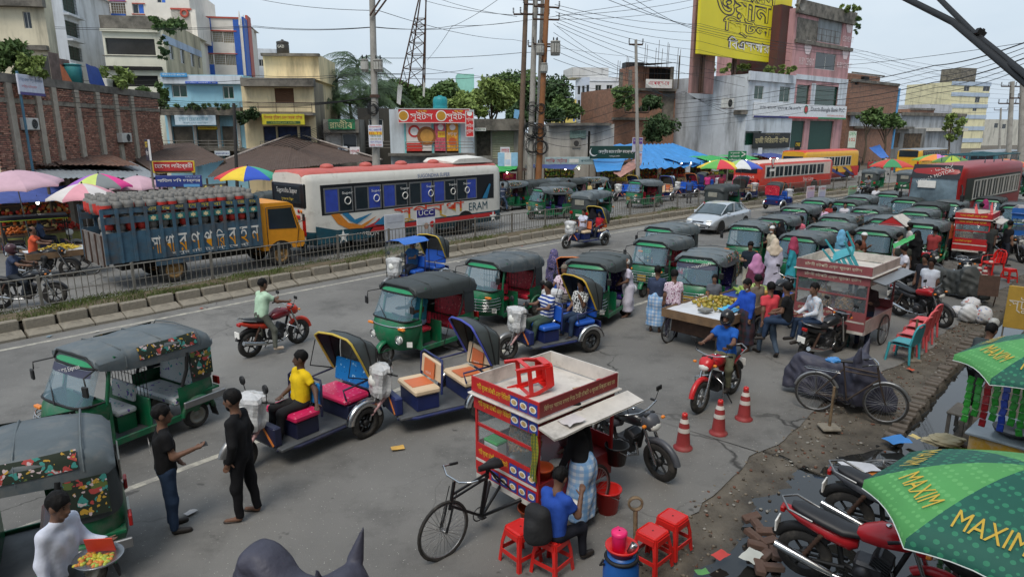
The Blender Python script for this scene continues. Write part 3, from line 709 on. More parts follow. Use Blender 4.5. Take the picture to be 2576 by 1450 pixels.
signboard(F,1000,273,1182,310,RED,[('disc',WHT,.015,.14,.12,.88),('disc',paint(190,140,40),.025,.13,.19,.81),('সুইটস',WHT,.17,.48,.1,.8),('স্টার লাইন',YEL,.28,.40,.68,.92),('disc',WHT,.535,.66,.12,.88),('disc',paint(190,140,40),.545,.65,.19,.81),('সুইটস',WHT,.67,.98,.1,.8),('স্টার লাইন',YEL,.78,.9,.68,.92)],'big red sweet shop signboard with round crests and white lettering',.5,frame=paint(200,196,190))
signboard(F,1170,279,1192,345,RED,[('disc',WHT,.2,.8,.8,1.),('স্টার',WHT,.1,.9,.58,.76),('লাইন',WHT,.1,.9,.36,.54),('সুইটস',WHT,.1,.9,.12,.32)],'narrow upright red sign beside the sweet shop board',.75,frame=paint(200,196,190))
signboard(F,1022,311,1085,380,mat('poster_white',C(225,214,206),.5,var=.05),[(None,paint(206,60,50),.0,.62,.0,.30),('disc',paint(206,60,50),.14,.5,.5,.95),('disc',WHT,.2,.44,.57,.87),('disc',paint(150,90,40),.58,1.02,.2,.9),('disc',paint(206,150,70),.66,.98,.3,.8)],'large white and red sweets poster with a golden dish',.1,name='poster',cat='poster')
signboard(F,1093,311,1120,380,mat('poster_pink',C(214,96,110),.5,var=.5,scale=6),[(None,YEL,.3,.98,.5,.72),('disc',WHT,.25,.9,.76,.98),('সেরা মিষ্টি',RED,.35,.95,.52,.7)],'pink poster of cakes with yellow patch',.1,name='poster',cat='poster')
signboard(F,1123,311,1152,380,mat('poster_gold',C(226,156,46),.5,var=.45,scale=6),[('disc',paint(200,90,40),.15,.85,.2,.5),('disc',WHT,.3,.75,.76,.98),('ফাস্ট ফুড',WHT,.1,.9,.55,.7)],'golden poster of fast food with a burger',.1,name='poster',cat='poster')
F=Fac(1192,50,8,1320,301,8,Wold,'old_shop_row','low stained concrete shop row with steel roller shutters',zb=ZF);F.wins([(1238,330,1292,400)],'shutter',1,mat('shutter_olive',C(150,152,126),.6)).win(1198,328,1234,392,'dark',1,mat('shop_dark2',C(84,78,66),.8,var=.5)).finish();F.slab_px(1192,299,1322,328,.7,M_CONC2,'canopy')
signboard(F,1194,322,1222,330,paint(205,205,200),[('সুপার সপ',paint(80,120,60),.1,.9,.2,.8)],'tiny white strip sign under the old concrete canopy',.75)
F=Fac(1380,56,8,1545,312,8,wallm(186,180,170,.5),'panelled_hall','low panelled grey hall with pasted notices and black roof edge',zb=ZF);PH=F
F.wins([(1478,330,1484,400)],'dark').finish();F.slab_px(1378,309,1538,316,.6,M_CONC2,'roof_slab');G=Fac(1484,F.p.y+.9,8,1546,318,.5,wallm(150,96,74,.6),parent=F,shell=False)
signboard(F,1433,328,1474,348,mat('greenish_notice',C(130,150,138),.8,var=.2),[('নামাজ ঘর',paint(70,90,84),.1,.9,.5,.9)],'faded green notice painted on the panelled hall',.05)
signboard(F,1438,349,1460,372,paint(140,134,124),[('disc',paint(60,56,52),.2,.8,.2,.8)],'dark portrait poster pasted on the panelled hall',.05,name='poster',cat='poster')
F=Fac(1403,105,8,1450,250,8,wallm(226,206,120,.2),'far_yellow_house','small far yellow house with blue window glass');F.wins([(1409,272,1420,281),(1409,296,1420,306),(1441,296,1446,306)],'winb',1,M_GLASSB).finish()
F=Fac(1448,110,-35,1483,196,1,wallm(186,196,214,.3),'white_apartments','white three storey apartments with pointed window hoods and arched side');F.shell=False
F.wins([(1452,216,1459,238),(1463,216,1470,238),(1474,214,1481,238),(1452,252,1459,270),(1463,252,1470,270),(1474,252,1481,270),(1452,286,1459,302),(1463,286,1470,302),(1474,286,1481,302)],'win',1).finish()
G=Fac(1483,F.p.y+F.w*math.sin(F.a),9,1560,194,9,wallm(222,224,226,.25),parent=F);G.wins([(1497,214,1512,234),(1525,214,1540,234),(1496,250,1510,270),(1523,250,1538,270),(1495,288,1509,304),(1522,288,1537,304)],'win',2).finish()
for yy in(203,240,276):G.slab_px(1483,yy,1558,yy+2,.1,Wwh,'band')
b=MB();u0,u1,z0,z1=G.rect(1490,169,1535,194);b.box(u0-3,u1,1,7,z0-.05,z1);G.part(b,'stair_house',wallm(206,206,204,.4));b=MB();b.box(u0+6,u0+9,2,4,z1,z1+1);G.part(b,'roof_tank',M_BLACK)
# brick and ivy ruin
M_BRICK=mat('brick_far',C(150,112,92),.9,var=.25,scale=3,bump=.6,bscale=18,dirt=.45,dcol=(.10,.085,.07),dscale=.8)
F=Fac(1543,78,18,1700,222,9,M_BRICK,'ivy_brick_house','unfinished brick house with bare columns and creepers',zb=ZF);IV=F;F.wins([(1635,238,1652,268)],'win',1).win(1665,225,1700,300,'dark',1,M_CONC2).finish()
F.slab_px(1543,222,1702,228,.5,M_CONC2,'floor_slab');F.slab_px(1543,296,1702,302,.5,M_CONC2,'floor_slab')
for xx,yt in((1562,182),(1585,176),(1690,168),(1712,140)):F.slab_px(xx-3,yt,xx+4,224,.2,M_CONC2,'column')
G=Fac(1598,80,18,1690,166,4,M_BRICK,parent=F);G.win(1632,172,1688,206,'dark').finish();b=MB();u0,u1,z0,z1=G.rect(1592,156,1695,165);b.add([(u0,-1.5,z0),(u1,-1.5,z0+.3),(u1-1,4,z1),(u0+1,4,z1)],[(0,1,2,3)]);G.part(b,'tin_roof',M_BLACK)
for xx,yt in((1563,150),(1568,152),(1586,140),(1590,142),(1633,106),(1638,110),(1660,118),(1668,98),(1676,120),(1690,104),(1693,108),(1716,118),(1722,122)):
 b=MB();u,z=F.uv(xx,yt);u2,z2=F.uv(xx,180);b.tube([(u,1,z2-1),(u+.1,1,z)],.03,4);F.part(b,'rebar',M_RUST)
signboard(F,1624,200,1690,222,paint(232,230,226),[('এপেক্স-বে',paint(200,40,60),.1,.88,.2,.8)],'white lightbox sign with red lettering on the ivy brick house',.6)
# bank building: long side wall, front with bays, towers and billboard
F=Fac(1702,92,-77.5,1884,212,.6,wallm(206,214,220,.42),'bank_building','white bank building with green glass front and long stained side wall',zb=ZF);F.shell=False;BK=F
F.wins([(1708,223,1712,231),(1782,226,1785,233),(1812,221,1815,229)],'dark').finish()
F.slab_px(1702,205,1884,214,.15,M_CONC2,'roof_edge');F.slab_px(1640,282,1886,292,.8,M_CONC2,'ledge')
for xx in(1700,1733,1810):F.slab_px(xx,292,xx+4,380,.12,M_RUST if xx==1733 else M_FRAME,'pipe')
p=F.world()@Vector((F.w,0,0));G=Fac(1884,p.y,40,2003,186,10,Wwh,parent=F);BKF=G
G.wins([(1897,216,1920,250),(1960,218,1986,257)],'wing',2).wins([(1870,330,1915,365),(1990,306,2022,372)],'dark',1,M_GLASSG).finish();G.slab_px(1884,184,2003,206,.25,Wwh,'parapet')
p2=G.world()@Vector((G.w+.01,0,0));T_=Fac(2003,p2.y,40,2150,20,10,Wpk,parent=F);BT=T_
T_.wins([(2050,134,2102,176)],'win',2).wins([(2003,214,2036,262),(2046,216,2108,266)],'dark',1,M_GLASSG).wins([(1988,304,2022,372),(2034,304,2094,378)],'dark',1,mat('green_shutter',C(34,72,62),.6)).win(2056,46,2120,110,'dark',1,wallm(150,156,158,.6)).finish()
T_.slab_px(2002,14,2160,48,.35,M_CONC2,'mossy_parapet');T_.slab_px(2003,48,2056,112,.04,M_CONC2,'stained_bay');T_.slab_px(2003,110,2152,119,.3,M_CONC2,'ledge');T_.slab_px(2003,194,2148,206,.12,Wwh,'band');T_.rail_px(2054,76,2112,106,.1,M_RUST)
for a,b_ in((2040,2050),(2108,2134)):T_.slab_px(a,210,b_,266,.08,Wwh,'pier')
pk=paint(226,206,204)
for q,tx in(((2009,146,2046,164),'RUBY CEMENT'),((2104,158,2140,172),'RUBY CEMENT'),((2118,92,2146,106),'CEMENT')):
 u0,u1,z0,z1=T_.rect(*q);o=letters(tx,pk,F.o,(0,0,0),fit=(u1-u0,z1-z0,1));o.matrix_local=T_.rel@Matrix.Translation(((u0+u1)/2,-.05,(z0+z1)/2));o.name='painted_lettering'
 b=MB();b.lathe([(.001,0),(.9,0)],6,(0,0,0),'y',smooth=False);e=b.build('painted_emblem',pk,F.o);e.matrix_local=T_.rel@Matrix.Translation(((u0+u1)/2,-.045,z1+1.2))
signboard(T_,1895,262,2128,298,paint(222,224,226),[('ডাচ-বাংলা ব্যাংক পিএলসি',paint(30,34,60),.05,.46,.5,.82),('disc',paint(40,120,90),.485,.55,.32,.95),('disc',paint(190,60,60),.50,.535,.4,.86),('Dutch-Bangla Bank PLC',paint(34,40,60),.57,.97,.45,.85),(None,paint(40,40,110),0,.34,.0,.12),(None,paint(206,50,60),.34,.66,.0,.12),(None,paint(40,130,80),.66,1,.0,.12),('DAGONBHUIYAN BRANCH',paint(214,120,100),.76,.97,.2,.32)],'long white bank sign with globe logo and tricolour stripe',.55)
signboard(T_,1893,334,1986,372,mat('black_sign',C(24,26,24),.5),[('হাজী বিরিয়ানী হাউজ',paint(216,200,150),.05,.95,.3,.75),('অর্ডার করুন',paint(150,140,110),.3,.7,.82,.95)],'black restaurant sign with cream Bengali lettering',.7)
signboard(T_,1756,-40,1985,150,mat('billboard_yellow',C(222,206,38),.5,var=.04,scale=.4),[('লায়ন',(mat('billboard_yellow'),paint(70,58,66)),.35,.8,.80,.99),('ওয়ান',(mat('billboard_yellow'),paint(70,58,66)),.16,.74,.54,.80),('স্টিল',(mat('billboard_yellow'),paint(70,58,66)),.24,.76,.30,.54),('বিএসআরএম',(WHT,paint(70,58,66)),.30,.92,.12,.28)],'huge yellow advertising billboard with bold Bengali lettering on the roof',-2.0,'billboard','billboard',.3)
for xx in(1770,1850,1930,1975):
 b=MB();u,z=T_.uv(xx,150,-2.4);b.tube([(u,2.4,9),(u,2.4,z+4),(u,2.7,z+3.9),(u,2.7,9)],.15,5);T_.part(b,'billboard_strut',M_RUST)
u0,u1,z0,z1=T_.rect(1746,-6,1768,190,-3.2);b=MB();b.box(u0,u1+2.5,3.2,3.6,9,z1);T_.part(b,'stair_tower',wallm(170,130,124,.7))
u0,u1,z0,z1=T_.rect(1975,10,2004,186);b=MB();b.box(u0,u1,.8,6,11,z1);T_.part(b,'dark_wing',wallm(96,60,56,.8))
b=MB();u,z=T_.uv(1996,14);b.lathe([(.12,.4),(.2,.1),(.75,-.5),(.7,-.5),(.1,.2)],16,(u,-.6,z),'y');hs=b.build('loudspeaker_horn',M_STEEL,None);hs.matrix_world=T_.world();tag(hs,'grey horn loudspeaker beside the yellow billboard','loudspeaker')
# buildings further right
F=Fac(2140,98,40,2262,205,10,M_BRICK,'brown_brick_house','bare brown brick house with a concrete roof hut and blue side wall',zb=ZF);F.win(2150,196,2160,214,'dark').finish()
F.slab_px(2138,204,2264,211,.3,M_CONC2,'roof_edge');F.slab_px(2138,284,2262,292,.6,M_CONC2,'ledge');b=MB();u0,u1,z0,z1=F.rect(2142,188,2222,206);b.box(u0,u1,.5,6,z0,z1);F.part(b,'roof_hut',M_BRICK);F.slab_px(2138,185,2226,189,.1,M_CONC2,'hut_roof');F.slab_px(2165,193,2178,206,-.45,M_DARK,'hut_door')
b=MB();b.box(F.w,F.w+.3,-.2,10,2,F.h-.3);F.part(b,'blue_wall',paint(90,160,214,.7));F.slab_px(2140,292,2230,318,.2,Wwh,'white_band')
F=Fac(2395,190,20,2492,206,14,wallm(222,214,176,.35),'striped_tower','far cream and pale blue banded tower with rust stains',zb=ZF)
F.wins([(2424,216,2438,230),(2472,216,2490,230),(2452,244,2464,258),(2446,270,2456,280),(2424,300,2434,310)],'win',2).finish()
for yy in(206,233,262,289,318,348):F.slab_px(2393,yy,2494,yy+10,.15,wallm(176,190,206,.3),'blue_band')
b=MB();u,z=F.uv(2450,206);b.box(u-3,u+3,2,8,F.h,F.h+4);F.part(b,'roof_room',M_CONC2)
F=Fac(2268,135,30,2430,286,12,wallm(160,164,168,.6),'grey_warehouse','long low grey concrete warehouse with arched roof edge',zb=ZF);F.wins([(2398,330,2404,344),(2408,331,2414,345),(2418,332,2424,346)],'win',1).finish();F.slab_px(2268,284,2432,292,.4,M_CONC2,'roof_edge');F.slab_px(2300,322,2436,330,.8,wallm(206,200,188,.4),'eave')
F=Fac(2290,150,30,2350,274,8,M_BRICK,'roof_cottage','small brick hut above the grey warehouse roof',zb=9);F.finish();F.slab_px(2286,272,2352,277,.4,M_CONC2,'roof')
F=Fac(2340,160,30,2396,262,8,wallm(190,192,196,.4),'pale_flat_house','pale flat roofed house between warehouse and banded tower',zb=ZF);F.finish()
F=Fac(2486,230,25,2580,300,14,wallm(200,196,184,.4),'street_end_block','pale concrete block where the street fades away',zb=ZF);F.wins([(2500,310,2510,322),(2520,312,2530,324)],'win',1).finish()
F=Fac(2140,100,40,2330,322,8,wallm(140,138,134,.6),'low_shop_terrace','low row of dim shops under a patched roof beside the bank',zb=ZF);LT=F
F.wins([(2150,332,2175,372),(2182,332,2216,372),(2224,334,2262,372),(2272,336,2318,372)],'dark',1,mat('shop_warm',C(96,76,54),.8,var=.6,scale=2)).finish();F.slab_px(2140,318,2300,324,.9,M_CONC2,'canopy')
tree(2183,292,60,42,96,'small green tree growing above the low shop terrace',M_LEAF,900,.3,'street trees',trunk=True,seed=3);tree(2232,302,70,46,98,'spreading tree over the canopy of the dim shops',M_LEAF,1200,.3,'street trees',seed=9)
tree(2392,322,52,84,105,'slim upright tree standing before the grey warehouse',M_LEAFL,1000,.3,'street trees',seed=4)
# ---- brick wall with concrete piers, real bricks
F=Fac(-40,28.5,94.5,388,186,.5,mat('mortar',C(118,104,92),.95,var=.2,bump=.5),'brick_boundary_wall','long red brick wall divided by concrete piers with mossy coping','wall',zb=ZF);F.shell=False;BW=F;F.finish()
z_top=F.h;F.slab(z_top-.25,z_top+.12,.14,M_CONC2,name='coping',inn=.5)
mb_=[mat('brick_%d'%i,c,.92,var=.25,scale=9,bump=.5,bscale=40)for i,c in enumerate((C(172,124,104),C(154,108,92),C(186,140,118),C(132,102,88)))]
bm1=[MB().box(-.115,.115,-.03,.03,-.032,.032).mesh('brick',m)for m in mb_]
piers=[F.uv(x,300)[0]for x in(27,97,138,194,247,292,332)]
uz=F.uv(20,375)[1];_z=F.uv(0,250)[1];rest=MB();nb=0;row=0;z=z_top-.33
while z>2.4:
 u=.1+(.12 if row%2 else 0)
 while u<F.w-.1:
  if not any(abs(u-q)<.24 for q in piers)and random.random()>.012:
   yo=-.03+random.uniform(-.012,.012);k=random.choice((0,0,1,1,2,3))
   if nb<300 and z>z_top-3 and u>1.0 and u<12:inst('brick',bm1[k],F.o,(u,yo,z),(0,random.uniform(-.02,.02),random.uniform(-.02,.02)));nb+=1
   else:rest.obox((u,yo,z),(.23,.06,.064),(0,0,0),k)
  u+=.25
 z-=.085;row+=1
rest.build('far_bricks',mb_,F.o)['kind']='stuff'
for q in piers:
 b=MB();b.box(q-.19,q+.19,-.16,-.003,0,z_top-.26);b.build('pier',mat('pier_concrete',C(172,162,146),.9,var=.15,dirt=.25),F.o)
b=MB();za=F.uv(0,250)[1];b.box(0,F.w,-.10,-.06,za-.12,za+.08);b.build('tie_beam',M_CONC,F.o)
# roof things on the wall: tarps, tank, plants, air conditioners
def acunit(F,x0,y0,x1,y1,label,out=.35):
 u0,u1,z0,z1=F.rect(x0,y0,x1,y1,out);o=thing('air_conditioner',label,'air conditioner',F.world()@Vector(((u0+u1)/2,-out+.18,z0)),F.a,'outdoor air conditioner units');w,h=u1-u0,z1-z0
 b=MB();b.rbox(-w/2,w/2,-.18,.12,0,h,.02);b.build('case',paint(206,204,196,.5,dirt=.35),o)
 b=MB();b.torus((w*.12,-.19,h/2),min(h*.4,w*.34),.015,'y',18,4)
 for r_ in(.6,.3):b.torus((w*.12,-.19,h/2),min(h*.4,w*.34)*r_,.008,'y',14,4)
 b.lathe([(.001,-.186),(min(h*.38,w*.33),-.186)],18,(w*.12,0,h/2),'y',smooth=False,m=1);b.build('fan_grille',[paint(120,120,118),M_DARK],o)
 b=MB();b.box(-w/2,w/2,-.2,.2,-.06,-.01);b.build('bracket',M_RUST,o);return o
acunit(BW,68,297,99,327,'boxy air conditioner hung on the brick wall below the notice board');acunit(BW,308,335,332,358,'air conditioner low on the brick wall near its end');acunit(BW,270,200,299,229,'air conditioner standing on top of the brick wall',-.3)
acunit(BKF,1820,247,1846,272,'air conditioner fixed to the long white bank side wall',.5)
signboard(BW,45,190,108,240,paint(206,210,222),[('ভর্তি চলছে শিশু ও মাধ্যমিক',paint(110,130,160),.05,.95,.62,.86),('ভর্তি চলিতেছে',paint(206,110,110),.1,.7,.32,.5),(None,paint(80,70,130),0,1,.0,.14)],'pale notice board on a blue post before the brick wall',.5)
b=MB();u,z=BW.uv(55,240,.5);b.tube([(u,-.45,2),(u,-.45,z+1.0)],.06,6);o=b.build('post',paint(70,110,130),None);o.matrix_world=BW.world();o.name='sign_post';tag(o,'blue painted pole carrying the pale notice board','pole')
def tarp(pts,m,label,name='tarp',sag=.25,n=8,group=None):
 """a cloth sheet between four points, sagging and creased"""
 P=[Vector(p)for p in pts];b=MB();rows=[]
 for i in range(n+1):
  r=[]
  for j in range(n+1):
   u,v=i/n,j/n;p=P[0]*(1-u)*(1-v)+P[1]*u*(1-v)+P[2]*u*v+P[3]*(1-u)*v
   r.append(p+Vector((0,0,-sag*4*u*(1-u)*v*(1-v)+.05*nz2(p.x*2,p.y*2+p.z,1.3))))
  rows.append(r)
 c=P[0].copy();b.grid([[p-c for p in r]for r in rows]);o=b.build(name,m,None,c);return tag(o,label,'tarp',group)
q=lambda x,y,o=0.:BW.world()@Vector((BW.uv(x,y,o)[0],-o,BW.uv(x,y,o)[1]))
tarp([q(215,160,-.3),q(247,172,-.3),q(268,224,-.3),q(225,210,-.3)],mat('tarp_blue',C(44,78,158),.6,var=.2),'crumpled royal blue tarp draped over the brick wall top',sag=-.2)
tarp([q(150,160,-.3),q(160,168,-.3),q(184,210,-.3),q(158,208,-.3)],mat('tarp_orange',C(196,108,66),.7,var=.2),'orange cloth hung from a slanting pole on the brick wall',sag=-.1)
b=MB();k=BW.uv(187,195,-1.)
b.lathe([(.02,0),(.36,0),(.4,.9),(.36,.98),(.42,1.0),(.42,1.06),(.02,1.1)],18);o=b.build('plastic_drum',mat('teal_plastic',C(50,128,130),.5),None,BW.world()@Vector((k[0],1.,z_top+.1)));tag(o,'teal plastic drum behind the brick wall coping','drum')
for i,(x0,x1,y0,y1)in enumerate(((108,124,140,205),(126,150,134,206),(153,176,150,208))):
 b=MB();u0,u1,z0,z1=BW.rect(x0,y0,x1,y1,-1.4);n=14;b.grid([[(u0+(u1-u0)*j/n,1.4+.04*math.sin(j*2.1),zz)for j in range(n+1)]for zz in(z0,z1)]);o=b.build('tin_sheet',mat('tin_grey_%d'%i,C(116+14*i,112,104),.7,var=.35,scale=3,dirt=.5),None);o.matrix_world=BW.world();tag(o,('short','tall bent','rust edged')[i]+' corrugated tin sheet standing behind the brick wall','tin sheet','tin sheets on the wall')
tree(32,150,120,100,33,'bushy overgrown shrub spilling over the brick wall top',M_LEAF,3000,.13,zb=z_top,trunk=False,name='shrub',cat='shrub',seed=2);tree(80,165,60,70,31,'loose yellow flowering bush beside the tin sheets',M_LEAFL,1500,.1,zb=z_top,name='shrub',cat='shrub',seed=5)
tree(300,195,90,60,40,'wild shoots growing behind the air conditioner on the wall',M_LEAFL,1200,.12,zb=z_top,name='shrub',cat='shrub',seed=6);tree(385,240,60,70,46,'leafy bush at the end of the brick wall',M_LEAF,1800,.14,name='shrub',cat='shrub',seed=7)
tree(420,62,70,50,57,'shrub sprouting from the corner of the mossy parapet',M_LEAF,1500,.16,zb=12,trunk=False,name='shrub',cat='shrub',seed=8);tree(408,120,26,90,57.5,'dangling creeper down the corner of the cream office',M_LEAFD,500,.14,zb=9,trunk=False,name='creeper',cat='creeper',seed=9)
tree(505,268,205,16,49,'weeds growing along the canopy of the light blue market',M_LEAF,1800,.12,zb=6,trunk=False,name='weeds',cat='weeds',seed=10,lobes=26);tree(620,290,60,40,48,'tangled creeper between the blue and yellow markets',M_LEAFD,1200,.12,zb=5,trunk=False,name='creeper',cat='creeper',seed=11)
# ---- palms and trees behind the sweet shop
palm(845,205,62,'coconut palm with drooping grey green fronds beside the yellow house',4.6,22,'coconut palms',seed=1);palm(900,165,66,'taller coconut palm with fronds reaching above its neighbours',4.6,20,'coconut palms',seed=2);palm(935,235,60,'low coconut palm behind the concrete pole',4.4,20,'coconut palms',seed=3);palm(830,270,58,'short dark palm low beside the green signboard',4.0,18,'coconut palms',M_LEAFD,seed=4);palm(880,262,60,'dense dusty palm hanging over the green signboard',4.2,22,'coconut palms',M_LEAFD,seed=5)
TR='trees behind the shops'
for i,(x,y,w,h,Y,m,lb)in enumerate(((985,238,80,70,80,M_LEAF,'round green tree left of the lattice tower'),(1105,245,110,90,85,M_LEAF,'dense green tree right behind the lattice tower'),(1175,262,90,70,78,M_LEAFL,'light green tree above the sweet shop roof'),(1235,240,100,90,84,M_LEAFL,'yellowish green tree with open clumps behind the shop row'),(1300,235,110,110,88,M_LEAF,'tall tree behind the leftmost rusty pole'),(1380,250,120,110,86,M_LEAFD,'broad dark tree behind the transformer poles'),(1420,272,60,60,82,M_LEAF,'small tree beside the far yellow house'),(1340,285,120,50,74,M_LEAFD,'low dark tree just over the shop roofs'),(1060,285,70,40,70,M_LEAFD,'dark bush at the foot of the lattice tower'))):
 tree(x,y,w*1.2,h*1.1,Y,lb,m,6000,.3,TR,seed=20+i,lobes=18)
tree(1565,250,55,90,76,'thick creeper covering the left of the ivy brick house',M_LEAF,1800,.2,zb=5,trunk=False,name='creeper',cat='creeper',seed=31,lobes=14);tree(1640,262,60,60,76,'creeper hanging under the white lightbox sign',M_LEAFD,1600,.2,zb=5,trunk=False,name='creeper',cat='creeper',seed=32,lobes=14);tree(1655,325,80,90,74,'thick dark creeper at the foot of the ivy house',M_LEAFD,2600,.2,trunk=False,name='creeper',cat='creeper',seed=33,lobes=18)
tree(1758,262,50,56,84,'shrub rooted in the ledge of the bank side wall',M_LEAF,1400,.2,zb=8,trunk=False,name='shrub',cat='shrub',seed=34);tree(1700,278,50,30,88,'low shrub at the far end of the bank ledge',M_LEAFL,800,.2,zb=8,trunk=False,name='shrub',cat='shrub',seed=35);tree(1800,277,30,24,80,'tiny shrub under the bank air conditioner',M_LEAF,500,.16,zb=8,trunk=False,name='shrub',cat='shrub',seed=36)
tree(1860,172,240,26,84,'tall weeds growing on the roof below the yellow billboard',M_LEAFL,3200,.22,zb=11,trunk=False,name='weeds',cat='weeds',seed=37,lobes=34);tree(1960,176,90,24,80,'grassy weeds at the parapet corner of the bank roof',M_LEAFL,1200,.2,zb=11,trunk=False,name='weeds',cat='weeds',seed=38,lobes=14);tree(2135,22,60,18,88,'moss and weeds crowning the pink tower',M_LEAFL,1200,.2,zb=18,trunk=False,name='weeds',cat='weeds',seed=39,lobes=14);tree(2157,60,14,60,89,'creeper trailing down the edge of the pink tower',M_LEAF,500,.18,zb=16,trunk=False,name='creeper',cat='creeper',seed=40)
# roof pieces: green tank, teal house far, lattice tower
F=Fac(1150,180,8,1192,186,8,wallm(150,206,190,.2),'far_teal_house','far mint green house top showing above the trees',zb=10);F.finish()
c=at_y(1107,268,50);b=MB();b.lathe([(.02,0),(.52,0),(.52,.3),(.5,.33),(.52,.36),(.52,.75),(.5,.8),(.42,.95),(.15,1.0),(.15,1.05),(.02,1.05)],20);tag(b.build('water_tank',mat('teal_tank',C(30,138,144),.5),None,(c.x,c.y,SW.h+ZF)),'teal plastic water tank on the sweet shop roof','tank')
def lattice(x0,x1,yb,xt,Y,zt):
 a,b_=at_y(x0,yb,Y),at_y(x1,yb,Y);t=at_y(xt,-30,Y);o=thing('lattice_tower','rusty leaning steel lattice mast above the sweet shop roof','mast',(a.x,a.y,a.z));L0=[Vector((0,0,0)),Vector((b_.x-a.x,0,0)),Vector((b_.x-a.x-.4,1.6,0)),Vector((.5,1.6,0))];T=t-a;H=T.z
 for i,p in enumerate(L0):b=MB();top=Vector((T.x+(.25 if i in(1,2)else-.15),.3*(i>1),H));b.tube([p,top],.06,4);b.build('leg',M_RUST,o);L0[i]=(p,top)
 for k in range(6):
  f0,f1=1-.82**k if k else 0,1-.82**(k+1)
  for i in range(4):
   p,q=L0[i],L0[(i+1)%4];b=MB();b.tube([p[0].lerp(p[1],f1),q[0].lerp(q[1],f1)],.03,4);b.build('strut',M_RUST,o);b=MB();b.tube([p[0].lerp(p[1],f0),q[0].lerp(q[1],f1)],.03,4);b.build('brace',M_RUST,o)
lattice(1004,1068,215,1064,60,30)
def rag(x,y,Y,w,h,m,label):
 p=[at_y(x,y,Y),at_y(x+w,y+4,Y),at_y(x+w*.6,y+h,Y),at_y(x-w*.2,y+h*.9,Y)];tarp(p,m,label,'rag',0,6)
rag(1000,212,59,12,52,cloth(206,204,200),'ragged white sheet hanging at the lattice mast base');rag(1064,205,59,6,40,cloth(186,184,176),'thin torn white strip tied to the lattice mast');rag(1294,275,60,14,24,cloth(120,170,206),'pale blue cloth hung on the shop row roof')
# ---- bazaar roofs
M_TINR=mat('tin_rust',C(96,72,58),.85,var=.35,scale=1.3,dirt=.5,dcol=(.06,.045,.035),dscale=1.2,bump=.2);M_TINS=mat('tin_silver',C(146,152,156),.5,metal=.25,var=.2,scale=.8,dirt=.3,dcol=(.18,.1,.06));M_TINB=mat('tin_brown',C(84,68,60),.85,var=.18,scale=2.5,dirt=.35,dcol=(.14,.11,.09),dscale=2.8);M_TARPB=mat('tarp_sky',C(62,140,206),.55,var=.16,scale=1.2,bump=.4,bscale=2)
def tin(name,label,pts,m,pitch=.22,amp=.03,rows=4,parent=None,group=None):
 """corrugated roof: pts (x, y, Y) far-left, far-right, near-right, near-left; ridges run down the slope"""
 P=[at_y(*p)for p in pts];w=max((P[1]-P[0]).length,(P[2]-P[3]).length);n=max(8,int(w/pitch*3));c=P[3].copy();b=MB();R=[]
 for i in range(rows+1):
  v=i/rows;R.append([P[0].lerp(P[1],j/n).lerp(P[3].lerp(P[2],j/n),v)-c+Vector((0,0,amp*math.sin(j*2.094)+.03*nz2(j*.2,i,1)))for j in range(n+1)])
 b.grid(R)
 if parent is not None:o=b.build(name,m,parent);o.location=c-parent.location;return o
 o=thing('market_shed',label,'shed',c,0,group);b.build('roof',m,o)
 for p in(P[2],P[3],P[0],P[1]):k=MB();d=p-c;k.tube([(d.x*.98,d.y*.98,d.z-.05),(d.x*.98,d.y*.98,ZF-c.z)],.06,5);k.build('post',M_BARK,o)
 return o
A=tin('roof','open market shed roofed with silver tin under rusty patches',[(60,412,33),(330,405,37),(408,446,31.5),(118,448,27.5)],M_TINS)
for i,pp in enumerate((((45,402,33.5),(120,392,35),(150,420,31),(75,414,30.5)),((118,392,35),(210,390,36),(262,416,32),(150,416,31)),((205,389,36),(275,388,37.5),(350,418,33),(262,418,32)))):
 P=[(x,y-1.5,Y)for x,y,Y in pp];tin('rusty_sheet','',P,mat('tin_rust_%d'%i,C(92+8*i,70+2*i,58),.85,var=.4,scale=1.5,dirt=.5,dcol=(.2,.15,.12)),parent=A)
tin('roof','broad dark brown tin roof beside the library sign',[(300,372,44),(480,358,48),(568,402,42),(395,440,36)],M_TINB)
B_=tin('roof','dark brown hipped tin roof with pale ridge flashing',[(566,402,44),(742,336,50),(724,424,40),(520,446,37)],M_TINB)
tin('hip_slope','',[(742,336,50),(770,345,52),(960,402,46),(724,424,40)],M_TINB,parent=B_)
k=MB();c0=B_.location;k.tube([at_y(566,401,44)-c0,at_y(742,334,50)-c0],.16,5,flat=.4);k.build('flashing',mat('flashing',C(150,140,132),.7,var=.3),B_)
k=MB();k.tube([at_y(742,334,50)-c0,at_y(960,401,46)-c0],.14,5,flat=.4);k.build('flashing',MATS['flashing'],B_)
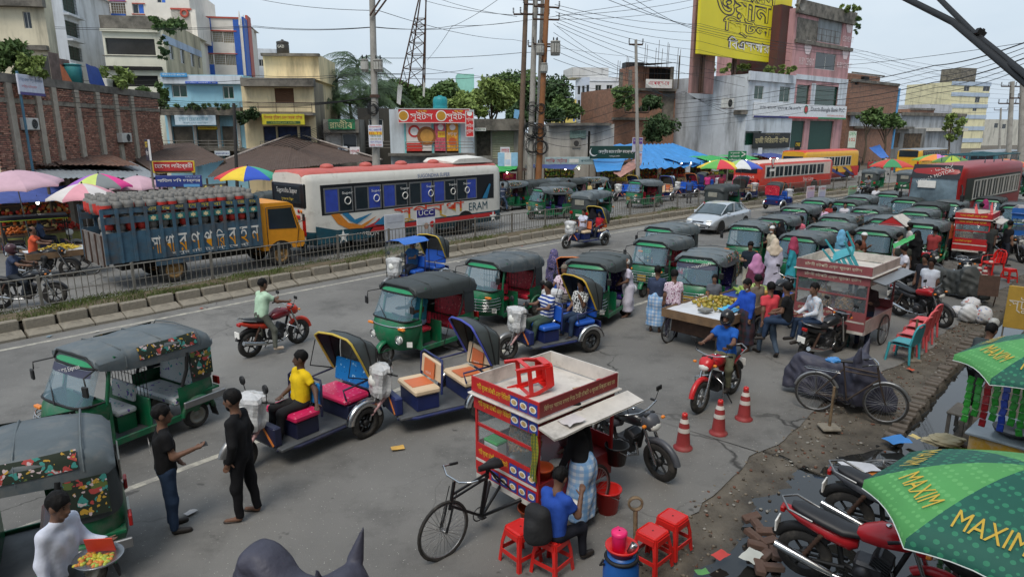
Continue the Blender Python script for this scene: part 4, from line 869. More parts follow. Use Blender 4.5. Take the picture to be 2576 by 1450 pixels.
# blue tarpaulin market roof
C_=tin('roof','wide bright blue tarpaulin roof over lit fruit stalls',[(1615,364,66),(1690,362,70),(1835,412,66),(1655,424,56)],M_TARPB,pitch=1.6,amp=.10)
tin('tarp_panel','',[(1610,364,66),(1625,366,66),(1655,424,56),(1600,424,55)],M_TARPB,pitch=1.5,amp=.06,parent=C_)
D_=tin('roof','lower blue tarpaulin sloping beside the mosque sign',[(1485,366,60),(1600,362,63),(1590,398,56),(1500,420,52)],M_TARPB,pitch=1.4,amp=.08);tin('tin_gap','',[(1530,378,60.5),(1600,360,63.5),(1600,376,61),(1545,392,57)],M_TINR,parent=D_)
tarp([at_y(1490,396,55),at_y(1575,392,56),at_y(1560,428,50),at_y(1500,432,49)],M_TARPB,'sagging blue tarp edge over a dark stall',sag=.4);tarp([at_y(1235,415,47),at_y(1310,414,49),at_y(1296,426,46),at_y(1238,436,44)],mat('tarp_green',C(60,168,88),.6,var=.15),'bright green tarp awning behind the decorated bus',sag=.25);tarp([at_y(1330,412,50),at_y(1455,414,52),at_y(1440,426,48),at_y(1340,422,47)],mat('tarp_navy',C(62,78,140),.7,var=.2),'dull navy awning under the cosmetics shop sign',sag=.3);tarp([at_y(1540,432,50),at_y(1600,398,55),at_y(1612,415,52),at_y(1560,446,48)],mat('tarp_pinkish',C(176,130,118),.7,var=.35,scale=3),'patched pink and grey awning leaning on a pole',sag=.2)
tarp([at_y(1945,408,72),at_y(2000,392,78),at_y(2062,400,78),at_y(2010,416,70)],mat('tarp_green2',C(84,130,82),.7,var=.2),'dusty green awning behind the red bus',sag=.3);tarp([at_y(2020,400,78),at_y(2050,386,82),at_y(2098,390,84),at_y(2060,404,78)],mat('tarp_blue3',C(70,110,176),.7,var=.2),'faded blue awning above the yellow bus',sag=.3);tarp([at_y(2185,372,96),at_y(2212,364,98),at_y(2236,396,92),at_y(2215,398,90)],mat('tarp_blue4',C(60,110,186),.6,var=.2),'steep blue tarp peak beyond the yellow bus',sag=.2)
# free standing and hanging signs
class Plane:
 def __init__(s,x,y,Y,ang=8.):s.p=at_y(x,y,Y);s.a=rad(ang);s.d=Vector((math.cos(s.a),math.sin(s.a),0));s.p.z=0
 world=Fac.world;uv=Fac.uv;rect=Fac.rect
def sgn(x0,y0,x1,y1,Y,bg_,lines,label,ang=8.,post=0,pm=None,**k):
 o=signboard(Plane((x0+x1)/2,(y0+y1)/2,Y,ang),x0,y0,x1,y1,bg_,lines,label,0.,**k)
 if post:
  w=[c for c in o.children if c.name.startswith('panel')][0].dimensions
  for dx in((0,)if post==1 else(-w[0]*.45,w[0]*.45)):post_under(o,o.location.z-ZF,pm or M_STEEL,.045,dx)
 return o
sgn(384,405,490,435,29,mat('sign_yellow',C(206,180,50),.5),[(None,paint(176,36,36),.03,.97,.16,.94),('হোসেন লাইব্রেরী',WHT,.06,.95,.32,.86),(None,paint(60,40,30),.05,.92,.06,.18)],'red and yellow library sign with white Bengali lettering',post=2)
sgn(392,441,508,470,28,mat('sign_navy',C(34,52,120),.5,var=.1),[('শাতিল দধি ভান্ডার',WHT,.04,.97,.35,.75),('০১৭১২-২১৫১৪',paint(180,200,220),.65,.97,.78,.95),(None,paint(90,150,200),.6,.95,.0,.25)],'navy blue yoghurt shop sign under the library sign',post=2)
sgn(366,350,380,405,28.5,paint(52,48,60),[(None,paint(210,210,206),.62,1,.02,.98),('ফোন',YEL,.1,.55,.6,.9),('সার্ভিস',WHT,.1,.55,.2,.5)],'tall narrow dark sign on a thin post',post=1)
sgn(927,315,962,370,39.6,paint(214,214,220),[('GatewayEdu',RED,.08,.92,.88,.97),('HSC একাডেমী',paint(50,60,170),.05,.95,.74,.86),(None,YEL,.03,.97,.56,.71),('IELTS',RED,.06,.94,.58,.70),('সকলের জন্য',paint(40,120,90),.1,.9,.44,.54),('ব্যাংক জব',paint(150,140,30),.1,.9,.31,.41),('জেলা ভিত্তিক',paint(60,70,170),.1,.9,.18,.28),('রেজি চলছে',RED,.06,.94,.05,.15)],'white tuition poster with coloured lines strapped to the concrete pole',name='notice_board')
sgn(1252,384,1302,418,44.5,paint(150,196,220),[(None,WHT,.33,.66,.0,1.),(None,paint(196,214,228),.36,.62,.1,.5)],'light blue and white medical panel above the green awning')
sgn(1370,395,1502,414,54,paint(176,196,198),[('লাকি ষ্টোর',paint(186,60,70),.02,.42,.12,.88),(None,WHT,.46,.64,.25,.75),('কসমেটিক্স',paint(70,110,120),.68,.98,.25,.75)],'long pale store sign with red and teal lettering')
sgn(1384,416,1460,424,52.5,paint(170,180,170),[('কসমেটিক্স সপ',paint(50,60,60),.1,.6,.1,.9)],'faded second strip below the store sign')
sgn(1483,367,1597,399,53,mat('sign_dgreen',C(26,62,52),.5),[('disc',WHT,.01,.16,.2,.9),('disc',MATS['sign_dgreen'],.04,.17,.28,.95),('কেন্দ্রীয় জামে মসজিদ কমপ্লেক্স',WHT,.19,.97,.36,.74),('দাগনভূঞা, ফেনী।',WHT,.42,.66,.12,.26)],'dark green mosque complex sign with white crescent')
sgn(1590,346,1616,382,51,paint(206,204,214),[(None,paint(110,70,160),.05,.95,.55,.95),('ফ্রি ক্যাম্প',WHT,.1,.9,.68,.86)],'purple and white notice on the slim pole');sgn(1597,384,1614,412,50.8,paint(222,206,214),[('মেলা',RED,.1,.9,.7,.9),('disc',paint(200,150,110),.3,.7,.1,.4)],'small pink and white poster below the purple notice')
sgn(1831,380,1876,406,62,mat('sign_road',C(36,120,76),.5),[('বসুরহাট',WHT,.1,.62,.7,.92),('কবিরহাট',WHT,.1,.62,.4,.62),('ফাজিলের ঘাট',WHT,.06,.7,.06,.28),('>',WHT,.72,.95,.45,.95)],'green road direction sign with white arrows',post=2)
sgn(1906,372,1916,395,72,paint(200,204,206),[],'narrow white hanging sign by the restaurant',name='hanging_sign');sgn(1998,356,2012,386,74,mat('black_sign',C(24,26,24),.5),[('সেরা',YEL,.1,.9,.6,.9)],'narrow black upright sign by the bank door',name='hanging_sign')
sgn(2133,330,2152,372,92,paint(196,206,190),[('DEN',paint(60,140,80),.1,.9,.75,.95),('102',RED,.1,.9,.4,.6)],'tilted white shop banner with red numerals',name='banner')
sgn(880,370,905,398,47,paint(224,220,220),[('স্টেশনারী',paint(196,40,60),.05,.95,.4,.8)],'white stationery sign with red lettering behind the bus');sgn(850,368,874,382,48,paint(216,220,224),[('জেন্টস',paint(60,90,150),.1,.9,.3,.7)],'small white and blue sign on the gallery front')
sgn(540,380,578,392,46,paint(206,214,220),[('জাফর মেডিকেল',paint(40,60,140),.05,.95,.35,.75)],'white medical hall strip above the tin roofs');sgn(1258,370,1282,390,46,paint(206,204,206),[('অফার',RED,.1,.9,.3,.8)],'small white offer board on the shop row')
sgn(1264,436,1298,452,47.5,mat('sign_magenta',C(190,44,90),.5),[('১০% ছাড়',YEL,.2,.8,.2,.8)],'magenta discount banner in a lit stall')
# ---- poles and wires
M_POLEC=mat('pole_concrete',C(158,154,146),.9,var=.18,scale=1.2,dirt=.3);M_POLER=mat('pole_rust',C(140,92,54),.8,var=.25,scale=1.5,dirt=.35,dcol=(.12,.09,.07));M_POLEB=mat('pole_brown',C(112,92,76),.85,var=.25,scale=1.5,dirt=.4)
def pole(x,yb,xt,yt,Y,r0,r1,m,label,name='utility_pole',steps=1):
 a=at_y(x,yb,Y);a.z=ZF;t=at_y(xt,yt,Y);o=thing(name,label,'pole',a,0,None);d=t-a;b=MB()
 b.tube([(0,0,0),d*.45,d],[r0,(r0+r1)/2,r1],10);b.build('shaft',m,o);o['top']=d.z;return o,d
def crossarm(o,d,f,w,ang=8,n=3,m=None):
 p=d*f;a=rad(ang);e=Vector((math.cos(a),math.sin(a),0));b=MB();b.tube([p-e*w,p+e*w],.06,4);arm=b.build('crossarm',m or M_RUST,o)
 for i in range(n):
  q=p+e*w*(2*i/max(1,n-1)-1)+Vector((0,0,.06));k=MB()
  for j in range(4):k.lathe([(.02,j*.09),(.07,j*.09+.02),(.03,j*.09+.07)],8,q)
  k.build('insulator',M_FRAMED,arm)
def transformer(o,p,r=.3,h=.8,m=None):
 b=MB();b.lathe([(.01,0),(r,.02),(r,h*.92),(r*1.06,h*.93),(r*1.06,h),(.01,h*1.02)],16,p)
 for k in range(5):b.obox((p[0]+r*1.1*math.cos(k*.5-2.6),p[1]+r*1.1*math.sin(k*.5-2.6),p[2]+h*.5),(.03,.12,h*.6),(0,0,k*.5-2.6))
 tr=b.build('transformer',m or paint(170,168,160,.6,dirt=.3),o)
 for k in(-.12,.12):c=MB();c.lathe([(.03,0),(.06,.03),(.03,.06),(.06,.09),(.03,.12),(.05,.15),(.02,.24)],8,(p[0]+k,p[1],p[2]+h));c.build('bushing',M_BLACK,tr)
def coil(o,p,r,n=6):
 for i in range(n):b=MB();b.torus((p[0]+random.uniform(-.08,.08),p[1]-.22-.03*i,p[2]+random.uniform(-.15,.15)),r*random.uniform(.7,1.1),.018,'y',18,4);b.build('cable_coil',M_BLACK,o)
O1,D1=pole(946,470,933,-120,40,.25,.15,M_POLEC,'tall pale concrete pole with two grey transformers behind the bus');k=40/F_PX
for px_,py in((919,182),(953,182)):q=at_y(px_,py,40)-O1.location;transformer(O1,(q.x,q.y-.1,q.z),.2 if px_<930 else .26,.7 if px_<930 else .68)
q=at_y(943,242,40)-O1.location;b=MB();b.box(q.x-.24,q.x+.24,-.24,.24,q.z-.08,q.z+.08);b.build('clamp',M_RUST,O1);coil(O1,(q.x-.1,0,q.z-.7),.3,7)
for x0,y0,x1,y1 in((930,40,975,-30),(942,40,1000,-40)):a,c=at_y(x0,y0,39.7),at_y(x1,y1,39.7);b=MB();b.tube([a-O1.location,c-O1.location],.05,4);b.build('brace',M_RUST,O1)
O2,D2=pole(1305,410,1326,-90,47,.22,.15,M_POLEB,'brown steel pole leaning at the left of the transformer group');O3,D3=pole(1352,420,1380,-90,46.5,.24,.16,M_POLER,'orange rusty pole with a large grey transformer')
O4,D4=pole(1331,420,1349,-90,46.8,.24,.16,M_POLEC,'pale concrete pole wound with black cable coils');O5,D5=pole(1348,420,1366,-60,48,.18,.12,M_POLEC,'thin grey pole between the rusty pole and concrete pole')
for O_,px_,py,s_ in((O3,1396,141,.34),(O4,1358,140,.27),(O5,1368,185,.24)):q=at_y(px_,py,46.4)-O_.location;transformer(O_,(q.x,q.y-.1,q.z),s_*.9,s_*2.7)
for O_,D_v,fs in((O2,D2,(.80,.86)),(O3,D3,(.83,.78,.68)),(O4,D4,(.92,.84,.80)),(O5,D5,(.70,))):
 for f in fs:crossarm(O_,D_v,f,random.uniform(.7,1.0),random.uniform(-5,25),3)
for O_ in(O4,O3):q=at_y(1345,330,46)-O_.location;coil(O_,(0.1,0,q.z),.45,8);coil(O_,(.2,0,q.z-1.0),.5,6);coil(O_,(.15,0,q.z+1.5),.3,5)
O6,D6=pole(1607,440,1599,100,50,.16,.1,M_POLEC,'slim pale concrete pole carrying notices by the blue tarpaulin');crossarm(O6,D6,.97,.5,8,2);crossarm(O6,D6,.55,.9,8,4)
O7,D7=pole(591,470,588,260,33,.09,.07,mat('pole_dark',C(52,50,48),.8),'short dark post in front of the light blue market');O8,D8=pole(2536,430,2546,205,68,.28,.2,M_POLEC,'grey concrete pole with crossarms at the street end');crossarm(O8,D8,.95,1.2,8,4);crossarm(O8,D8,.78,1.4,8,4);O9,D9=pole(2571,430,2572,190,60,.28,.2,M_POLEC,'stout grey pole at the far right of the street end');crossarm(O9,D9,.8,1.2,8,4)
O10,D10=pole(2512,400,2517,272,120,.22,.15,M_POLEC,'distant thin pole with one crossarm');crossarm(O10,D10,.96,1.3,8,3)
def wire(pts,r=.016,sag=.3,label=None,grp='overhead cables',m=None,n=10):
 P=[Vector(p)for p in pts];c=P[0].copy();out=[]
 for a,b_ in zip(P[:-1],P[1:]):
  for i in range(n):t=i/n;p=a.lerp(b_,t);p.z-=sag*4*t*(1-t)*(a-b_).length/30;out.append(p-c)
 out.append(P[-1]-c);b=MB();b.tube(out,r,4,cap=False);o=b.build('overhead_cable',m or M_BLACK,None,c);return tag(o,label or 'thin black overhead cable strung across the street','cable',grp)
W_=lambda*a:[at_y(*p)for p in a]
for pts in([(600,-14,60),(952,27,40),(1290,100,70),(1700,150,92)],[(0,62,50),(643,66,50),(940,68,40),(1180,67,55),(1490,26,55),(1700,-14,60)],[(0,67,50),(643,69,50),(940,69,40),(1140,65,55),(1320,52,47)],[(0,195,60),(643,190,50),(935,182,40),(1070,172,60),(1390,210,55),(1700,238,60)],[(0,205,60),(643,200,48),(935,185,40),(1190,172,58)],[(1074,152,60),(1135,68,50),(1262,-8,40)],[(1068,2,60),(1290,38,47)],[(1095,-6,60),(1300,42,47)],[(940,146,40),(1310,133,47),(1390,127,47)],[(935,192,40),(1240,192,55),(1590,183,60),(1900,173,75),(2575,108,40)],[(1400,40,47),(1750,-2,60)],[(1395,49,47),(1760,12,75),(1990,-8,80)]):wire(W_(*pts),sag=.35,label='long thin cable sagging over the shop roofs between poles')
for i in range(7):wire(W_((1395+i,12+i*9,47),(1760,60+i*22,70),(2180,130+i*21,95),(2560,218+i*10,130)),sag=.45,label='power line running from the rusty poles past the yellow billboard')
for i in range(3):wire(W_((1500+i*40,-12,36),(1760,66+i*6,55),(2150,124+i*8,80),(2575,190+i*14,110)),sag=.3,label='high line crossing the sky in front of the pink tower')
for i in range(5):wire(W_((1392,60+i*22,47),(1520+i*18,150+i*14,58),(1590,180+i*8,52)),sag=.3,label='steep line dropping from the transformers to the slim pole')
for i in range(6):wire(W_((1598,190+i*5,50),(1720,250-i*4,70),(1870,230+i*14,78),(2140,215+i*12,95)),sag=.6,label='slack line from the slim pole along the bank wall')
for i in range(6):wire(W_((2575,108+i*13,22),(2350,165+i*14,34),(2040,214+i*13,60),(1700,262+i*12,75)),sag=.3,r=.012 if i%3 else .022,label='line rising over the queue towards the near roadside')
for i in range(9):wire(W_((940,238+i*5,40),(800-i*4,320+i*6,44),(655+i*6,366+i*3,47)),sag=.25,label='service line fanning down from the concrete pole to the yellow house')
for i in range(6):wire(W_((0,290-i*18,30),(400,280-i*6,42),(610,270-i*3,47),(930,246,40)),sag=.5,r=.012,label='thin line along the brick wall to the concrete pole')
for i in range(5):wire(W_((1345,300+i*12,47),(1440,290+i*20,52),(1600,235+i*22,50)),sag=.8,label='drooping line from the cable coils to the slim pole')
wire([at_y(2225,-30,2.9),at_y(2395,55,2.45),at_y(2580,210,2.0),at_y(2700,330,1.7)],.012,0.,'thick black insulated cable passing close by overhead','thick near cables');wire([at_y(2345,-20,2.8),at_y(2450,85,2.4),at_y(2580,190,2.0),at_y(2700,290,1.7)],.012,0.,'thick black insulated cable passing close by overhead','thick near cables')
b=MB();q=at_y(2464,84,2.36);b.obox((0,0,0),(.03,.02,.02),(0,.6,0));b.tube([(0,0,0),(.012,0,.012)],.006,5);tag(b.build('cable_clip',M_BLACK,None,q),'small black clip joining the two thick near cables','clip')
# ============== vehicles: local +X forward, +Y left, origin on the ground
M_TYRE=mat('tyre',C(44,42,40),.85,var=.25,scale=8,bump=.3,bscale=40,dirt=.35,dcol=(.13,.115,.095),dscale=6)
M_CHROME=mat('chrome',C(200,200,200),.22,metal=1.,var=.05);M_ALU=mat('alloy',C(150,150,150),.4,metal=.8,var=.1)
M_GREEN=mat('cng_green',C(18,104,66),.38,var=.16,scale=3,dirt=.42,dcol=(.13,.125,.10),dscale=5,rnd=.2)
M_GREENL=mat('cng_green_light',C(34,142,92),.4,var=.08,rnd=.15)
M_CANOPY=mat('canopy',C(88,97,101),.55,var=.16,scale=2.2,bump=.45,bscale=4,rnd=.3,dirt=.42,dcol=(.2,.19,.17),dscale=3)
M_CANOPYD=mat('canopy_dark',C(62,68,68),.6,var=.15,scale=2.2,bump=.4,bscale=4,rnd=.25)
M_SCREEN=mat('windscreen',C(120,150,165),.06,var=0,spec=.7,alpha=.42)
M_CLEAR=mat('clear_glass',C(170,185,190),.05,var=0,spec=.4,alpha=.1)
M_LAMP=mat('headlamp',C(226,226,220),.12,var=0);M_AMBER=mat('amber_lamp',C(226,130,40),.3,var=0);M_REDL=mat('tail_lamp',C(170,24,22),.3,var=0)
M_FLOOR=mat('floor_plate',C(96,98,100),.6,metal=.3,var=.25,dirt=.3);M_ENGINE=mat('engine_metal',C(70,70,72),.45,metal=.6,var=.3)
M_SEATB=mat('black_seat',C(34,34,37),.5,var=.15)
SEAT={'red':pattern('seat_red',C(196,44,62),[C(226,120,120),C(70,16,24)],'flower',9.,.4,.22),'teal':pattern('seat_teal',C(30,140,110),[C(200,190,80),C(70,190,190)],'flower',9.,.4,.2),'purple':pattern('seat_purple',C(74,60,130),[C(206,200,214),C(170,140,200)],'flower',8.,.4,.18),'white':pattern('seat_white',C(204,206,206),[C(120,90,170),C(60,160,160)],'flower',7.,.4,.2),'maroon':mat('seat_maroon',C(110,22,32),.25,var=.1)}
FLOWER=pattern('painted_flowers',C(46,54,44),[C(96,110,60),C(176,74,70),C(66,140,132),C(190,150,60),C(200,180,180)],'flower',4.2,.5,.26)
def wheel(parent,p,r,w,kind='disc',rim=None,n=24):
 b=MB();h=w/2
 b.lathe([(r*.62,-h*.8),(r*.7,-h),(r*.93,-h*.95),(r,-h*.55),(r,h*.55),(r*.93,h*.95),(r*.7,h),(r*.62,h*.8)],n,(0,0,0),'y')
 o=b.build('wheel',M_TYRE,parent,p);k=MB()
 if kind=='disc':k.lathe([(.01,-h*.9),(r*.15,-h*.9),(r*.2,-h*.55),(r*.45,-h*.35),(r*.5,-h*.85),(r*.66,-h*.9),(r*.66,h*.9),(r*.5,h*.85),(r*.45,h*.35),(r*.2,h*.55),(r*.15,h*.9),(.01,h*.9)],20,ax='y')
 elif kind=='alloy':
  k.lathe([(r*.62,-h*.75),(r*.72,-h*.75),(r*.72,h*.75),(r*.62,h*.75),(r*.62,-h*.75)],n,ax='y');k.lathe([(.01,-h),(r*.2,-h),(r*.2,h),(.01,h)],14,ax='y')
  for i in range(6):a=i*math.pi/3;k.tube([(r*.15*math.cos(a),0,r*.15*math.sin(a)),(r*.66*math.cos(a+.12),0,r*.66*math.sin(a+.12))],r*.055,5)
 else:
  k.torus((0,0,0),r*.9,r*.03,'y',n,5);k.lathe([(.01,-.05),(.03,-.05),(.03,.05),(.01,.05)],10,ax='y')
  for i in range(28):a=i*2*math.pi/28;a2=a+(.35 if i%2 else-.35);s_=.04 if(i//2)%2 else-.04;k.tube([(.028*math.cos(a2),s_,.028*math.sin(a2)),(r*.9*math.cos(a),0,r*.9*math.sin(a))],.0022,3,cap=False)
 k.build('rim',rim or M_ALU,o);return o
def bike_tyre(parent,p,r):
 b=MB();b.torus((0,0,0),r,.02,'y',28,6);o=b.build('wheel',M_TYRE,parent,p);k=MB();k.torus((0,0,0),r*.93,.012,'y',28,4);k.lathe([(.005,-.05),(.022,-.05),(.022,.05),(.005,.05)],8,ax='y')
 for i in range(32):a=i*2*math.pi/32;a2=a+(.4 if i%2 else-.4);s_=.04 if(i//2)%2 else-.04;k.tube([(.02*math.cos(a2),s_,.02*math.sin(a2)),(r*.93*math.cos(a),0,r*.93*math.sin(a))],.0028,3,cap=False)
 k.build('rim',M_ALU,o);return o
def ushape(xb,xf,w,z,n=14,pw=2.6):
 out=[]
 for i in range(n+1):
  t=math.pi*(i/n)-math.pi/2;c,s_=math.cos(t),math.sin(t)
  out.append((xb+(xf-xb)*abs(c)**(2/pw),w*math.copysign(abs(s_)**(2/pw),s_),z))
 return out
def make_cng(seat='red',guard=True,canopy=None,flowers=False,rear_win=False,header=None,banner=None,tray=False):
 t=thing('auto_rickshaw','x','autorickshaw');canopy=canopy or M_CANOPY
 b=MB();b.loft([ushape(.62,1.02,.40,.30),ushape(.62,1.17,.53,.50),ushape(.62,1.22,.60,.72),ushape(.62,1.17,.63,.90),ushape(.64,1.10,.63,.98)],0,False,False,closed=False)
 b.box(.60,.64,-.62,.62,.30,.97);b.build('nose',M_GREEN,t)
 b=MB();b.lathe([(.25,-.07),(.29,-.06),(.29,.06),(.25,.07)],24,(1.13,0,.24),'y');b.v=[(x,y,max(z,.30))for x,y,z in b.v];b.build('front_fender',M_GREEN,t)
 wheel(t,(1.13,0,.215),.215,.10)
 ws=MB();lo_,hi_=ushape(.66,1.08,.60,1.0,14,4.2),ushape(.52,.80,.57,1.53,14,4.2);ws.loft([lo_[1:-1],hi_[1:-1]],0,False,False,closed=False);w_=ws.build('windscreen',M_SCREEN,t)
 fr=MB();fr.tube(lo_+hi_[::-1]+[lo_[0]],.022,5);fr.build('frame',M_BLACK,w_)
 b=MB();b.loft([ushape(.52,.80,.58,1.53,14,4.2),ushape(.46,.76,.585,1.60,14,4.2),ushape(.44,.70,.57,1.68,14,4.2)],0,False,False,closed=False);hb=b.build('header',M_GREENL,t)
 if header:letters(header,paint(206,226,214),hb,(.805,0,1.615),(0,-.2,math.pi/2),fit=(.55,.075,1))
 if banner:
  b=MB();l0,l1=ushape(.54,.875,.585,1.40,10,4.2),ushape(.53,.825,.58,1.51,10,4.2);b.loft([l0[2:-2],l1[2:-2]],0,False,False,closed=False);bo=b.build('sunstrip',paint(60,62,84),t);letters(banner,WHT,bo,(.862,0,1.455),(0,-.32,math.pi/2),fit=(.86,.085,1))
 for sy in(-1,1):b=MB();b.tube([(.66,sy*.61,.95),(.54,sy*.585,1.5),(.44,sy*.59,1.66)],.03,6);b.build('pillar',M_GREEN,t)
 # canopy
 def ring(x,w,zb,zt,kk=1.):return[(x,-w,zb),(x,-w,zb+.10),(x,-w*.985,zt-.13),(x,-w*.9,zt-.045),(x,-w*.6,zt-.012),(x,0,zt+.012*kk),(x,w*.6,zt-.012),(x,w*.9,zt-.045),(x,w*.985,zt-.13),(x,w,zb+.10),(x,w,zb)]
 b=MB();b.loft([ring(.74,.61,1.56,1.70),ring(.70,.635,1.50,1.725),ring(.3,.65,1.40,1.745,2),ring(-.1,.655,1.37,1.72),ring(-.35,.66,1.36,1.745,2),ring(-.72,.66,1.34,1.735),ring(-1.0,.655,1.34,1.70),ring(-1.16,.63,1.36,1.64),ring(-1.24,.58,1.40,1.54)],0,True,True,closed=False);cn=b.build('canopy',canopy,t)
 b=MB();b.tube([(.72,-.6,1.52),(.76,-.4,1.695),(.76,.4,1.695),(.72,.6,1.52)],.02,5);b.build('canopy_hem',M_BLACK,cn)
 for x_ in(.3,-.35,-.95):
  b=MB();b.tube([(x_,-.655,1.45),(x_,-.645,1.62),(x_,-.55,1.725),(x_,0,1.762),(x_,.55,1.725),(x_,.645,1.62),(x_,.655,1.45)],.012,4);b.build('hoop',canopy,cn)
 b=MB();b.loft([ushape(-.74,-1.27,.645,.84,14,4),ushape(-.72,-1.26,.655,1.1,14,4),ushape(-.70,-1.22,.655,1.42,14,4)],0,False,False,closed=False);rc=b.build('rear_curtain',M_CANOPYD if canopy is M_CANOPY else canopy,t)
 if rear_win or True:w=MB();w.rbox(-1.285,-1.262,-.28,.28,1.08,1.34,.008);w.build('rear_window',mat('yellowed_plastic',C(150,148,136),.3,var=.2),rc)
 if flowers:
  for sy in(1,-1):
   w=MB();w.grid([[(-.74-.4*i/4,sy*(.668-.002*i),z)for i in range(5)]for z in(.92,1.15,1.38)]);w.build('painted_panel',FLOWER,rc)
   w=MB();w.grid([[(.1-1.0*i/8,sy*y_,z_+.004*math.sin(i))for i in range(9)]for y_,z_ in((.668,1.50),(.655,1.60),(.60,1.70))]);w.build('painted_flowers',FLOWER,cn)
 b=MB();b.loft([ushape(-.50,-1.22,.60,.30,14,4),ushape(-.48,-1.28,.64,.45,14,4),ushape(-.46,-1.29,.655,.70,14,4),ushape(-.46,-1.27,.65,.84,14,4)],0,False,False,closed=False);b.box(-1.25,-.47,-.63,.63,.60,.63);rb=b.build('rear_body',M_GREEN,t)
 for sy in(-1,1):b=MB();b.rbox(-1.325,-1.285,sy*.48-.08,sy*.48+.08,.62,.76,.01);b.build('tail_lamp',M_REDL,rb)
 b=MB();b.rbox(-1.315,-1.285,-.2,.2,.5,.62,.005);b.build('number_plate',paint(206,206,196),rb)
 b=MB();b.box(-.5,.62,-.60,.60,.27,.31);b.build('floor',M_FLOOR,t)
 for sy in(-1,1):
  b=MB();b.rbox(-.5,.62,sy*.615-.02,sy*.615+.02,.25,.36,.01);b.build('sill',M_GREEN,t)
  b=MB();b.tube([(-.55,sy*.64,.84),(-.66,sy*.645,1.1),(-.70,sy*.65,1.4)],.03,5);b.build('pillar',M_BLACK,t)
 b=MB();b.rbox(-.02,.02,-.6,.6,.31,.82,.01);bk=b.build('partition',M_GREEN,t);g_=MB()
 for i in range(13):y=-.58+1.16*i/12;g_.tube([(0,y,.82),(0,y,1.42)],.007,3)
 for z in(.98,1.15,1.32):g_.tube([(0,-.6,z),(0,.6,z)],.007,3)
 g_.build('grille',M_BLACK,bk)
 sm=SEAT[seat]
 b=MB();b.rbox(.08,.42,-.38,.38,.58,.68,.03);ds=b.build('driver_seat',sm,t);b=MB();b.box(.1,.4,-.34,.34,.31,.57);b.build('seat_box',M_GREEN,ds)
 b=MB();b.obox((.05,.0,.86),(.07,.6,.28),(0,-.1,0),b=.02);b.build('driver_backrest',sm,t)
 b=MB();b.rbox(-.92,-.42,-.58,.58,.50,.64,.04);b.build('passenger_seat',sm,t);b=MB();b.obox((-.98,0,.92),(.1,1.14,.55),(0,-.14,0),b=.03);b.build('passenger_backrest',sm,t)
 b=MB();b.tube([(.9,0,.72),(.66,0,.98)],.025,6);b.tube([(.66,-.3,1.0),(.68,0,.98),(.66,.3,1.0)],.016,6);b.build('handlebar',M_BLACK,t)
 for sy in(-1,1):
  wheel(t,(-.80,sy*.55,.225),.225,.12,'disc',mat('steel_rim',C(140,138,130),.5,metal=.4,var=.2))
  b=MB();b.torus((-.80,sy*.645,.27),.30,.035,'y',12,5,a0=.1,a1=math.pi-.1,sq=1.6);b.build('mudguard',M_GREEN,t)
  b=MB();b.obox((-1.10,sy*.62,.24),(.02,.16,.22),(0,.25,0));b.build('mudflap',M_BLACK,t)
  b=MB();b.lathe([(.01,.03),(.085,.02),(.09,-.02),(.07,-.05),(.01,-.05)],14,(1.10,sy*.42,.60),'x');hl=b.build('headlight',M_LAMP,t);b=MB();b.torus((1.13,sy*.42,.60),.092,.012,'x',16,5);b.build('bezel',M_CHROME,hl)
  b=MB();b.rbox(1.06,1.13,sy*.50-.09,sy*.50+.09,.82,.87,.01);b.build('indicator',M_AMBER,t)
  b=MB();b.tube([(.74,sy*.58,1.53),(.98,sy*.72,1.5),(.98,sy*.74,1.38)],.012,5);mr=b.build('mirror',M_BLACK,t);b=MB();b.obox((1.0,sy*.75,1.30),(.04,.12,.17),(0,0,sy*.2),b=.015);b.build('mirror_glass',M_BLACK,mr)
 b=MB();b.tube([(1.12,.05,1.0),(1.02,-.18,1.12),(.92,-.42,1.24)],.010,4);b.build('wiper',M_BLACK,t)
 if guard:
  for i,z in enumerate((.50,.58,.66,.74,.80)):
   b=MB();w_=.64-.02*abs(i-2);b.tube([(x+.03,y,zz)for x,y,zz in ushape(.72,1.27-.02*abs(i-2),w_,z,16,3.)],.011,5);b.build('guard_bar',M_CHROME,t)
  for y in(-.5,-.2,.2,.5):b=MB();b.tube([(1.24 if abs(y)<.3 else 1.14,y,.49),(1.25 if abs(y)<.3 else 1.15,y,.81)],.011,4);b.build('guard_post',M_CHROME,t)
  b=MB();b.rbox(1.27,1.285,-.14,.14,.54,.72,.004);b.build('name_plate',paint(170,140,60),t)
  b=MB();b.torus((1.17,0,.80),.20,.010,'x',18,4,0,math.pi);b.build('ornament',M_CHROME,t)
 else:
  b=MB();b.tube([(x+.01,y,z)for x,y,z in ushape(.62,1.18,.635,.88,16,2.6)],.014,5);b.build('chrome_strip',M_CHROME,t)
 b=MB();b.obox((.93,.56,.48),(.012,.12,.12),(.0,0,.62));b.build('fuel_badge',WHT,t)
 if tray:
  for sy in(-1,1):b=MB();b.rbox(-1.3,-.5,sy*.72-.02,sy*.72+.02,.46,.58,.01);b.build('side_guard',M_ALU,t)
 return t
CNGG='green autorickshaws'
protos={}
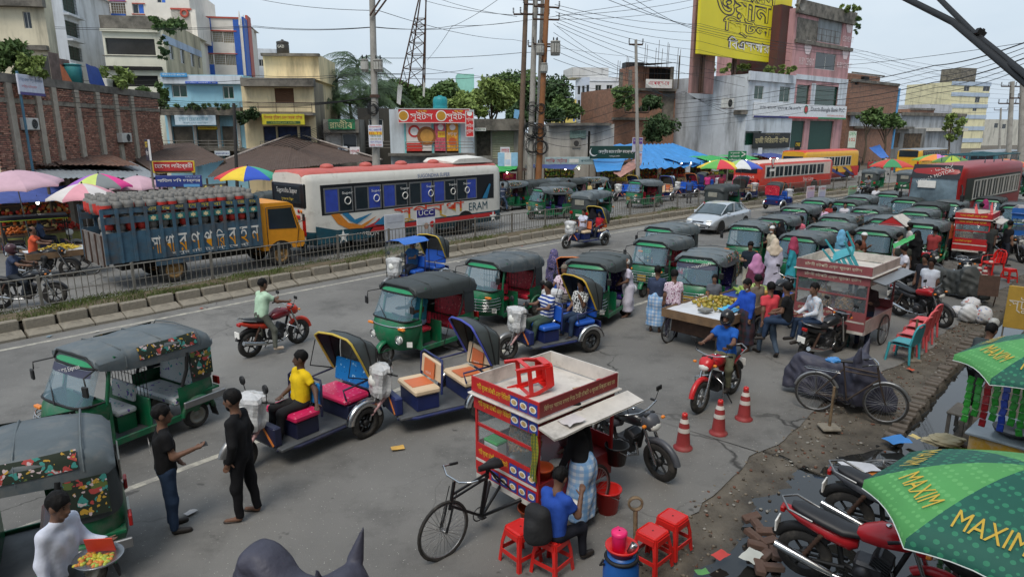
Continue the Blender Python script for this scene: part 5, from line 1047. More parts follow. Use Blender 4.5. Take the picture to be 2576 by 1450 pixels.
def cng(x,y,ang,label,kind='a',z0=0.,group=None,zr=1.72):
 """placed by the pixel of the middle of its roof"""
 P_={'a':dict(seat='red'),'b':dict(seat='purple',flowers=True,header='الله أكبر'),'c':dict(seat='teal',guard=False),'d':dict(seat='purple',canopy=M_CANOPYD),'e':dict(seat='red',guard=False,canopy=M_CANOPYD),'f':dict(seat='white',flowers=True,banner='FRIENDS Express',tray=True),'g':dict(seat='maroon',flowers=True,tray=True),'h':dict(seat='purple',flowers=True,banner='FI-Amanillah',header='الله أكبر'),'i':dict(seat='teal',header='আল্লাহ',banner='মায়ের দোয়া পরিবহন')}[kind]
 p=at(x,y,zr+z0);p.z=z0
 if kind not in protos:o=protos[kind]=make_cng(**P_)
 else:o=copy_tree(protos[kind])
 o.location=p;o.rotation_euler=(0,0,rad(ang+random.uniform(-1.5,1.5)));tag(o,label,'autorickshaw',group or CNGG);return o
 # -------------- electric rickshaw
def make_erick(seat1,seat2,body,hood='open',hoodm=None,inner=None,roof=None,trim=None,wrap=True,floor_w=.92):
 t=thing('electric_rickshaw','x','rickshaw');trim=trim or M_BLACK;hoodm=hoodm or M_CANOPYD
 b=MB();b.rbox(-1.12,.78,-.46,.46,.30,.35,.01);fl=b.build('floor',M_FLOOR,t)
 for sy in(-1,1):b=MB();b.tube([(-.6,sy*.48,.30),(.5,sy*.48,.30),(.78,sy*.32,.30)],.03,6);b.build('side_rail',body,t)
 b=MB();b.rbox(.68,.82,-.34,.34,.35,.66,.02);b.build('front_panel',body,t)
 for sy in(-1,1):
  b=MB();b.obox((.83,sy*.2,.5),(.01,.04,.34),(.8*sy,0,0));b.build('painted_stripe',paint(206,120,50),t)
 wheel(t,(1.18,0,.27),.27,.09,'alloy',M_BLACK)
 b=MB()
 for sy in(-1,1):b.tube([(1.18,sy*.075,.27),(1.02,sy*.07,.78)],.02,6)
 b.obox((1.03,0,.76),(.12,.2,.05),(0,.3,0));b.tube([(1.03,0,.74),(.90,0,1.05)],.025,6);b.build('fork',M_ALU,t)
 for sy in(-1,1):
  b=MB();b.tube([(1.15-.02*i,sy*.075,.36+.02*i)for i in range(17)],[.034 if i%2 else .024 for i in range(17)],8);b.build('fork_spring',paint(190,150,150),t)
 b=MB();b.torus((1.18,0,.28),.30,.07,'y',12,6,a0=.25,a1=2.2,sq=.9);b.build('front_fender',M_ALU,t)
 b=MB();b.tube([(.76,-.34,1.06),(.88,-.2,1.08),(.90,0,1.05),(.88,.2,1.08),(.76,.34,1.06)],.016,6);b.build('handlebar',M_BLACK,t)
 b=MB();b.blob((1.02,0,.93),.13,.13,.13,14,8);b.build('headlight',M_LAMP,t)
 for sy in(-1,1):b=MB();b.tube([(.84,sy*.26,1.07),(.86,sy*.30,1.26)],.008,4);b.lathe([(.001,.0),(.07,.0),(.07,.02),(.001,.02)],12,(.86,sy*.30,1.31),'x');b.build('mirror',M_BLACK,t)
 if wrap:
  b=MB();R=[];rg=random.Random(3);ds=[rg.uniform(-.04,.04)for _ in range(20)]
  for i,(z,r)in enumerate(((.60,.07),(.66,.17),(.76,.21),(.88,.20),(1.0,.21),(1.10,.24),(1.16,.22),(1.19,.12),(1.21,.03))):R.append([(.94-.05*(z-.9)+(r+ds[k]*(z<1.17)+rg.uniform(-.012,.012))*math.cos(k*.31416)*.8,(r*1.15+ds[k]+rg.uniform(-.012,.012))*math.sin(k*.31416),z+.02*ds[k]*20*(.5 if k%2 else-.5))for k in range(20)])
  b.loft(R,smooth=False);b.build('plastic_wrap',mat('plastic_wrap',C(206,206,206),.35,var=.12,scale=9,bump=.9,bscale=22,alpha=.88),t)
  # driver bench, passenger bench
 b=MB();b.rbox(.02,.44,-.36,.36,.35,.62,.01);b.build('battery_box',body,t);b=MB();b.rbox(.0,.48,-.40,.40,.63,.74,.03);b.build('driver_seat',seat1,t)
 b=MB();b.obox((-.03,0,.95),(.06,.78,.34),(0,-.1,0),b=.02);b.build('driver_backrest',seat2,t)
 b=MB();b.tube([(.0,-.42,.6),(-.02,-.42,1.12),(-.05,-.36,1.18),(-.05,.36,1.18),(-.02,.42,1.12),(.0,.42,.6)],.02,6);b.build('backrest_rail',body,t)
 b=MB();b.rbox(-.98,-.5,-.44,.44,.35,.60,.01);b.build('seat_box',body,t);b=MB();b.rbox(-.98,-.44,-.44,.44,.61,.73,.04);b.build('passenger_seat',seat1,t)
 b=MB();b.obox((-1.0,0,.96),(.07,.88,.40),(0,-.15,0),b=.02);b.build('passenger_backrest',seat2,t)
 for sy in(-1,1):
  wheel(t,(-.74,sy*.56,.27),.27,.10,'alloy',M_BLACK)
  b=MB();b.torus((-.74,sy*.56,.28),.32,.075,'y',14,6,a0=.15,a1=math.pi-.15,sq=1.);b.build('mudguard',M_CHROME,t)
  b=MB();b.tube([(-.46,sy*.46,.72),(-.40,sy*.47,.92),(-.95,sy*.47,.95)],.018,5);b.build('armrest',body,t)
 b=MB();b.rbox(-1.14,-1.10,-.45,.45,.35,.66,.01);bo=b.build('tail_panel',body,t)
 for sy in(-1,1):b=MB();b.box(-1.16,-1.145,sy*.36-.05,sy*.36+.05,.5,.56);b.build('tail_lamp',M_REDL,bo)
 if hood:
  H=[];im=inner or hoodm
  for k,(dx,dz)in enumerate(((-.02,1.70),(-.28,1.66),(-.50,1.52))):
   x0=-.98-.06*k;top=(-.62+dx*(1 if hood=='open' else .6),dz)
   H.append([(x0,-.47,.95),((x0+top[0])/2,-.485,1.3),(top[0],-.47,top[1]-.06),(top[0],-.36,top[1]),(top[0],0,top[1]+.03),(top[0],.36,top[1]),(top[0],.47,top[1]-.06),((x0+top[0])/2,.485,1.3),(x0,.47,.95)])
  b=MB();b.loft(H,0,False,False,closed=False);hd_=b.build('hood',hoodm,t)
  back=[(p[0]-.03,p[1]*.99,p[2]-.02)for p in H[-1]];b=MB();b.add(back,[tuple(range(9))]);b.build('hood_back',im,hd_)
  for h_ in H:k=MB();k.tube(h_,.014,5);k.build('hoop',trim,hd_)
  k=MB();k.tube([(p[0]+.02,p[1],p[2])for p in H[0]],.022,5);k.build('hood_fringe',roof or paint(196,170,70),hd_)
  for sy in(-1,1):k=MB();k.tube([(-.95,sy*.49,.95),(-.5,sy*.5,1.12),(-.62,sy*.48,1.55)],.012,4);k.build('hood_strut',trim,hd_)
 return t
def erick_at(o,x,y,ang,label,z0=0.,zr=.70,group='open electric rickshaws'):
 """placed by the pixel of the middle of its floor between the seats, height zr"""
 p=at(x,y,zr+z0);p.z=z0;o.location=p;o.rotation_euler=(0,0,rad(ang));return tag(o,label,'rickshaw',group)
 # -------------- motorcycle
def make_moto(tank,side=None,fairing=True,rims=None,rack=False,name='motorcycle'):
 t=thing(name,'x','motorcycle');side=side or tank;WB,R=1.28,.30
 for x in(-.64,.64):wheel(t,(x,0,R),R,.095,'alloy',rims or M_BLACK,28)
 b=MB();b.torus((.64,0,R),R+.035,.055,'y',12,6,a0=.2,a1=2.3,sq=.9);b.build('front_fender',side,t)
 b=MB();b.torus((-.64,0,R),R+.05,.06,'y',12,6,a0=.8,a1=2.7,sq=.9);b.build('rear_fender',M_BLACK,t)
 for sy in(-1,1):b=MB();b.tube([(.64,sy*.09,.30),(.40,sy*.09,.92)],[.028,.022],8);b.build('fork',M_CHROME,t)
 b=MB();b.tube([(.40,0,.90),(.05,0,.80),(-.35,0,.72),(-.62,0,.70)],.03,6);b.tube([(.40,0,.88),(.25,0,.40),(-.1,0,.30),(-.25,0,.35),(-.30,0,.68)],.03,6)
 for sy in(-1,1):b.tube([(-.2,sy*.08,.36),(-.64,sy*.09,.30)],.022,6)
 b.build('frame',M_BLACK,t)
 for sy in(-1,1):b=MB();b.tube([(-.62+.012*i,sy*.12,.36+.024*i)for i in range(15)],[.032 if i%2 else .02 for i in range(15)],8);b.build('shock_absorber',M_RUST,t)
 def oval(x,z,hw,hh,n=12,pw=2.4):return[(x,hw*math.copysign(abs(math.cos(a))**(2/pw),math.cos(a)),z+hh*math.copysign(abs(math.sin(a))**(2/pw),math.sin(a)))for a in[2*math.pi*i/n for i in range(n)]]
 b=MB();b.loft([oval(-.12,.82,.07,.05),oval(-.06,.83,.11,.09),oval(.08,.87,.155,.12),oval(.22,.885,.16,.115),oval(.34,.87,.12,.09),oval(.40,.85,.05,.05)]);tk=b.build('fuel_tank',tank,t)
 b=MB();b.lathe([(.03,0),(.03,.012),(.001,.014)],12,(.16,0,1.0));b.build('cap',M_CHROME,tk)
 b=MB();b.loft([oval(-.80,.90,.05,.03),oval(-.70,.88,.11,.05),oval(-.45,.83,.13,.055),oval(-.25,.79,.13,.05),oval(-.06,.80,.09,.04),oval(-.02,.82,.05,.03)]);b.build('seat',M_SEATB,t)
 b=MB();b.loft([oval(-.88,.84,.03,.03),oval(-.7,.78,.10,.06),oval(-.4,.70,.12,.08),oval(-.18,.66,.11,.09),oval(-.1,.66,.05,.05)]);b.build('side_panel',side,t)
 b=MB();b.rbox(-.92,-.87,-.06,.06,.78,.85,.01);b.build('tail_lamp',M_REDL,t)
 b=MB();b.tube([(-.55,-.15,.85),(-.80,-.16,.92),(-.92,0,.95),(-.80,.16,.92),(-.55,.15,.85)],.014,6);b.build('grab_rail',M_ALU,t)
 b=MB();b.rbox(-.12,.18,-.12,.12,.28,.52,.03);b.obox((.14,0,.55),(.16,.2,.2),(0,.5,0),b=.02)
 for i in range(5):b.obox((.12+.01*i,0,.49+.03*i),(.2,.24,.008),(0,.5,0))
 b.lathe([(.01,-.16),(.09,-.15),(.1,-.1),(.1,.1),(.09,.15),(.01,.16)],14,(-.02,0,.38),'y');b.build('engine',M_ENGINE,t)
 b=MB();b.tube([(.24,-.07,.50),(.30,-.09,.32),(.1,-.14,.24),(-.3,-.16,.27)],.022,8);b.tube([(-.3,-.17,.28),(-.5,-.18,.33),(-.92,-.19,.44)],[.03,.05,.05],10);b.build('exhaust',M_CHROME,t)
 b=MB();b.tube([(.22,.34,1.04),(.34,.30,1.07),(.36,.1,1.02),(.36,-.1,1.02),(.34,-.30,1.07),(.22,-.34,1.04)],.013,6);hb=b.build('handlebar',M_CHROME,t)
 for sy in(-1,1):b=MB();b.tube([(.20,sy*.345,1.035),(.30,sy*.315,1.06)],.019,7);b.build('grip',M_BLACK,hb);b=MB();b.tube([(.33,sy*.28,1.07),(.36,sy*.34,1.24)],.006,4);b.obox((.36,sy*.35,1.27),(.025,.12,.075),(0,0,0),b=.01);b.build('mirror',M_BLACK,t)
 if fairing:b=MB();b.loft([oval(.40,.92,.06,.06),oval(.44,.92,.14,.13),oval(.53,.90,.13,.13),oval(.60,.88,.09,.08),oval(.62,.87,.05,.05)]);b.build('headlight_cowl',side,t)
 b=MB();b.blob((.585,0,.86),.05,.10,.075,12,8);b.build('headlight',M_LAMP,t);b=MB();b.rbox(.44,.50,-.10,.10,1.0,1.04,.01);b.build('dashboard',M_BLACK,t)
 b=MB();b.rbox(-.96,-.94,-.09,.09,.52,.66,.004);b.build('number_plate',WHT,t)
 b=MB();b.tube([(-.05,.12,.30),(-.12,.26,.03)],.012,5);b.build('kickstand',M_BLACK,t)
 for sy in(-1,1):b=MB();b.tube([(.02,sy*.12,.30),(.02,sy*.26,.30)],.016,6);b.build('footpeg',M_BLACK,t);b=MB();b.obox((.55,sy*.20,.92),(.05,.06,.04),b=.01);b.build('indicator',M_AMBER,t)
 if rack:b=MB();b.tube([(.30,-.28,.26),(.36,-.28,.55),(.2,0,.62),(.36,.28,.55),(.30,.28,.26)],.014,6);b.build('leg_guard',M_CHROME,t)
 return t
def put(o,p,ang,label,cat=None,group=None,lean=0.):
 o.location=p;o.rotation_euler=(lean,0,rad(ang));return tag(o,label,cat or o.get('category'),group)
 # -------------- bicycle
def make_bicycle(frame_m=None,rear=True,name='bicycle'):
 t=thing(name,'x','bicycle');fm=frame_m or mat('bicycle_rust',C(70,58,50),.6,metal=.3,var=.3);R=.345
 bike_tyre(t,(.56,0,R),R);
 if rear:bike_tyre(t,(-.56,0,R),R)
 b=MB();b.tube([(.40,0,.86),(-.14,0,.90)],.016,6);b.tube([(.41,0,.80),(-.12,0,.82)],.014,6);b.tube([(.42,0,.76),(-.05,0,.29)],.018,6);b.tube([(-.05,0,.29),(-.17,0,.98)],.016,6);b.tube([(.37,0,.98),(.43,0,.72)],.02,6)
 if rear:
  for sy in(-1,1):b.tube([(-.05,sy*.05,.29),(-.56,sy*.06,R)],.011,5);b.tube([(-.15,sy*.03,.86),(-.56,sy*.06,R)],.010,5)
 b.build('frame',fm,t);b=MB()
 for sy in(-1,1):b.tube([(.43,sy*.05,.72),(.50,sy*.05,.5),(.56,sy*.05,R)],.013,5)
 b.build('fork',fm,t)
 b=MB();b.tube([(.16,.27,1.02),(.30,.26,1.06),(.38,.10,1.02),(.38,-.10,1.02),(.30,-.26,1.06),(.16,-.27,1.02)],.012,6);b.tube([(.37,0,.98),(.38,0,1.03)],.015,6);hb=b.build('handlebar',M_CHROME,t)
 for sy in(-1,1):b=MB();b.tube([(.13,sy*.27,1.01),(.23,sy*.265,1.04)],.017,6);b.build('grip',M_BLACK,hb)
 b=MB();b.loft([[(x,y*w,z+.0)for y,z in((-1,.98),(-.6,1.02),(0,1.03),(.6,1.02),(1,.98),(0,.97))]for x,w in((-.32,.10),(-.25,.105),(-.15,.06),(-.02,.02))]);b.build('saddle',M_SEATB,t)
 b=MB();b.torus((-.05,.05,.29),.09,.008,'y',18,4);b.tube([(-.05,.07,.29),(.06,.08,.17)],.01,5);b.tube([(-.05,-.07,.29),(-.16,-.08,.41)],.01,5);b.obox((.06,.12,.17),(.08,.09,.02));b.obox((-.16,-.12,.41),(.08,.09,.02));b.build('pedals',M_ENGINE,t)
 for x in((.56,-.56)if rear else(.56,)):b=MB();b.torus((x,0,R),R+.03,.025,'y',14,5,a0=.3 if x>0 else .4,a1=2.2 if x>0 else 2.9);b.build('mudguard',M_ALU if frame_m is None else M_BLACK,t)
 if rear:b=MB();b.tube([(-.2,.06,.78),(-.75,.07,.79),(-.8,0,.79),(-.75,-.07,.79),(-.2,-.06,.78)],.008,4);b.tube([(-.6,.06,.78),(-.56,.06,R)],.006,4);b.tube([(-.6,-.06,.78),(-.56,-.06,R)],.006,4);b.build('carrier',M_CHROME,t)
 return t
 # -------------- buses
def make_bus(Lx=10.2,W=2.42,H=3.25,cols=None,nwin=6,wheels=(-2.3,2.75),curtain=None,frame=None,dome=True,rear_glass=True,mirror=None,name='bus'):
 """cols: side upper, lower skirt, roof, band"""
 up,low,roof,band=cols;t=thing(name,'x','bus');x0,x1=-Lx/2,Lx/2;h=W/2
 def ring(x,w,zb,zt,tp=.10):return[(x,-w,zb),(x,-w*1.0,zb+.5),(x,-w,1.45),(x,-w*.985,zt-.45),(x,-w*.95,zt-.14),(x,-w*.82,zt-.03),(x,0,zt+.03),(x,w*.82,zt-.03),(x,w*.95,zt-.14),(x,w*.985,zt-.45),(x,w,1.45),(x,w,zb+.5),(x,w,zb)]
 xs=[(x0,.90,.52,-.10),(x0+.10,.97,.50,-.02),(x0+.4,1,.46,0),(-1.0,1,.46,0),(1.5,1,.46,0),(x1-.9,1,.46,0),(x1-.35,.98,.46,-.04),(x1-.08,.93,.48,-.18),(x1,.86,.52,-.5)]
 b=MB();b.loft([ring(x,h*w,zb,H+dz)for x,w,zb,dz in xs],0,True,True,smooth=True)
 for i,f in enumerate(b.f):
  zc=sum(b.v[k][2]for k in f)/len(f)
  if len(f)==4:b.m[i]=1 if zc<1.0 else(2 if zc>H-.18 else 0)
 b.build('body',[up,low,roof],t)
 fm=frame or M_ALU;wx0,wx1=x0+.75,x1-1.75;cm=curtain or M_GLASS
 for sy in(-1,1):
  b=MB();b.box(wx0-.08,x1-.6,min(sy*h*.96,sy*(h*.99+.012)),max(sy*h*.96,sy*(h*.99+.012)),1.58,2.74);b.build('window_band',band,t)
  dw=(wx1-wx0)/nwin
  for i in range(nwin):
   a,c=wx0+dw*i+.04,wx0+dw*(i+1)-.04;y=sy*(h*.99+.022);f=MB();e=.06
   for q in((a,c,1.64,1.64+e),(a,c,2.62-e,2.62),(a,a+e,1.64+e,2.62-e),(c-e,c,1.64+e,2.62-e)):f.box(q[0],q[1],y-.012,y+.018,q[2],q[3])
   m_=(a+c)/2;f.box(m_-.035,m_+.035,y-.012,y+.012,1.68,2.58);wo_=f.build('window',fm,t)
   for j,(p0,p1)in enumerate(((a+e,m_-.03),(m_+.03,c-e))):g_=MB();g_.box(p0,p1,y-.004,y+.003,1.68,2.58);g_.build('pane',cm if(i+j)%2==0 else M_GLASS,wo_)
 for x in wheels:
  for sy in(-1,1):
   wheel(t,(x,sy*(h-.17),.5),.5,.28,'disc',M_ENGINE);b=MB();b.lathe([(.001,sy*(h+.004)),(.60,sy*(h+.004))],24,(x,0,.52),'y',smooth=False);b.v=[(vx,vy,max(vz_,.46))for vx,vy,vz_ in b.v];b.build('wheel_arch',M_DARK,t)
   # front
 b=MB();b.loft([[(x1-.0,(k-3)*h*.285,1.12)for k in range(7)],[(x1-.0,(k-3)*h*.285,1.8)for k in range(7)],[(x1-.03,(k-3)*h*.275,2.72)for k in range(7)]],0,False,False,closed=False)
 b.v=[(x+.07,y,z)for x,y,z in b.v];b.build('windscreen',mat('bus_screen',C(110,128,138),.08,var=.5,scale=1.2,spec=.7),t)
 b=MB();b.rbox(x1-.05,x1+.10,-h*.85,h*.85,.45,.72,.03);b.build('bumper',low,t)
 for sy in(-1,1):b=MB();b.blob((x1+.0,sy*h*.68,.88),.08,.2,.12,12,6);b.build('headlight',M_LAMP,t);b=MB();b.tube([(x1-.1,sy*h*.95,2.45),(x1+.3,sy*(h+.12),2.3),(x1+.32,sy*(h+.14),1.9)],.03,5);b.obox((x1+.32,sy*(h+.14),1.85),(.1,.16,.34),b=.03);b.build('mirror',mirror or M_BLACK,t)
 # rear
 if rear_glass:b=MB();b.rbox(x0-.04,x0+.02,-h*.78,h*.78,2.05,2.75,.02);b.build('rear_window',M_GLASS,t)
 for sy in(-1,1):b=MB();b.rbox(x0-.03,x0+.06,sy*h*.84-.09,sy*h*.84+.09,.85,1.6,.02);b.build('tail_lamp',M_REDL,t)
 b=MB();b.rbox(x0-.08,x0+.05,-h*.9,h*.9,.45,.68,.03);b.build('rear_bumper',low,t)
 if dome:
  for i in range(4):b=MB();b.blob((x0+1.8+i*1.9,0,H+.05),.28,.28,.14,12,6);b.build('roof_vent',roof,t)
  b=MB();b.loft([[(x,-h*w,H+.0),(x,-h*w,H+z),(x,0,H+z+.08),(x,h*w,H+z),(x,h*w,H)]for x,w,z in((x1-3.1,.86,.05),(x1-2.8,.9,.2),(x1-1.2,.92,.24),(x1-.5,.85,.05))],0,True,True,closed=False,smooth=False);b.build('roof_box',up,t)
 return t
def side_text(t,s,m,x,z,w,hgt,side=-1,y=1.235,rot=0.):return letters(bn(s),m,t,(x,side*y,z),(0,rot,0 if side<0 else math.pi),fit=(w,hgt,1))
def swoosh(t,pts,m,y,name='painted_swoosh',k=0):
 b=MB();b.add([(p[0],y-.003*k,p[1])for p in pts],[tuple(range(len(pts)))]);return b.build(name,m,t)
 # ============== people: one continuous surface per body, clothes as children
def surfnet(fn,lo,hi,h):
 lo=np.array(lo,float);n=np.maximum(np.ceil((np.array(hi)-lo)/h).astype(int)+1,3)
 ax=[lo[i]+h*np.arange(n[i])for i in range(3)]
 P=np.stack(np.meshgrid(*ax,indexing='ij'),-1);S=fn(P.reshape(-1,3)).reshape(n)
 ins=S<0;c=n-1;cnt=np.zeros(c);acc=np.zeros((*c,3))
 sl=lambda d:tuple(slice(d[i],d[i]+c[i])for i in range(3))
 for a in range(3):
  for u in(0,1):
   for v in(0,1):
    d0=[0,0,0];o=[i for i in range(3)if i!=a];d0[o[0]]=u;d0[o[1]]=v;d1=list(d0);d1[a]=1
    s0,s1=S[sl(d0)],S[sl(d1)];k=(s0<0)!=(s1<0);t=np.where(k,s0/np.where(k,s0-s1,1),0)
    cnt+=k
    for i in range(3):acc[...,i]+=np.where(k,d0[i]+(t if i==a else 0),0)
 act=cnt>0;idx=-np.ones(c,int);idx[act]=np.arange(act.sum());base=np.stack(np.nonzero(act),1)
 V=lo+h*(base+acc[act]/cnt[act][:,None]);Q=[]
 for a in range(3):
  o=[(a+1)%3,(a+2)%3];d1=[0,0,0];d1[a]=1
  r=[slice(0,n[i])for i in range(3)];r[a]=slice(0,n[a]-1);r2=list(r);r2[a]=slice(1,n[a])
  k=ins[tuple(r)]!=ins[tuple(r2)];flip=ins[tuple(r)];g=np.stack(np.nonzero(k),1)
  g=g[(g[:,o[0]]>0)&(g[:,o[1]]>0)&(g[:,o[0]]<c[o[0]])&(g[:,o[1]]<c[o[1]])]
  if not len(g):continue
  e0,e1=np.eye(3,dtype=int)[o[0]],np.eye(3,dtype=int)[o[1]]
  q=np.stack([idx[tuple((g-e0-e1).T)],idx[tuple((g-e1).T)],idx[tuple(g.T)],idx[tuple((g-e0).T)]],1)
  f=flip[tuple(g.T)];q[~f]=q[~f][:,::-1];Q.append(q)
 return V,np.concatenate(Q)
def cap(P,a,b,ra,rb,sy=1.):
 a,b=np.array(a,float),np.array(b,float);ab=b-a;t=np.clip(((P-a)@ab)/max(ab@ab,1e-9),0,1)
 return np.linalg.norm(P-a-t[:,None]*ab,axis=1)-(ra+(rb-ra)*t)
def ell(P,c,r):
 q=(P-np.array(c))/np.array(r);k=np.linalg.norm(q,axis=1);return(k-1)*min(r)
def smin(ds,k=.025):
 D=np.stack(ds);m=D.min(0);return m-k*np.log(np.exp(-(D-m)/k).sum(0))
def wrinkle(P,a=.005,f=22.):return a*(np.sin(P[:,2]*f+3*np.sin(P[:,1]*9))*np.sin(P[:,0]*f*.8+P[:,1]*f*.6))
def nrm(v):v=np.array(v,float);return v/np.linalg.norm(v)
def skel(p):
 """joints in metres for a 1.66 m body; x forward, y left. directions are free vectors"""
 J={};pel=np.array([0,0,p.get('hip',.88)]);lean=p.get('lean',(.03,0,1));up=nrm(lean)
 J['pel']=pel;J['chest']=pel+up*.34;J['neck']=pel+up*.53
 hl=nrm(p.get('headdir',(.08,0,1)));J['head']=J['neck']+hl*.165;J['hup']=hl;yaw=rad(p.get('yaw',0));J['fwd']=np.array([math.cos(yaw),math.sin(yaw),0])
 tw=rad(p.get('twist',0));L_=np.array([-math.sin(tw),math.cos(tw),0])
 for s,sg in(('l',1),('r',-1)):
  J['sh'+s]=J['neck']-up*.075+L_*sg*.168;u,f=p.get('arm'+s,((.05,sg*.16,-1),(.2,sg*.05,-1)))
  J['el'+s]=J['sh'+s]+nrm(u)*.27;J['wr'+s]=J['el'+s]+nrm(f)*.235;J['ha'+s]=J['wr'+s]+nrm(p.get('hand'+s,f))*.07;J['hd'+s]=nrm(p.get('hand'+s,f))
  J['hp'+s]=pel+np.array([0,sg*.088,-.03]);t,k=p.get('leg'+s,((.04,sg*.04,-1),(-.04,sg*.02,-1)))
  J['kn'+s]=J['hp'+s]+nrm(t)*.40;J['an'+s]=J['kn'+s]+nrm(k)*.39;ft=nrm(p.get('foot'+s,(1,sg*.15,-.12)));J['to'+s]=J['an'+s]+ft*.17+np.array([0,0,-.035])
 if not p.get('seat'):
  mz=min(J['anl'][2],J['anr'][2])-.075
  for k in J:
   if k not in('hup','fwd','hdl','hdr'):J[k]=J[k]-np.array([0,0,mz])
 return J
def head_sdf(P,J,fine):
 c,u,f=J['head'],J['hup'],J['fwd'];f=nrm(f-u*(f@u));l=np.cross(u,f)
 Q=np.stack([(P-c)@f,(P-c)@l,(P-c)@u],1);d=[ell(Q,(-.012,0,.025),(.098,.077,.098)),ell(Q,(.022,0,-.045),(.068,.056,.072))]
 if fine:d+=[cap(Q,(.085,0,.005),(.108,0,-.028),.009,.015),ell(Q,(.07,0,-.085),(.028,.03,.022)),ell(Q,(0,.082,-.005),(.02,.01,.032)),ell(Q,(0,-.082,-.005),(.02,.01,.032))]
 return smin(d,.012),Q
def hand_sdf(P,J,s,grip):
 a,d=J['wr'+s],J['hd'+s];sg=1 if s=='l' else-1;side=np.cross(d,(0,0,1))if abs(d[2])<.9 else np.array([1.,0,0]);side=nrm(side);nn=np.cross(d,side);ds=[cap(P,a,a+d*.075,.024,.03)]
 for i,(o,ln)in enumerate(((-.03,.062),(-.01,.072),(.011,.067),(.03,.052))):
  b0=a+d*.08+side*o;b1=b0+nrm(d+nn*(-.5*grip))*ln*.55;b2=b1+nrm(d*(1-grip)+nn*(-1.2*grip))*ln*.5;ds+=[cap(P,b0,b1,.0098,.009),cap(P,b1,b2,.009,.0075)]
 t0=a+d*.03+side*(-.03);ds+=[cap(P,t0,t0+nrm(d*.7-side*.8-nn*.3*grip)*.06,.012,.009)]
 return smin(ds,.006)
def mesh_of(parts,name):
 vs=[];fs=[];ms=[];k=0
 for V,Q,m in parts:vs.append(V);fs.append(Q+k);ms+=[m]*len(Q);k+=len(V)
 V=np.concatenate(vs);Q=np.concatenate(fs);me=bpy.data.meshes.new(name);me.vertices.add(len(V));me.vertices.foreach_set('co',V.ravel());me.loops.add(len(Q)*4);me.loops.foreach_set('vertex_index',Q.ravel());me.polygons.add(len(Q));me.polygons.foreach_set('loop_start',np.arange(len(Q))*4)
 me.polygons.foreach_set('material_index',ms);me.polygons.foreach_set('use_smooth',[True]*len(Q));me.update(calc_edges=True);me.validate();return me
BODY={}
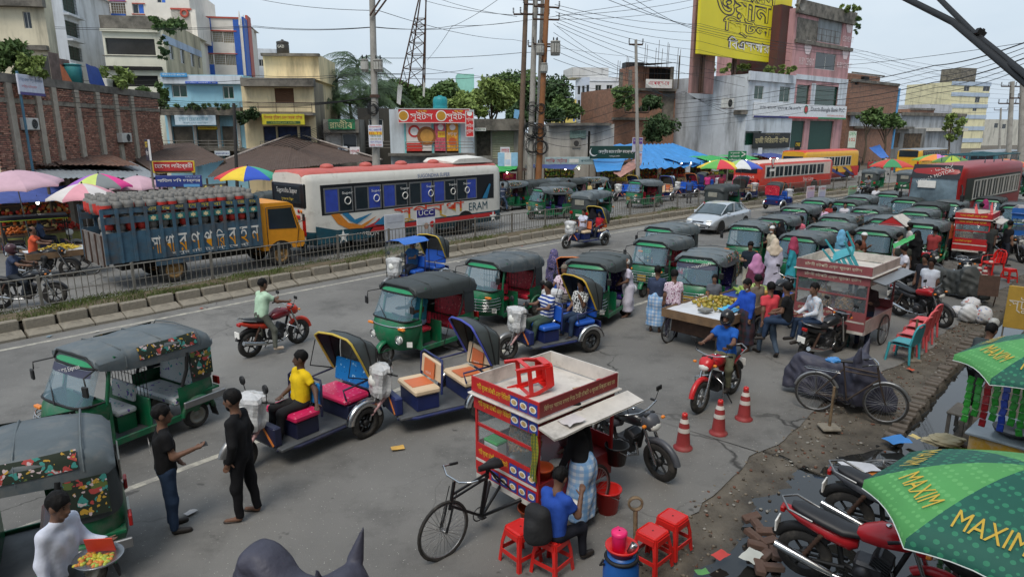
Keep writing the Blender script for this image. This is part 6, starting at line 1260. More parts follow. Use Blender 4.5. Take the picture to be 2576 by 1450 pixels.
def body_meshes(key,p,top,bottom,headw,res,sleeve,shoes):
 if key in BODY:return BODY[key]
 J=skel(p);pts=np.array([J[k]for k in J if k not in('hup','fwd','hdl','hdr')]);lo,hi=pts.min(0)-.2,pts.max(0)+.2;lo[2]=min(lo[2],pts[:,2].min()-.08);out={};fat=p.get('fat',1.)
 fem=top in('burqa','dress')
 def torso(P,e=0.,f=1.):
  ds=[]
  for sg,s in((1,'l'),(-1,'r')):
   o=np.array([0,sg*.055,0]);ds+=[cap(P,J['pel']+o*1.2,J['chest']+o*1.3,.105*f+e,.10*f+e),cap(P,J['chest']+o*1.2,J['sh'+s]-np.array([0,sg*.045,.035]),.09*f+e,.058+e),cap(P,J['neck']-(J['neck']-J['chest'])*.12,J['sh'+s],.042+e*.6,.036+e)]
  return ds
 def arms(P,e=0.,upto=1.):
  ds=[]
  for s in 'lr':
   if upto>=.99:ds+=[cap(P,J['sh'+s],J['el'+s],.046+e,.039+e)]
   if upto>1.3:ds+=[cap(P,J['el'+s],J['wr'+s],.041+e,.033+e)]
   if upto<.99:
    q=J['sh'+s]+(J['el'+s]-J['sh'+s])*upto;d=cap(P,J['sh'+s],q,.046+e,.054+e*1.3);ax=nrm(J['el'+s]-J['sh'+s]);ds+=[np.maximum(d,(P-q)@ax)]
  return ds
 def legs(P,e=0.,full=True):
  ds=[]
  for s in 'lr':ds+=[cap(P,J['hp'+s],J['kn'+s],.083*fat+e,.056+e),cap(P,J['kn'+s],J['an'+s],.054+e,.036+e*1.2)]
  return ds
 def feet(P,e=0.):return[cap(P,J['an'+s]-np.array([0,0,.03]),J['to'+s],.035+e,.032+e)for s in 'lr']
 fine=res<.025
 def body(P):
  ds=torso(P,-.012,fat)+arms(P,-.002,2)+legs(P,-.006)+feet(P,-.004)+[cap(P,J['neck']-(J['head']-J['neck'])*.2,J['head'],.05,.048),head_sdf(P,J,False)[0]]
  if not fine:ds+=[cap(P,J['wr'+s],J['ha'+s],.032,.028)for s in 'lr']
  return smin(ds,.018)
 parts=[(*surfnet(body,lo,hi,res),0)]
 if fine:
  hc=J['head'];V,Q=surfnet(lambda P:head_sdf(P,J,True)[0],hc-.16,hc+.16,.009);parts=[(parts[0][0],parts[0][1],0),(V,Q,0)]
  for s in 'lr':w=J['wr'+s];m_=w+J['hd'+s]*.08;parts.append((*surfnet(lambda P:hand_sdf(P,J,s,p.get('grip',.35)),m_-.14,m_+.14,.0075),0))
  f=nrm(J['fwd']-J['hup']*(J['fwd']@J['hup']));l=np.cross(J['hup'],f)
  for sg in(1,-1):
   for dz,r in((.012,(.008,.014,.006)),(.032,(.008,.02,.005))):
    c=hc+f*.078+l*sg*.032+J['hup']*dz;V,Q=surfnet(lambda P:ell(np.stack([(P-c)@f,(P-c)@l,(P-c)@J['hup']],1),(0,0,0),r),c-.03,c+.03,.006);parts.append((V,Q,1))
 out['body']=mesh_of(parts,'body')
 nu=p.get('noise',.006)
 if top in('shirt','long','tunic','burqa','dress','punjabi'):
  hem={'shirt':-.10,'long':-.12,'tunic':-.5,'punjabi':-.42,'burqa':-9,'dress':-9}[top]
  def shirt(P):
   ds=torso(P,.014 if not fem else .02,fat)+arms(P,.010 if not fem else .022,sleeve)
   if top in('tunic','punjabi'):
    for s in 'lr':ds.append(cap(P,J['hp'+s]+np.array([0,0,.05]),J['hp'+s]*.35+J['kn'+s]*.65,.115*fat,.125*fat))
   if fem:
    b0=(J['anl']+J['anr'])/2;kn=(J['knl']+J['knr'])/2;w=np.linalg.norm(J['anl'][:2]-J['anr'][:2])/2
    for o in(-.5,.5):
     e=(J['anl']-J['anr'])*o*.8;ds+=[cap(P,J['pel'],kn+(J['knl']-J['knr'])*o,.16,.15),cap(P,kn+(J['knl']-J['knr'])*o,b0+e+np.array([0,0,.02]),.15,.165)]
   d=smin(ds,.016)+wrinkle(P,nu)
   d=np.maximum(d,J['neck'][2]-9+0*d);d=np.maximum(d,(P-J['neck'])@nrm(J['neck']-J['chest'])-.015)
   z0=J['pel'][2]+hem if not fem else min(J['anl'][2],J['anr'][2])-.03
   return np.maximum(d,z0-P[:,2])
  out['shirt']=mesh_of([(*surfnet(shirt,lo,hi,res),0)],'shirt')
 if bottom=='pants':
  def pants(P):
   d=smin(legs(P,.012)+[cap(P,J['pel']+np.array([0,.05,.0]),J['pel']-np.array([0,.05,0]),.118*fat,.118*fat)],.02)+wrinkle(P,nu*.8,26)
   for s in 'lr':d=np.maximum(d,np.where(np.linalg.norm(P-J['an'+s],axis=1)<.16,(P-J['an'+s])@nrm(J['an'+s]-J['kn'+s])-.015,-1))
   return np.maximum(d,(P-J['pel'])@nrm(J['chest']-J['pel'])-.08)
  out['trousers']=mesh_of([(*surfnet(pants,lo,hi,res),0)],'trousers')
 elif bottom=='lungi':
  def lungi(P):
   kn=(J['knl']+J['knr'])/2;an=(J['anl']+J['anr'])/2;ds=[cap(P,J['pel']+np.array([0,0,.06]),J['pel']-np.array([0,0,.1]),.13,.16)]
   for s in 'lr':ds+=[cap(P,J['hp'+s],J['kn'+s],.13,.12),cap(P,J['kn'+s],J['kn'+s]*.25+J['an'+s]*.75,.125,.13)]
   ds+=[cap(P,kn,kn*.3+an*.7,.13,.14)]
   d=smin(ds,.04)+wrinkle(P,.012,14);z0=min(J['anl'][2],J['anr'][2])+p.get('lungi_up',.10)
   return np.maximum(d,z0-P[:,2])
  out['lungi']=mesh_of([(*surfnet(lungi,lo,hi,res),0)],'lungi')
 if shoes:
  out['shoes']=[]
  for s in 'lr':
   c=(J['an'+s]+J['to'+s])/2
   def sh(P):
    d=cap(P,J['an'+s]-np.array([0,0,.03]),J['to'+s],.043,.040)
    return np.maximum(d,P[:,2]-(J['an'+s][2]-(.0 if shoes=='shoes' else .05)))if shoes=='shoes' or not p.get('seat')else d
   out['shoes'].append(mesh_of([(*surfnet(sh,c-.17,c+.17,min(res,.02)),0)],'shoe'))
 hc=J['head'];hr=.012 if fine else .02
 def hfun(P):
  Q=head_sdf(P,J,False)[1]
  if headw=='hair':d=ell(Q,(-.016,0,.034),(.113,.092,.116))+.004*np.sin(Q[:,1]*90)*np.sin(Q[:,0]*80);return np.maximum(d,np.maximum(-ell(Q,(.115,0,-.035),(.095,.10,.10)),-Q[:,2]-.07-.5*Q[:,0]))
  if headw=='bald':d=ell(Q,(-.02,0,.02),(.103,.084,.10));return np.maximum(d,np.maximum(.5*Q[:,0]+.9*(Q[:,2]-.02)-.03,np.maximum(-Q[:,2]-.05,Q[:,0]-.03)))
  if headw=='cap':d=ell(Q,(-.01,0,.04),(.106,.09,.098));return np.maximum(d,-(Q[:,2]-.035))
  if headw=='helmet':d=smin([ell(Q,(-.01,0,.02),(.145,.125,.145)),ell(Q,(.05,0,-.05),(.10,.1,.08))],.02);return np.maximum(d,-(ell(Q,(.11,0,.0),(.09,.085,.055))))
  if headw in('hijab','niqab'):
   d=smin([ell(Q,(-.015,0,.01),(.118,.10,.128)),cap(P,hc-J['hup']*.06,J['neck']-J['hup']*.02,.085,.11),cap(P,J['neck']-J['hup']*.02,J['chest'],.14,.17),cap(P,J['shl'],J['shr'],.075,.075)],.035)+wrinkle(P,.006,26)
   if headw=='hijab':d=np.maximum(d,-ell(Q,(.10,0,.0),(.06,.052,.075)))
   else:d=np.maximum(d,-ell(Q,(.115,0,.022),(.04,.05,.016)))
   return np.maximum(d,(J['chest'][2]-.06)-P[:,2])
  return np.ones(len(P))
 if headw:
  ex=.2 if headw not in('hijab','niqab')else .42;V,Q=surfnet(hfun,hc-np.array([ex,ex,ex*(1 if ex<.3 else 1.4)]),hc+np.array([ex,ex,.2]),hr if ex<.3 else max(hr,.016));out['headwear']=mesh_of([(V,Q,0)],'hair' if headw in('hair','bald')else headw)
 if p.get('beard'):
  V,Q=surfnet(lambda P:np.maximum(ell(head_sdf(P,J,False)[1],(.045,0,-.085),(.05,.06,.055)),head_sdf(P,J,False)[1][:,2]+.045),hc-.2,hc+.12,.012);out['beard']=mesh_of([(V,Q,0)],'beard')
 out['J']=J;BODY[key]=out;return out
SKIN=[mat('skin_%d'%i,c,.6,var=.08,spec=.35)for i,c in enumerate((C(112,82,66),C(88,64,52),C(136,104,86)))]
M_EYE=mat('brow_and_eye',C(24,18,16),.5,var=0);M_HAIR=mat('black_hair',C(17,15,15),.65,spec=.2,var=.2,bump=.5,bscale=60);M_HAIRW=mat('white_hair',C(186,184,180),.7,var=.1,bump=.4,bscale=60)
def person(loc,ang,label,pose,top='shirt',topm=None,bottom='pants',botm=None,headw='hair',headm=None,res=.03,sleeve=.62,shoes='shoes',shoem=None,skin=0,scale=1.,group=None,key=None,beardm=None,cat='person'):
 k=(key or str(sorted(pose.items(),key=str)),top,bottom,headw,res,sleeve,shoes);B=body_meshes(k,pose,top,bottom,headw,res,sleeve,shoes)
 o=thing('person',label,cat,loc,rad(ang),group);o.scale=(scale,)*3
 def add(nm,me,ms):
  q=inst(nm,me,o)
  if not me.materials:
   for _ in ms:me.materials.append(None)
  for i,m in enumerate(ms):q.material_slots[i].link='OBJECT';q.material_slots[i].material=m
 add('body',B['body'],[SKIN[skin],M_EYE])
 if 'shirt' in B:add({'burqa':'robe','dress':'robe','tunic':'tunic','punjabi':'tunic'}.get(top,'shirt'),B['shirt'],[topm])
 if 'trousers' in B:add('trousers',B['trousers'],[botm])
 if 'lungi' in B:add('lungi',B['lungi'],[botm])
 for q_ in B.get('shoes',[]):add('shoe',q_,[shoem or M_SHOE])
 if 'headwear' in B:add({'hair':'hair','bald':'hair','cap':'cap','helmet':'helmet'}.get(headw,'headscarf'),B['headwear'],[headm or M_HAIR])
 if 'beard' in B:add('beard',B['beard'],[beardm or M_HAIRW])
 o['_']=0;del o['_'];return o
M_SHOE=mat('shoe',C(40,34,30),.6,var=.2)
# poses
STAND=dict();
STAND2=dict(armr=((.35,-.12,-1),(.9,.05,-.15)),yaw=15)
PHONE=dict(headdir=(.35,0,1),arml=((.25,.25,-1),(.8,-.45,.2)),armr=((.25,-.25,-1),(.8,.45,.2)))
WALK=dict(arml=((-.35,.12,-1),(-.05,.05,-1)),armr=((.3,-.12,-1),(.6,-.05,-1)),legl=((.35,.02,-1),(.02,0,-1)),legr=((-.22,-.02,-1),(-.65,0,-1)),footr=(.7,-.1,-.7))
HIPS=dict(arml=((-.2,.6,-1),(.45,-.5,-.6)),armr=((.25,-.15,-1),(.85,.2,.35)))
DRIVE=dict(seat=1,hip=.80,lean=(-.08,0,1),arml=((.75,.3,-.75),(1,.1,.12)),armr=((.75,-.3,-.75),(1,-.1,.12)),legl=((1,.16,-.12),(.25,0,-1)),legr=((1,-.16,-.12),(.25,0,-1)),grip=.9)
SIT=dict(seat=1,hip=.78,lean=(-.1,0,1),arml=((.25,.18,-1),(.8,-.3,-.3)),armr=((.25,-.18,-1),(.8,.3,-.3)),legl=((1,.12,-.06),(.12,0,-1)),legr=((1,-.12,-.06),(.12,0,-1)))
RIDE=dict(seat=1,hip=.93,lean=(.12,0,1),arml=((.75,.28,-.62),(1,.0,-.12)),armr=((.75,-.28,-.62),(1,-.0,-.12)),legl=((.92,.38,-.45),(-.28,-.1,-1)),legr=((.92,-.38,-.45),(-.28,.1,-1)),grip=.9)
RIDEF=dict(seat=1,hip=.93,lean=(.18,0,1),arml=((.75,.28,-.62),(1,.0,-.2)),armr=((.75,-.28,-.62),(1,-.0,-.2)),legl=((.45,.42,-1),(-.12,.15,-1)),legr=((.45,-.42,-1),(-.12,-.15,-1)),grip=.9)
# ============== carts, umbrellas, plastic furniture, small things
M_WOOD=mat('plank_wood',C(122,96,70),.8,var=.3,scale=3,bump=.4,bscale=20,dirt=.4);M_WOODG=mat('grey_wood',C(104,98,90),.85,var=.25,scale=3,bump=.4)
M_PRED=mat('red_plastic',C(206,38,34),.35,var=.06);M_PPNK=mat('pink_plastic',C(226,96,100),.4,var=.08);M_PTEAL=mat('teal_chair',C(62,158,168),.4,var=.08);M_PBLUE=mat('blue_plastic',C(30,88,160),.4,var=.12,dirt=.15);M_PORG=mat('orange_plastic',C(196,84,40),.45,var=.1);M_PDG=mat('dark_green_plastic',C(30,78,80),.45,var=.1)
M_STEELP=mat('steel_pot',C(150,152,154),.3,metal=.9,var=.12)
CARTR=mat('cart_red',C(186,34,36),.5,var=.12,dirt=.25);CARTM=mat('cart_maroon',C(126,34,36),.5,var=.12,dirt=.2);CARTW=mat('cart_white',C(206,200,192),.6,var=.12,dirt=.4);FOODP=mat('food_print',C(40,66,150),.5,var=0);FOODD=mat('food_dish',C(206,170,110),.6,var=.5,scale=20)
def umbrella(c,R,cols,label,rot=0.,n=8,drop=.42,h=None,group=None,name='parasol',zb=ZF,edge=None,texts=None,tilt=(0,0)):
 """c: apex. cols: one colour per panel in turn"""
 o=thing(name,label,'umbrella',(c[0],c[1],zb),(tilt[0],tilt[1],0),group);H=c[2]-zb;fr=[]
 rib=lambda a,t:Vector((math.cos(a)*R*t,math.sin(a)*R*t,H-drop*(t**1.7)))
 for k in range(n):
  a0,a1=rot+2*math.pi*k/n,rot+2*math.pi*(k+1)/n;b=MB();rows=[]
  for i in range(8):
   t=max(.015,i/7);p0,p1=rib(a0,t),rib(a1,t);r=[]
   for j in range(7):u=j/6;p=p0.lerp(p1,u);p.z-=.06*t*math.sin(math.pi*u)*-.4;p*=1;s_=1-.03*math.sin(math.pi*u)*t;r.append((p.x*s_,p.y*s_,p.z+.01))
   rows.append(r)
  r=[(x*1.005,y*1.005,z-.09+.035*math.sin(math.pi*j/6))for j,(x,y,z)in enumerate(rows[-1])];rows.append(r)
  b.grid(rows);pn=b.build('panel',cols[k%len(cols)],o)
  if edge:e=MB();e.tube(r,.006,4,cap=False);e.build('hem',edge,pn)
  if texts and k in texts:
   tx,m=texts[k];am=(a0+a1)/2;me=text_mesh(tx,1.,(R*.40,R*.15,1)).copy();me.materials.clear();me.materials.append(m);to=inst('lettering',me,pn);rr=.74
   q=rib(am,rr);q=Vector((q.x*.945,q.y*.945,q.z+.02));d=rib(am,rr+.08)-rib(am,rr-.08);d.normalize();T=Vector((-math.sin(am),math.cos(am),0));N_=T.cross(d)*-1
   if N_.z<0:N_=-N_
   to.matrix_local=Matrix.Translation(q)@Matrix((T,-N_*1,-d)).transposed().to_4x4()
   for sgn_,ex in((-1,.0),(1,.0)):
    bb=MB();bb.obox((0,0,sgn_*R*.105),(R*.42,.002,R*.014));l2=bb.build('print_line',m,pn);l2.matrix_local=to.matrix_local
 b=MB();b.tube([(0,0,0),(0,0,H+.05)],.02,7);b.build('pole',M_ALU,o)
 for k in range(n):
  a=rot+2*math.pi*k/n;b=MB();b.tube([rib(a,t/4)-Vector((0,0,.015))for t in range(5)],.006,4);b.build('rib',M_ALU,o)
 b=MB();b.lathe([(.03,-.03),(.03,.03),(.012,.06)],8,(0,0,H+.02));b.build('finial',M_BLACK,o);return o
def make_stool(m):
 t=thing('plastic_stool','x','stool');H,a,c=.46,.145,.19;b=MB();b.rbox(-a,a,-a,a,H-.035,H,.03);b.lathe([(.012,H+.002),(.001,H+.002)],8,m=1,smooth=False);b.build('seat',[m,M_DARK],t)
 for sx in(-1,1):
  for sy in(-1,1):
   b=MB();R=[]
   for z,k,w in((H-.03,a-.01,.055),(H*.55,(a+c)/2,.042),(0,c,.045)):x,y=sx*k,sy*k;R.append([(x,y,z),(x-sx*w,y,z),(x-sx*w,y-sy*.012,z),(x-sx*.012,y-sy*.012,z),(x-sx*.012,y-sy*w,z),(x,y-sy*w,z)])
   b.loft(R,smooth=False);b.build('leg',m,t)
 for k,z0,z1,w in((.176,.13,.18,.15),(.148,H-.1,H-.03,.12)):
  for sx in(-1,1):b=MB();b.box(sx*k-.006,sx*k+.006,-w,w,z0,z1);b.build('apron',m,t);b=MB();b.box(-w,w,sx*k-.006,sx*k+.006,z0,z1);b.build('apron',m,t)
 return t
def make_chair(m,arms=True):
 t=thing('plastic_chair','x','chair');b=MB();b.grid([[(x,y,.42+.03*abs(y)/.22+.015*math.cos(x*8))for y in(-.24,-.15,0,.15,.24)]for x in(.24,.1,-.08,-.22)]);b.grid([[(x,y,.39)for y in(-.24,0,.24)]for x in(.24,-.22)]);b.build('seat',m,t)
 b=MB();
 for y0,y1 in((-.25,-.17),(-.12,-.05),(-.02,.05),(.10,.17),(.19,.26)):b.grid([[(-.22-.16*(z-.42),y*(1-.12*(z>.8)),z)for y in(y0,y1)]for z in(.42,.55,.7,.82)]);b.grid([[(-.24-.16*(z-.42),y*(1-.12*(z>.8)),z)for y in(y0,y1)]for z in(.42,.55,.7,.82)])
 b.tube([(-.22,-.25,.44),(-.27,-.24,.75),(-.30,-.15,.87),(-.31,0,.89),(-.30,.15,.87),(-.27,.24,.75),(-.22,.25,.44)],.022,6);b.build('backrest',m,t)
 for sx,sy in((1,1),(1,-1),(-1,1),(-1,-1)):b=MB();b.tube([(sx*.21,sy*.23,.42),(sx*.25,sy*.26,0)],[.032,.024],6);b.build('leg',m,t)
 if arms:
  for sy in(-1,1):b=MB();b.tube([(-.26,sy*.25,.66),(.0,sy*.27,.66),(.2,sy*.26,.63),(.24,sy*.25,.43)],.018,6,flat=.7);b.build('armrest',m,t)
 return t
def make_cone():
 t=thing('traffic_cone','x','traffic cone');m=mat('cone_red',C(150,52,52),.6,var=.2,dirt=.35,dcol=(.14,.10,.09));b=MB();b.lathe([(.185,0),(.19,.03),(.15,.05),(.135,.10),(.118,.30),(.10,.50),(.05,.68),(.055,.72),(.04,.73),(.001,.72)],18);b.build('body',m,t)
 for z0,z1 in((.36,.45),(.55,.63)):f=lambda z:.185-.2*z if z<.3 else .118-(z-.3)*.085 if z<.5 else .10-(z-.5)*.28;b=MB();b.lathe([(f(z0)+.004,z0),(f(z1)+.004,z1)],18);b.build('band',mat('cone_white',C(206,198,190),.6,var=.1,dirt=.35),t)
 b=MB();b.lathe([(.054,.68),(.06,.70),(.045,.745),(.02,.74)],12);b.build('cap',M_PRED,t);return t
def bucket(m,r=.17,h=.3,label='',loc=(0,0,0),handle=True,name='bucket',group=None):
 t=thing(name,label,name.split('_')[-1],loc,0,group);b=MB();b.lathe([(.01,.012),(r*.72,.012),(r*.74,.0),(r*.97,h),(r*1.05,h),(r*1.05,h-.02),(r,h-.025),(r*.93,h-.01),(r*.70,.02),(.01,.02)],22);b.build('pail',m,t)
 if handle:b=MB();b.tube([(0,-r,h-.02),(.03+r*.5,-r*.8,h-.10),(.05+r*.7,0,h-.14),(.03+r*.5,r*.8,h-.10),(0,r,h-.02)],.006,4);b.build('handle',M_CHROME,t)
 return t
def food_tiles(parent,face,x,y0,z,n,s,horiz=True,gap=.012):
 """printed dish pictures along a panel; face '-x' or '-y'"""
 for i in range(n):
  o=MB();k=y0+i*(s+gap)
  P=(lambda u,v,d:(x-d,k+u,z+v))if face=='-x' else(lambda u,v,d:(k+u,x-d,z+v))
  o.add([P(0,0,.004),P(s,0,.004),P(s,s,.004),P(0,s,.004)],[(0,1,2,3)]);c=[P(s/2+s*.4*math.cos(a),s/2+s*.30*math.sin(a),.007)for a in[j*.5236 for j in range(12)]];o.add(c,[tuple(range(12))],1);c=[P(s/2+s*.28*math.cos(a),s/2+s*.2*math.sin(a),.010)for a in[j*.5236 for j in range(12)]];o.add(c,[tuple(range(12))],2);o.build('food_print',[FOODP,WHT,FOODD],parent)
def make_cart(Lx=1.36,W=1.12,zt=1.86,red=None,side=None,text1='',text2='',text3='',tcol=None,bike=False,flap=True,tiles=True,roofm=None,wheel_r=.36,flapm=None,open_y=True):
 red=red or CARTR;side=side or CARTM;tcol=tcol or YEL;t=thing('food_cart','x','food cart');x0,x1,y0,y1=-Lx/2,Lx/2,-W/2,W/2;zf=.58;zc=.98;zs=zt-.44;zr=zt-.22
 b=MB();b.rbox(x0,x1,y0,y1,zf-.05,zf,.01);b.build('floor',M_WOODG,t)
 for i,(a,c)in enumerate(((x0,y0),(x1,y0),(x0,y1),(x1,y1))):b=MB();b.box(a-.018,a+.018,c-.018,c+.018,zf,zr);b.build('post',red,t)
 # lower panels
 for nm,q in(('front_panel',(x0-.022,x0-.008,y0,y1)),('back_panel',(x1+.008,x1+.022,y0,y1)),('side_panel',(x0,x1,y0-.022,y0-.008)),('side_panel',(x0,x1,y1+.008,y1+.022))):
  b=MB();hi_=zc if not(open_y and q[3]<0 and nm=='side_panel')else .80;b.box(*q,zf-.12,hi_);pnl=b.build(nm,red if nm!='side_panel' else side,t)
  if nm=='front_panel':
   b=MB();b.box(q[0]-.003,q[0]-.001,y0,y1,zf+.14,zf+.18);b.build('stripe',CARTW,pnl)
   b=MB();b.box(q[0]-.003,q[0]-.001,y0,y1,zf-.12,zf-.05);b.build('stripe',CARTW,pnl)
 b=MB();b.box(x0+.01,x1-.01,y0+.02,y1-.01,zc-.22,zc-.20);b.build('counter',mat('counter_red',C(120,30,34),.4,var=.2),t)
 for nm,q in(('front_glass',(x0-.004,x0,y0+.02,y1-.02)),('back_glass',(x1,x1+.004,y0+.02,y1-.02)),('side_glass',(x0+.02,x1-.02,y1,y1+.004))):b=MB();b.box(*q,zc,zs);b.build(nm,M_CLEAR,t)
 b=MB();b.box(x0-.012,x0+.012,y0,y1,(zc+zs)/2-.0,(zc+zs)/2+.04);b.build('rail',red,t)
 for q,nm,m_ in(((x0-.03,x0-.012,y0-.03,y1+.03),'front_sign',red),((x1+.012,x1+.03,y0,y1),'back_sign',red),((x0,x1,y0-.03,y0-.012),'side_sign',side),((x0,x1,y1+.012,y1+.03),'side_sign',side)):
  b=MB();b.box(*q,zs,zr-.03);o=b.build(nm,m_,t)
  if nm=='front_sign':letters(bn(text1),tcol,o,(x0-.035,W*.16 if tiles else 0,(zs+zr)/2-.01),(0,0,-math.pi/2),fit=(W*(.56 if tiles else .8),.11,1));tiles and food_tiles(o,'-x',x0-.03,y0-.02,zs+.01,3,.15)
  elif q[3]<0 and text3:letters(bn(text3),tcol if tcol is not YEL else paint(206,190,140),o,(0,y0-.035,(zs+zr)/2-.01),fit=(Lx*.9,.085,1))
 b=MB();b.rbox(x0-.09,x1+.09,y0-.09,y1+.09,zr-.025,zr,.008);b.build('roof',roofm or CARTW,t)
 for q,nm,m_ in(((x0-.05,x0-.03,y0-.05,y1+.05),'rim_board',red),((x1+.03,x1+.05,y0-.05,y1+.05),'rim_board',CARTW),((x0-.03,x1+.03,y0-.05,y0-.03),'rim_board',side),((x0-.03,x1+.03,y1+.03,y1+.05),'rim_board',CARTW)):
  b=MB();b.box(*q,zr+.02,zt);o=b.build(nm,m_,t)
  if q[0]==x0-.05:letters(bn(text1),tcol,o,(x0-.055,W*.16 if tiles else 0,(zt+zr)/2+.01),(0,0,-math.pi/2),fit=(W*(.56 if tiles else .8),.11,1));tiles and food_tiles(o,'-x',x0-.05,y0-.03,zr+.03,3,.15)
  elif q[3]==y0-.03:letters(bn(text2),tcol if tcol is not YEL else paint(206,190,140),o,(0,y0-.055,(zt+zr)/2+.01),fit=(Lx*.95,.095,1))
 pf=[c for c in t.children if c.name.startswith('front_panel')][0]
 letters(bn(text1),tcol,pf,(x0-.03,W*.2,zf+.29),(0,0,-math.pi/2),fit=(W*.5,.11,1));tiles and food_tiles(pf,'-x',x0-.026,y0+.01,zf+.2,3,.15);tiles and food_tiles(pf,'-x',x0-.026,y0+.01,zf-.03,5,.14,gap=.03)
 if flap:b=MB();R=[[(x0-.1+(Lx+.3)*i/12,y0-.05-d+(.02*nz2(i,3,2.)if d>.3 else 0),zr-.05-d*.22)for i in range(13)]for d in(.04,.18,.31)];b.grid(R);b.grid([[(x,y,z-.02)for x,y,z in r]for r in R]);b.build('flap',flapm or CARTW,t)
 for sy in(-1,1):bike_tyre(t,(x0+Lx*.68,sy*(W/2+.06),wheel_r),wheel_r)
 b=MB();b.tube([(x0+Lx*.68,-W/2-.06,wheel_r),(x0+Lx*.68,W/2+.06,wheel_r)],.02,6);b.build('axle',M_BLACK,t)
 if bike:
  k=x0;fmm=mat('bike_black',C(22,22,24),.4,var=.1);b=MB()
  b.tube([(k-.02,.1,.52),(k-.42,0,.30)],.022,6);b.tube([(k-.02,-.3,.50),(k-.42,0,.30),(k-.02,.3,.50)],.025,6);b.tube([(k-.42,0,.30),(k-.30,0,.92)],.017,6);b.tube([(k-.45,0,.32),(k-.33,0,.90)],.014,6);b.tube([(k-.30,0,.86),(k-.88,0,.78)],.017,6);b.tube([(k-.30,0,.80),(k-.88,0,.72)],.015,6);b.tube([(k-.42,0,.30),(k-.90,0,.64)],.019,6);b.tube([(k-.30,0,.90),(k-.02,.12,.56)],.012,6);b.tube([(k-.30,0,.90),(k-.02,-.12,.56)],.012,6);b.tube([(k-.84,0,.96),(k-.92,0,.60)],.022,6);b.build('bike_frame',fmm,t)
  b=MB()
  for sy in(-1,1):b.tube([(k-.92,sy*.055,.64),(k-.96,sy*.055,.5),(k-1.02,sy*.055,.36)],.014,6);b.tube([(k-.86,sy*.075,.86),(k-1.02,sy*.075,.36)],.006,5)
  b.build('fork',fmm,t);bike_tyre(t,(k-1.02,0,.36),.36)
  b=MB();b.tube([(k-.62,.27,.99),(k-.80,.27,1.02),(k-.86,.12,.98),(k-.86,-.12,.98),(k-.80,-.27,1.02),(k-.62,-.27,.99)],.013,6);b.tube([(k-.84,0,.9),(k-.86,0,.98)],.016,6);hb=b.build('handlebar',M_CHROME,t)
  for sy in(-1,1):b=MB();b.tube([(k-.58,sy*.27,.985),(k-.70,sy*.27,1.005)],.018,6);b.build('grip',M_BLACK,hb)
  b=MB();b.loft([[(k+x,y*w,z)for y,z in((-1,.93),(-.6,.99),(0,1.0),(.6,.99),(1,.93),(0,.92))]for x,w in((-.14,.11),(-.22,.115),(-.32,.06),(-.46,.02))]);b.build('saddle',M_SEATB,t)
  b=MB();b.torus((k-.42,.06,.30),.09,.009,'y',18,4);b.tube([(k-.42,.08,.30),(k-.30,.09,.17)],.01,5);b.obox((k-.30,.14,.17),(.08,.09,.02));b.build('pedals',M_ENGINE,t)
 return t
def flatcart(Lx,W,z,label,m=None,cloth_m=None,wheel_r=.33):
 t=thing('vending_cart',label,'cart');m=m or M_WOOD;x0,x1=-Lx/2,Lx/2;b=MB()
 for i in range(7):w=W/7;b=MB();b.box(x0,x1,-W/2+i*w+.004,-W/2+(i+1)*w-.004,z-.06,z-.035);b.build('plank',m,t)
 for q in((x0,x1,-W/2-.03,-W/2),(x0,x1,W/2,W/2+.03),(x0-.03,x0,-W/2-.03,W/2+.03),(x1,x1+.03,-W/2-.03,W/2+.03)):b=MB();b.box(*q,z-.16,z+.04);b.build('side_board',m,t)
 for x in(x0+.25,x1-.3):
  for sy in(-1,1):bike_tyre(t,(x,sy*(W/2-.04 if x<0 else W/2+.08),wheel_r),wheel_r)
  b=MB();b.tube([(x,-W/2,wheel_r),(x,W/2,wheel_r)],.02,6);b.build('axle',M_RUST,t);b=MB();b.box(x-.03,x+.03,-W/2+.1,W/2-.1,wheel_r,z-.16);b.build('bracket',M_RUST,t)
 if cloth_m:b=MB();n=10;b.grid([[(x0+Lx*i/n,W*(j/n-.5),z+.0+.02*nz2(i*.9,j*.9,1.))for i in range(n+1)]for j in range(n+1)]);b.build('cloth',cloth_m,t)
 return t
def heap(n,rx,ry,rz,base,me_list,parent_M,label,cat,group,name,sc=(.9,1.1),layers=4,seed=1):
 rg=random.Random(seed);k=0;out=[]
 for L_ in range(layers):
  f=1-L_/layers;m=int(n*f*f/sum((1-i/layers)**2 for i in range(layers)))
  for i in range(m):
   a=i*2.399;r=math.sqrt((i+.5)/m)*f;p=parent_M@Vector((base[0]+rx*r*math.cos(a),base[1]+ry*r*math.sin(a),base[2]+rz*L_/layers+.01))
   o=inst(name,rg.choice(me_list),None,p,(rg.uniform(-.5,.5),rg.uniform(-.5,.5),rg.uniform(0,6.28)),rg.uniform(*sc));tag(o,label,cat,group);out.append(o)
 return out
def fruit_mesh(rx,ry,rz,m):b=MB();b.blob((0,0,rz*.8),rx,ry,rz,9,6);return b.mesh('fruit',m)
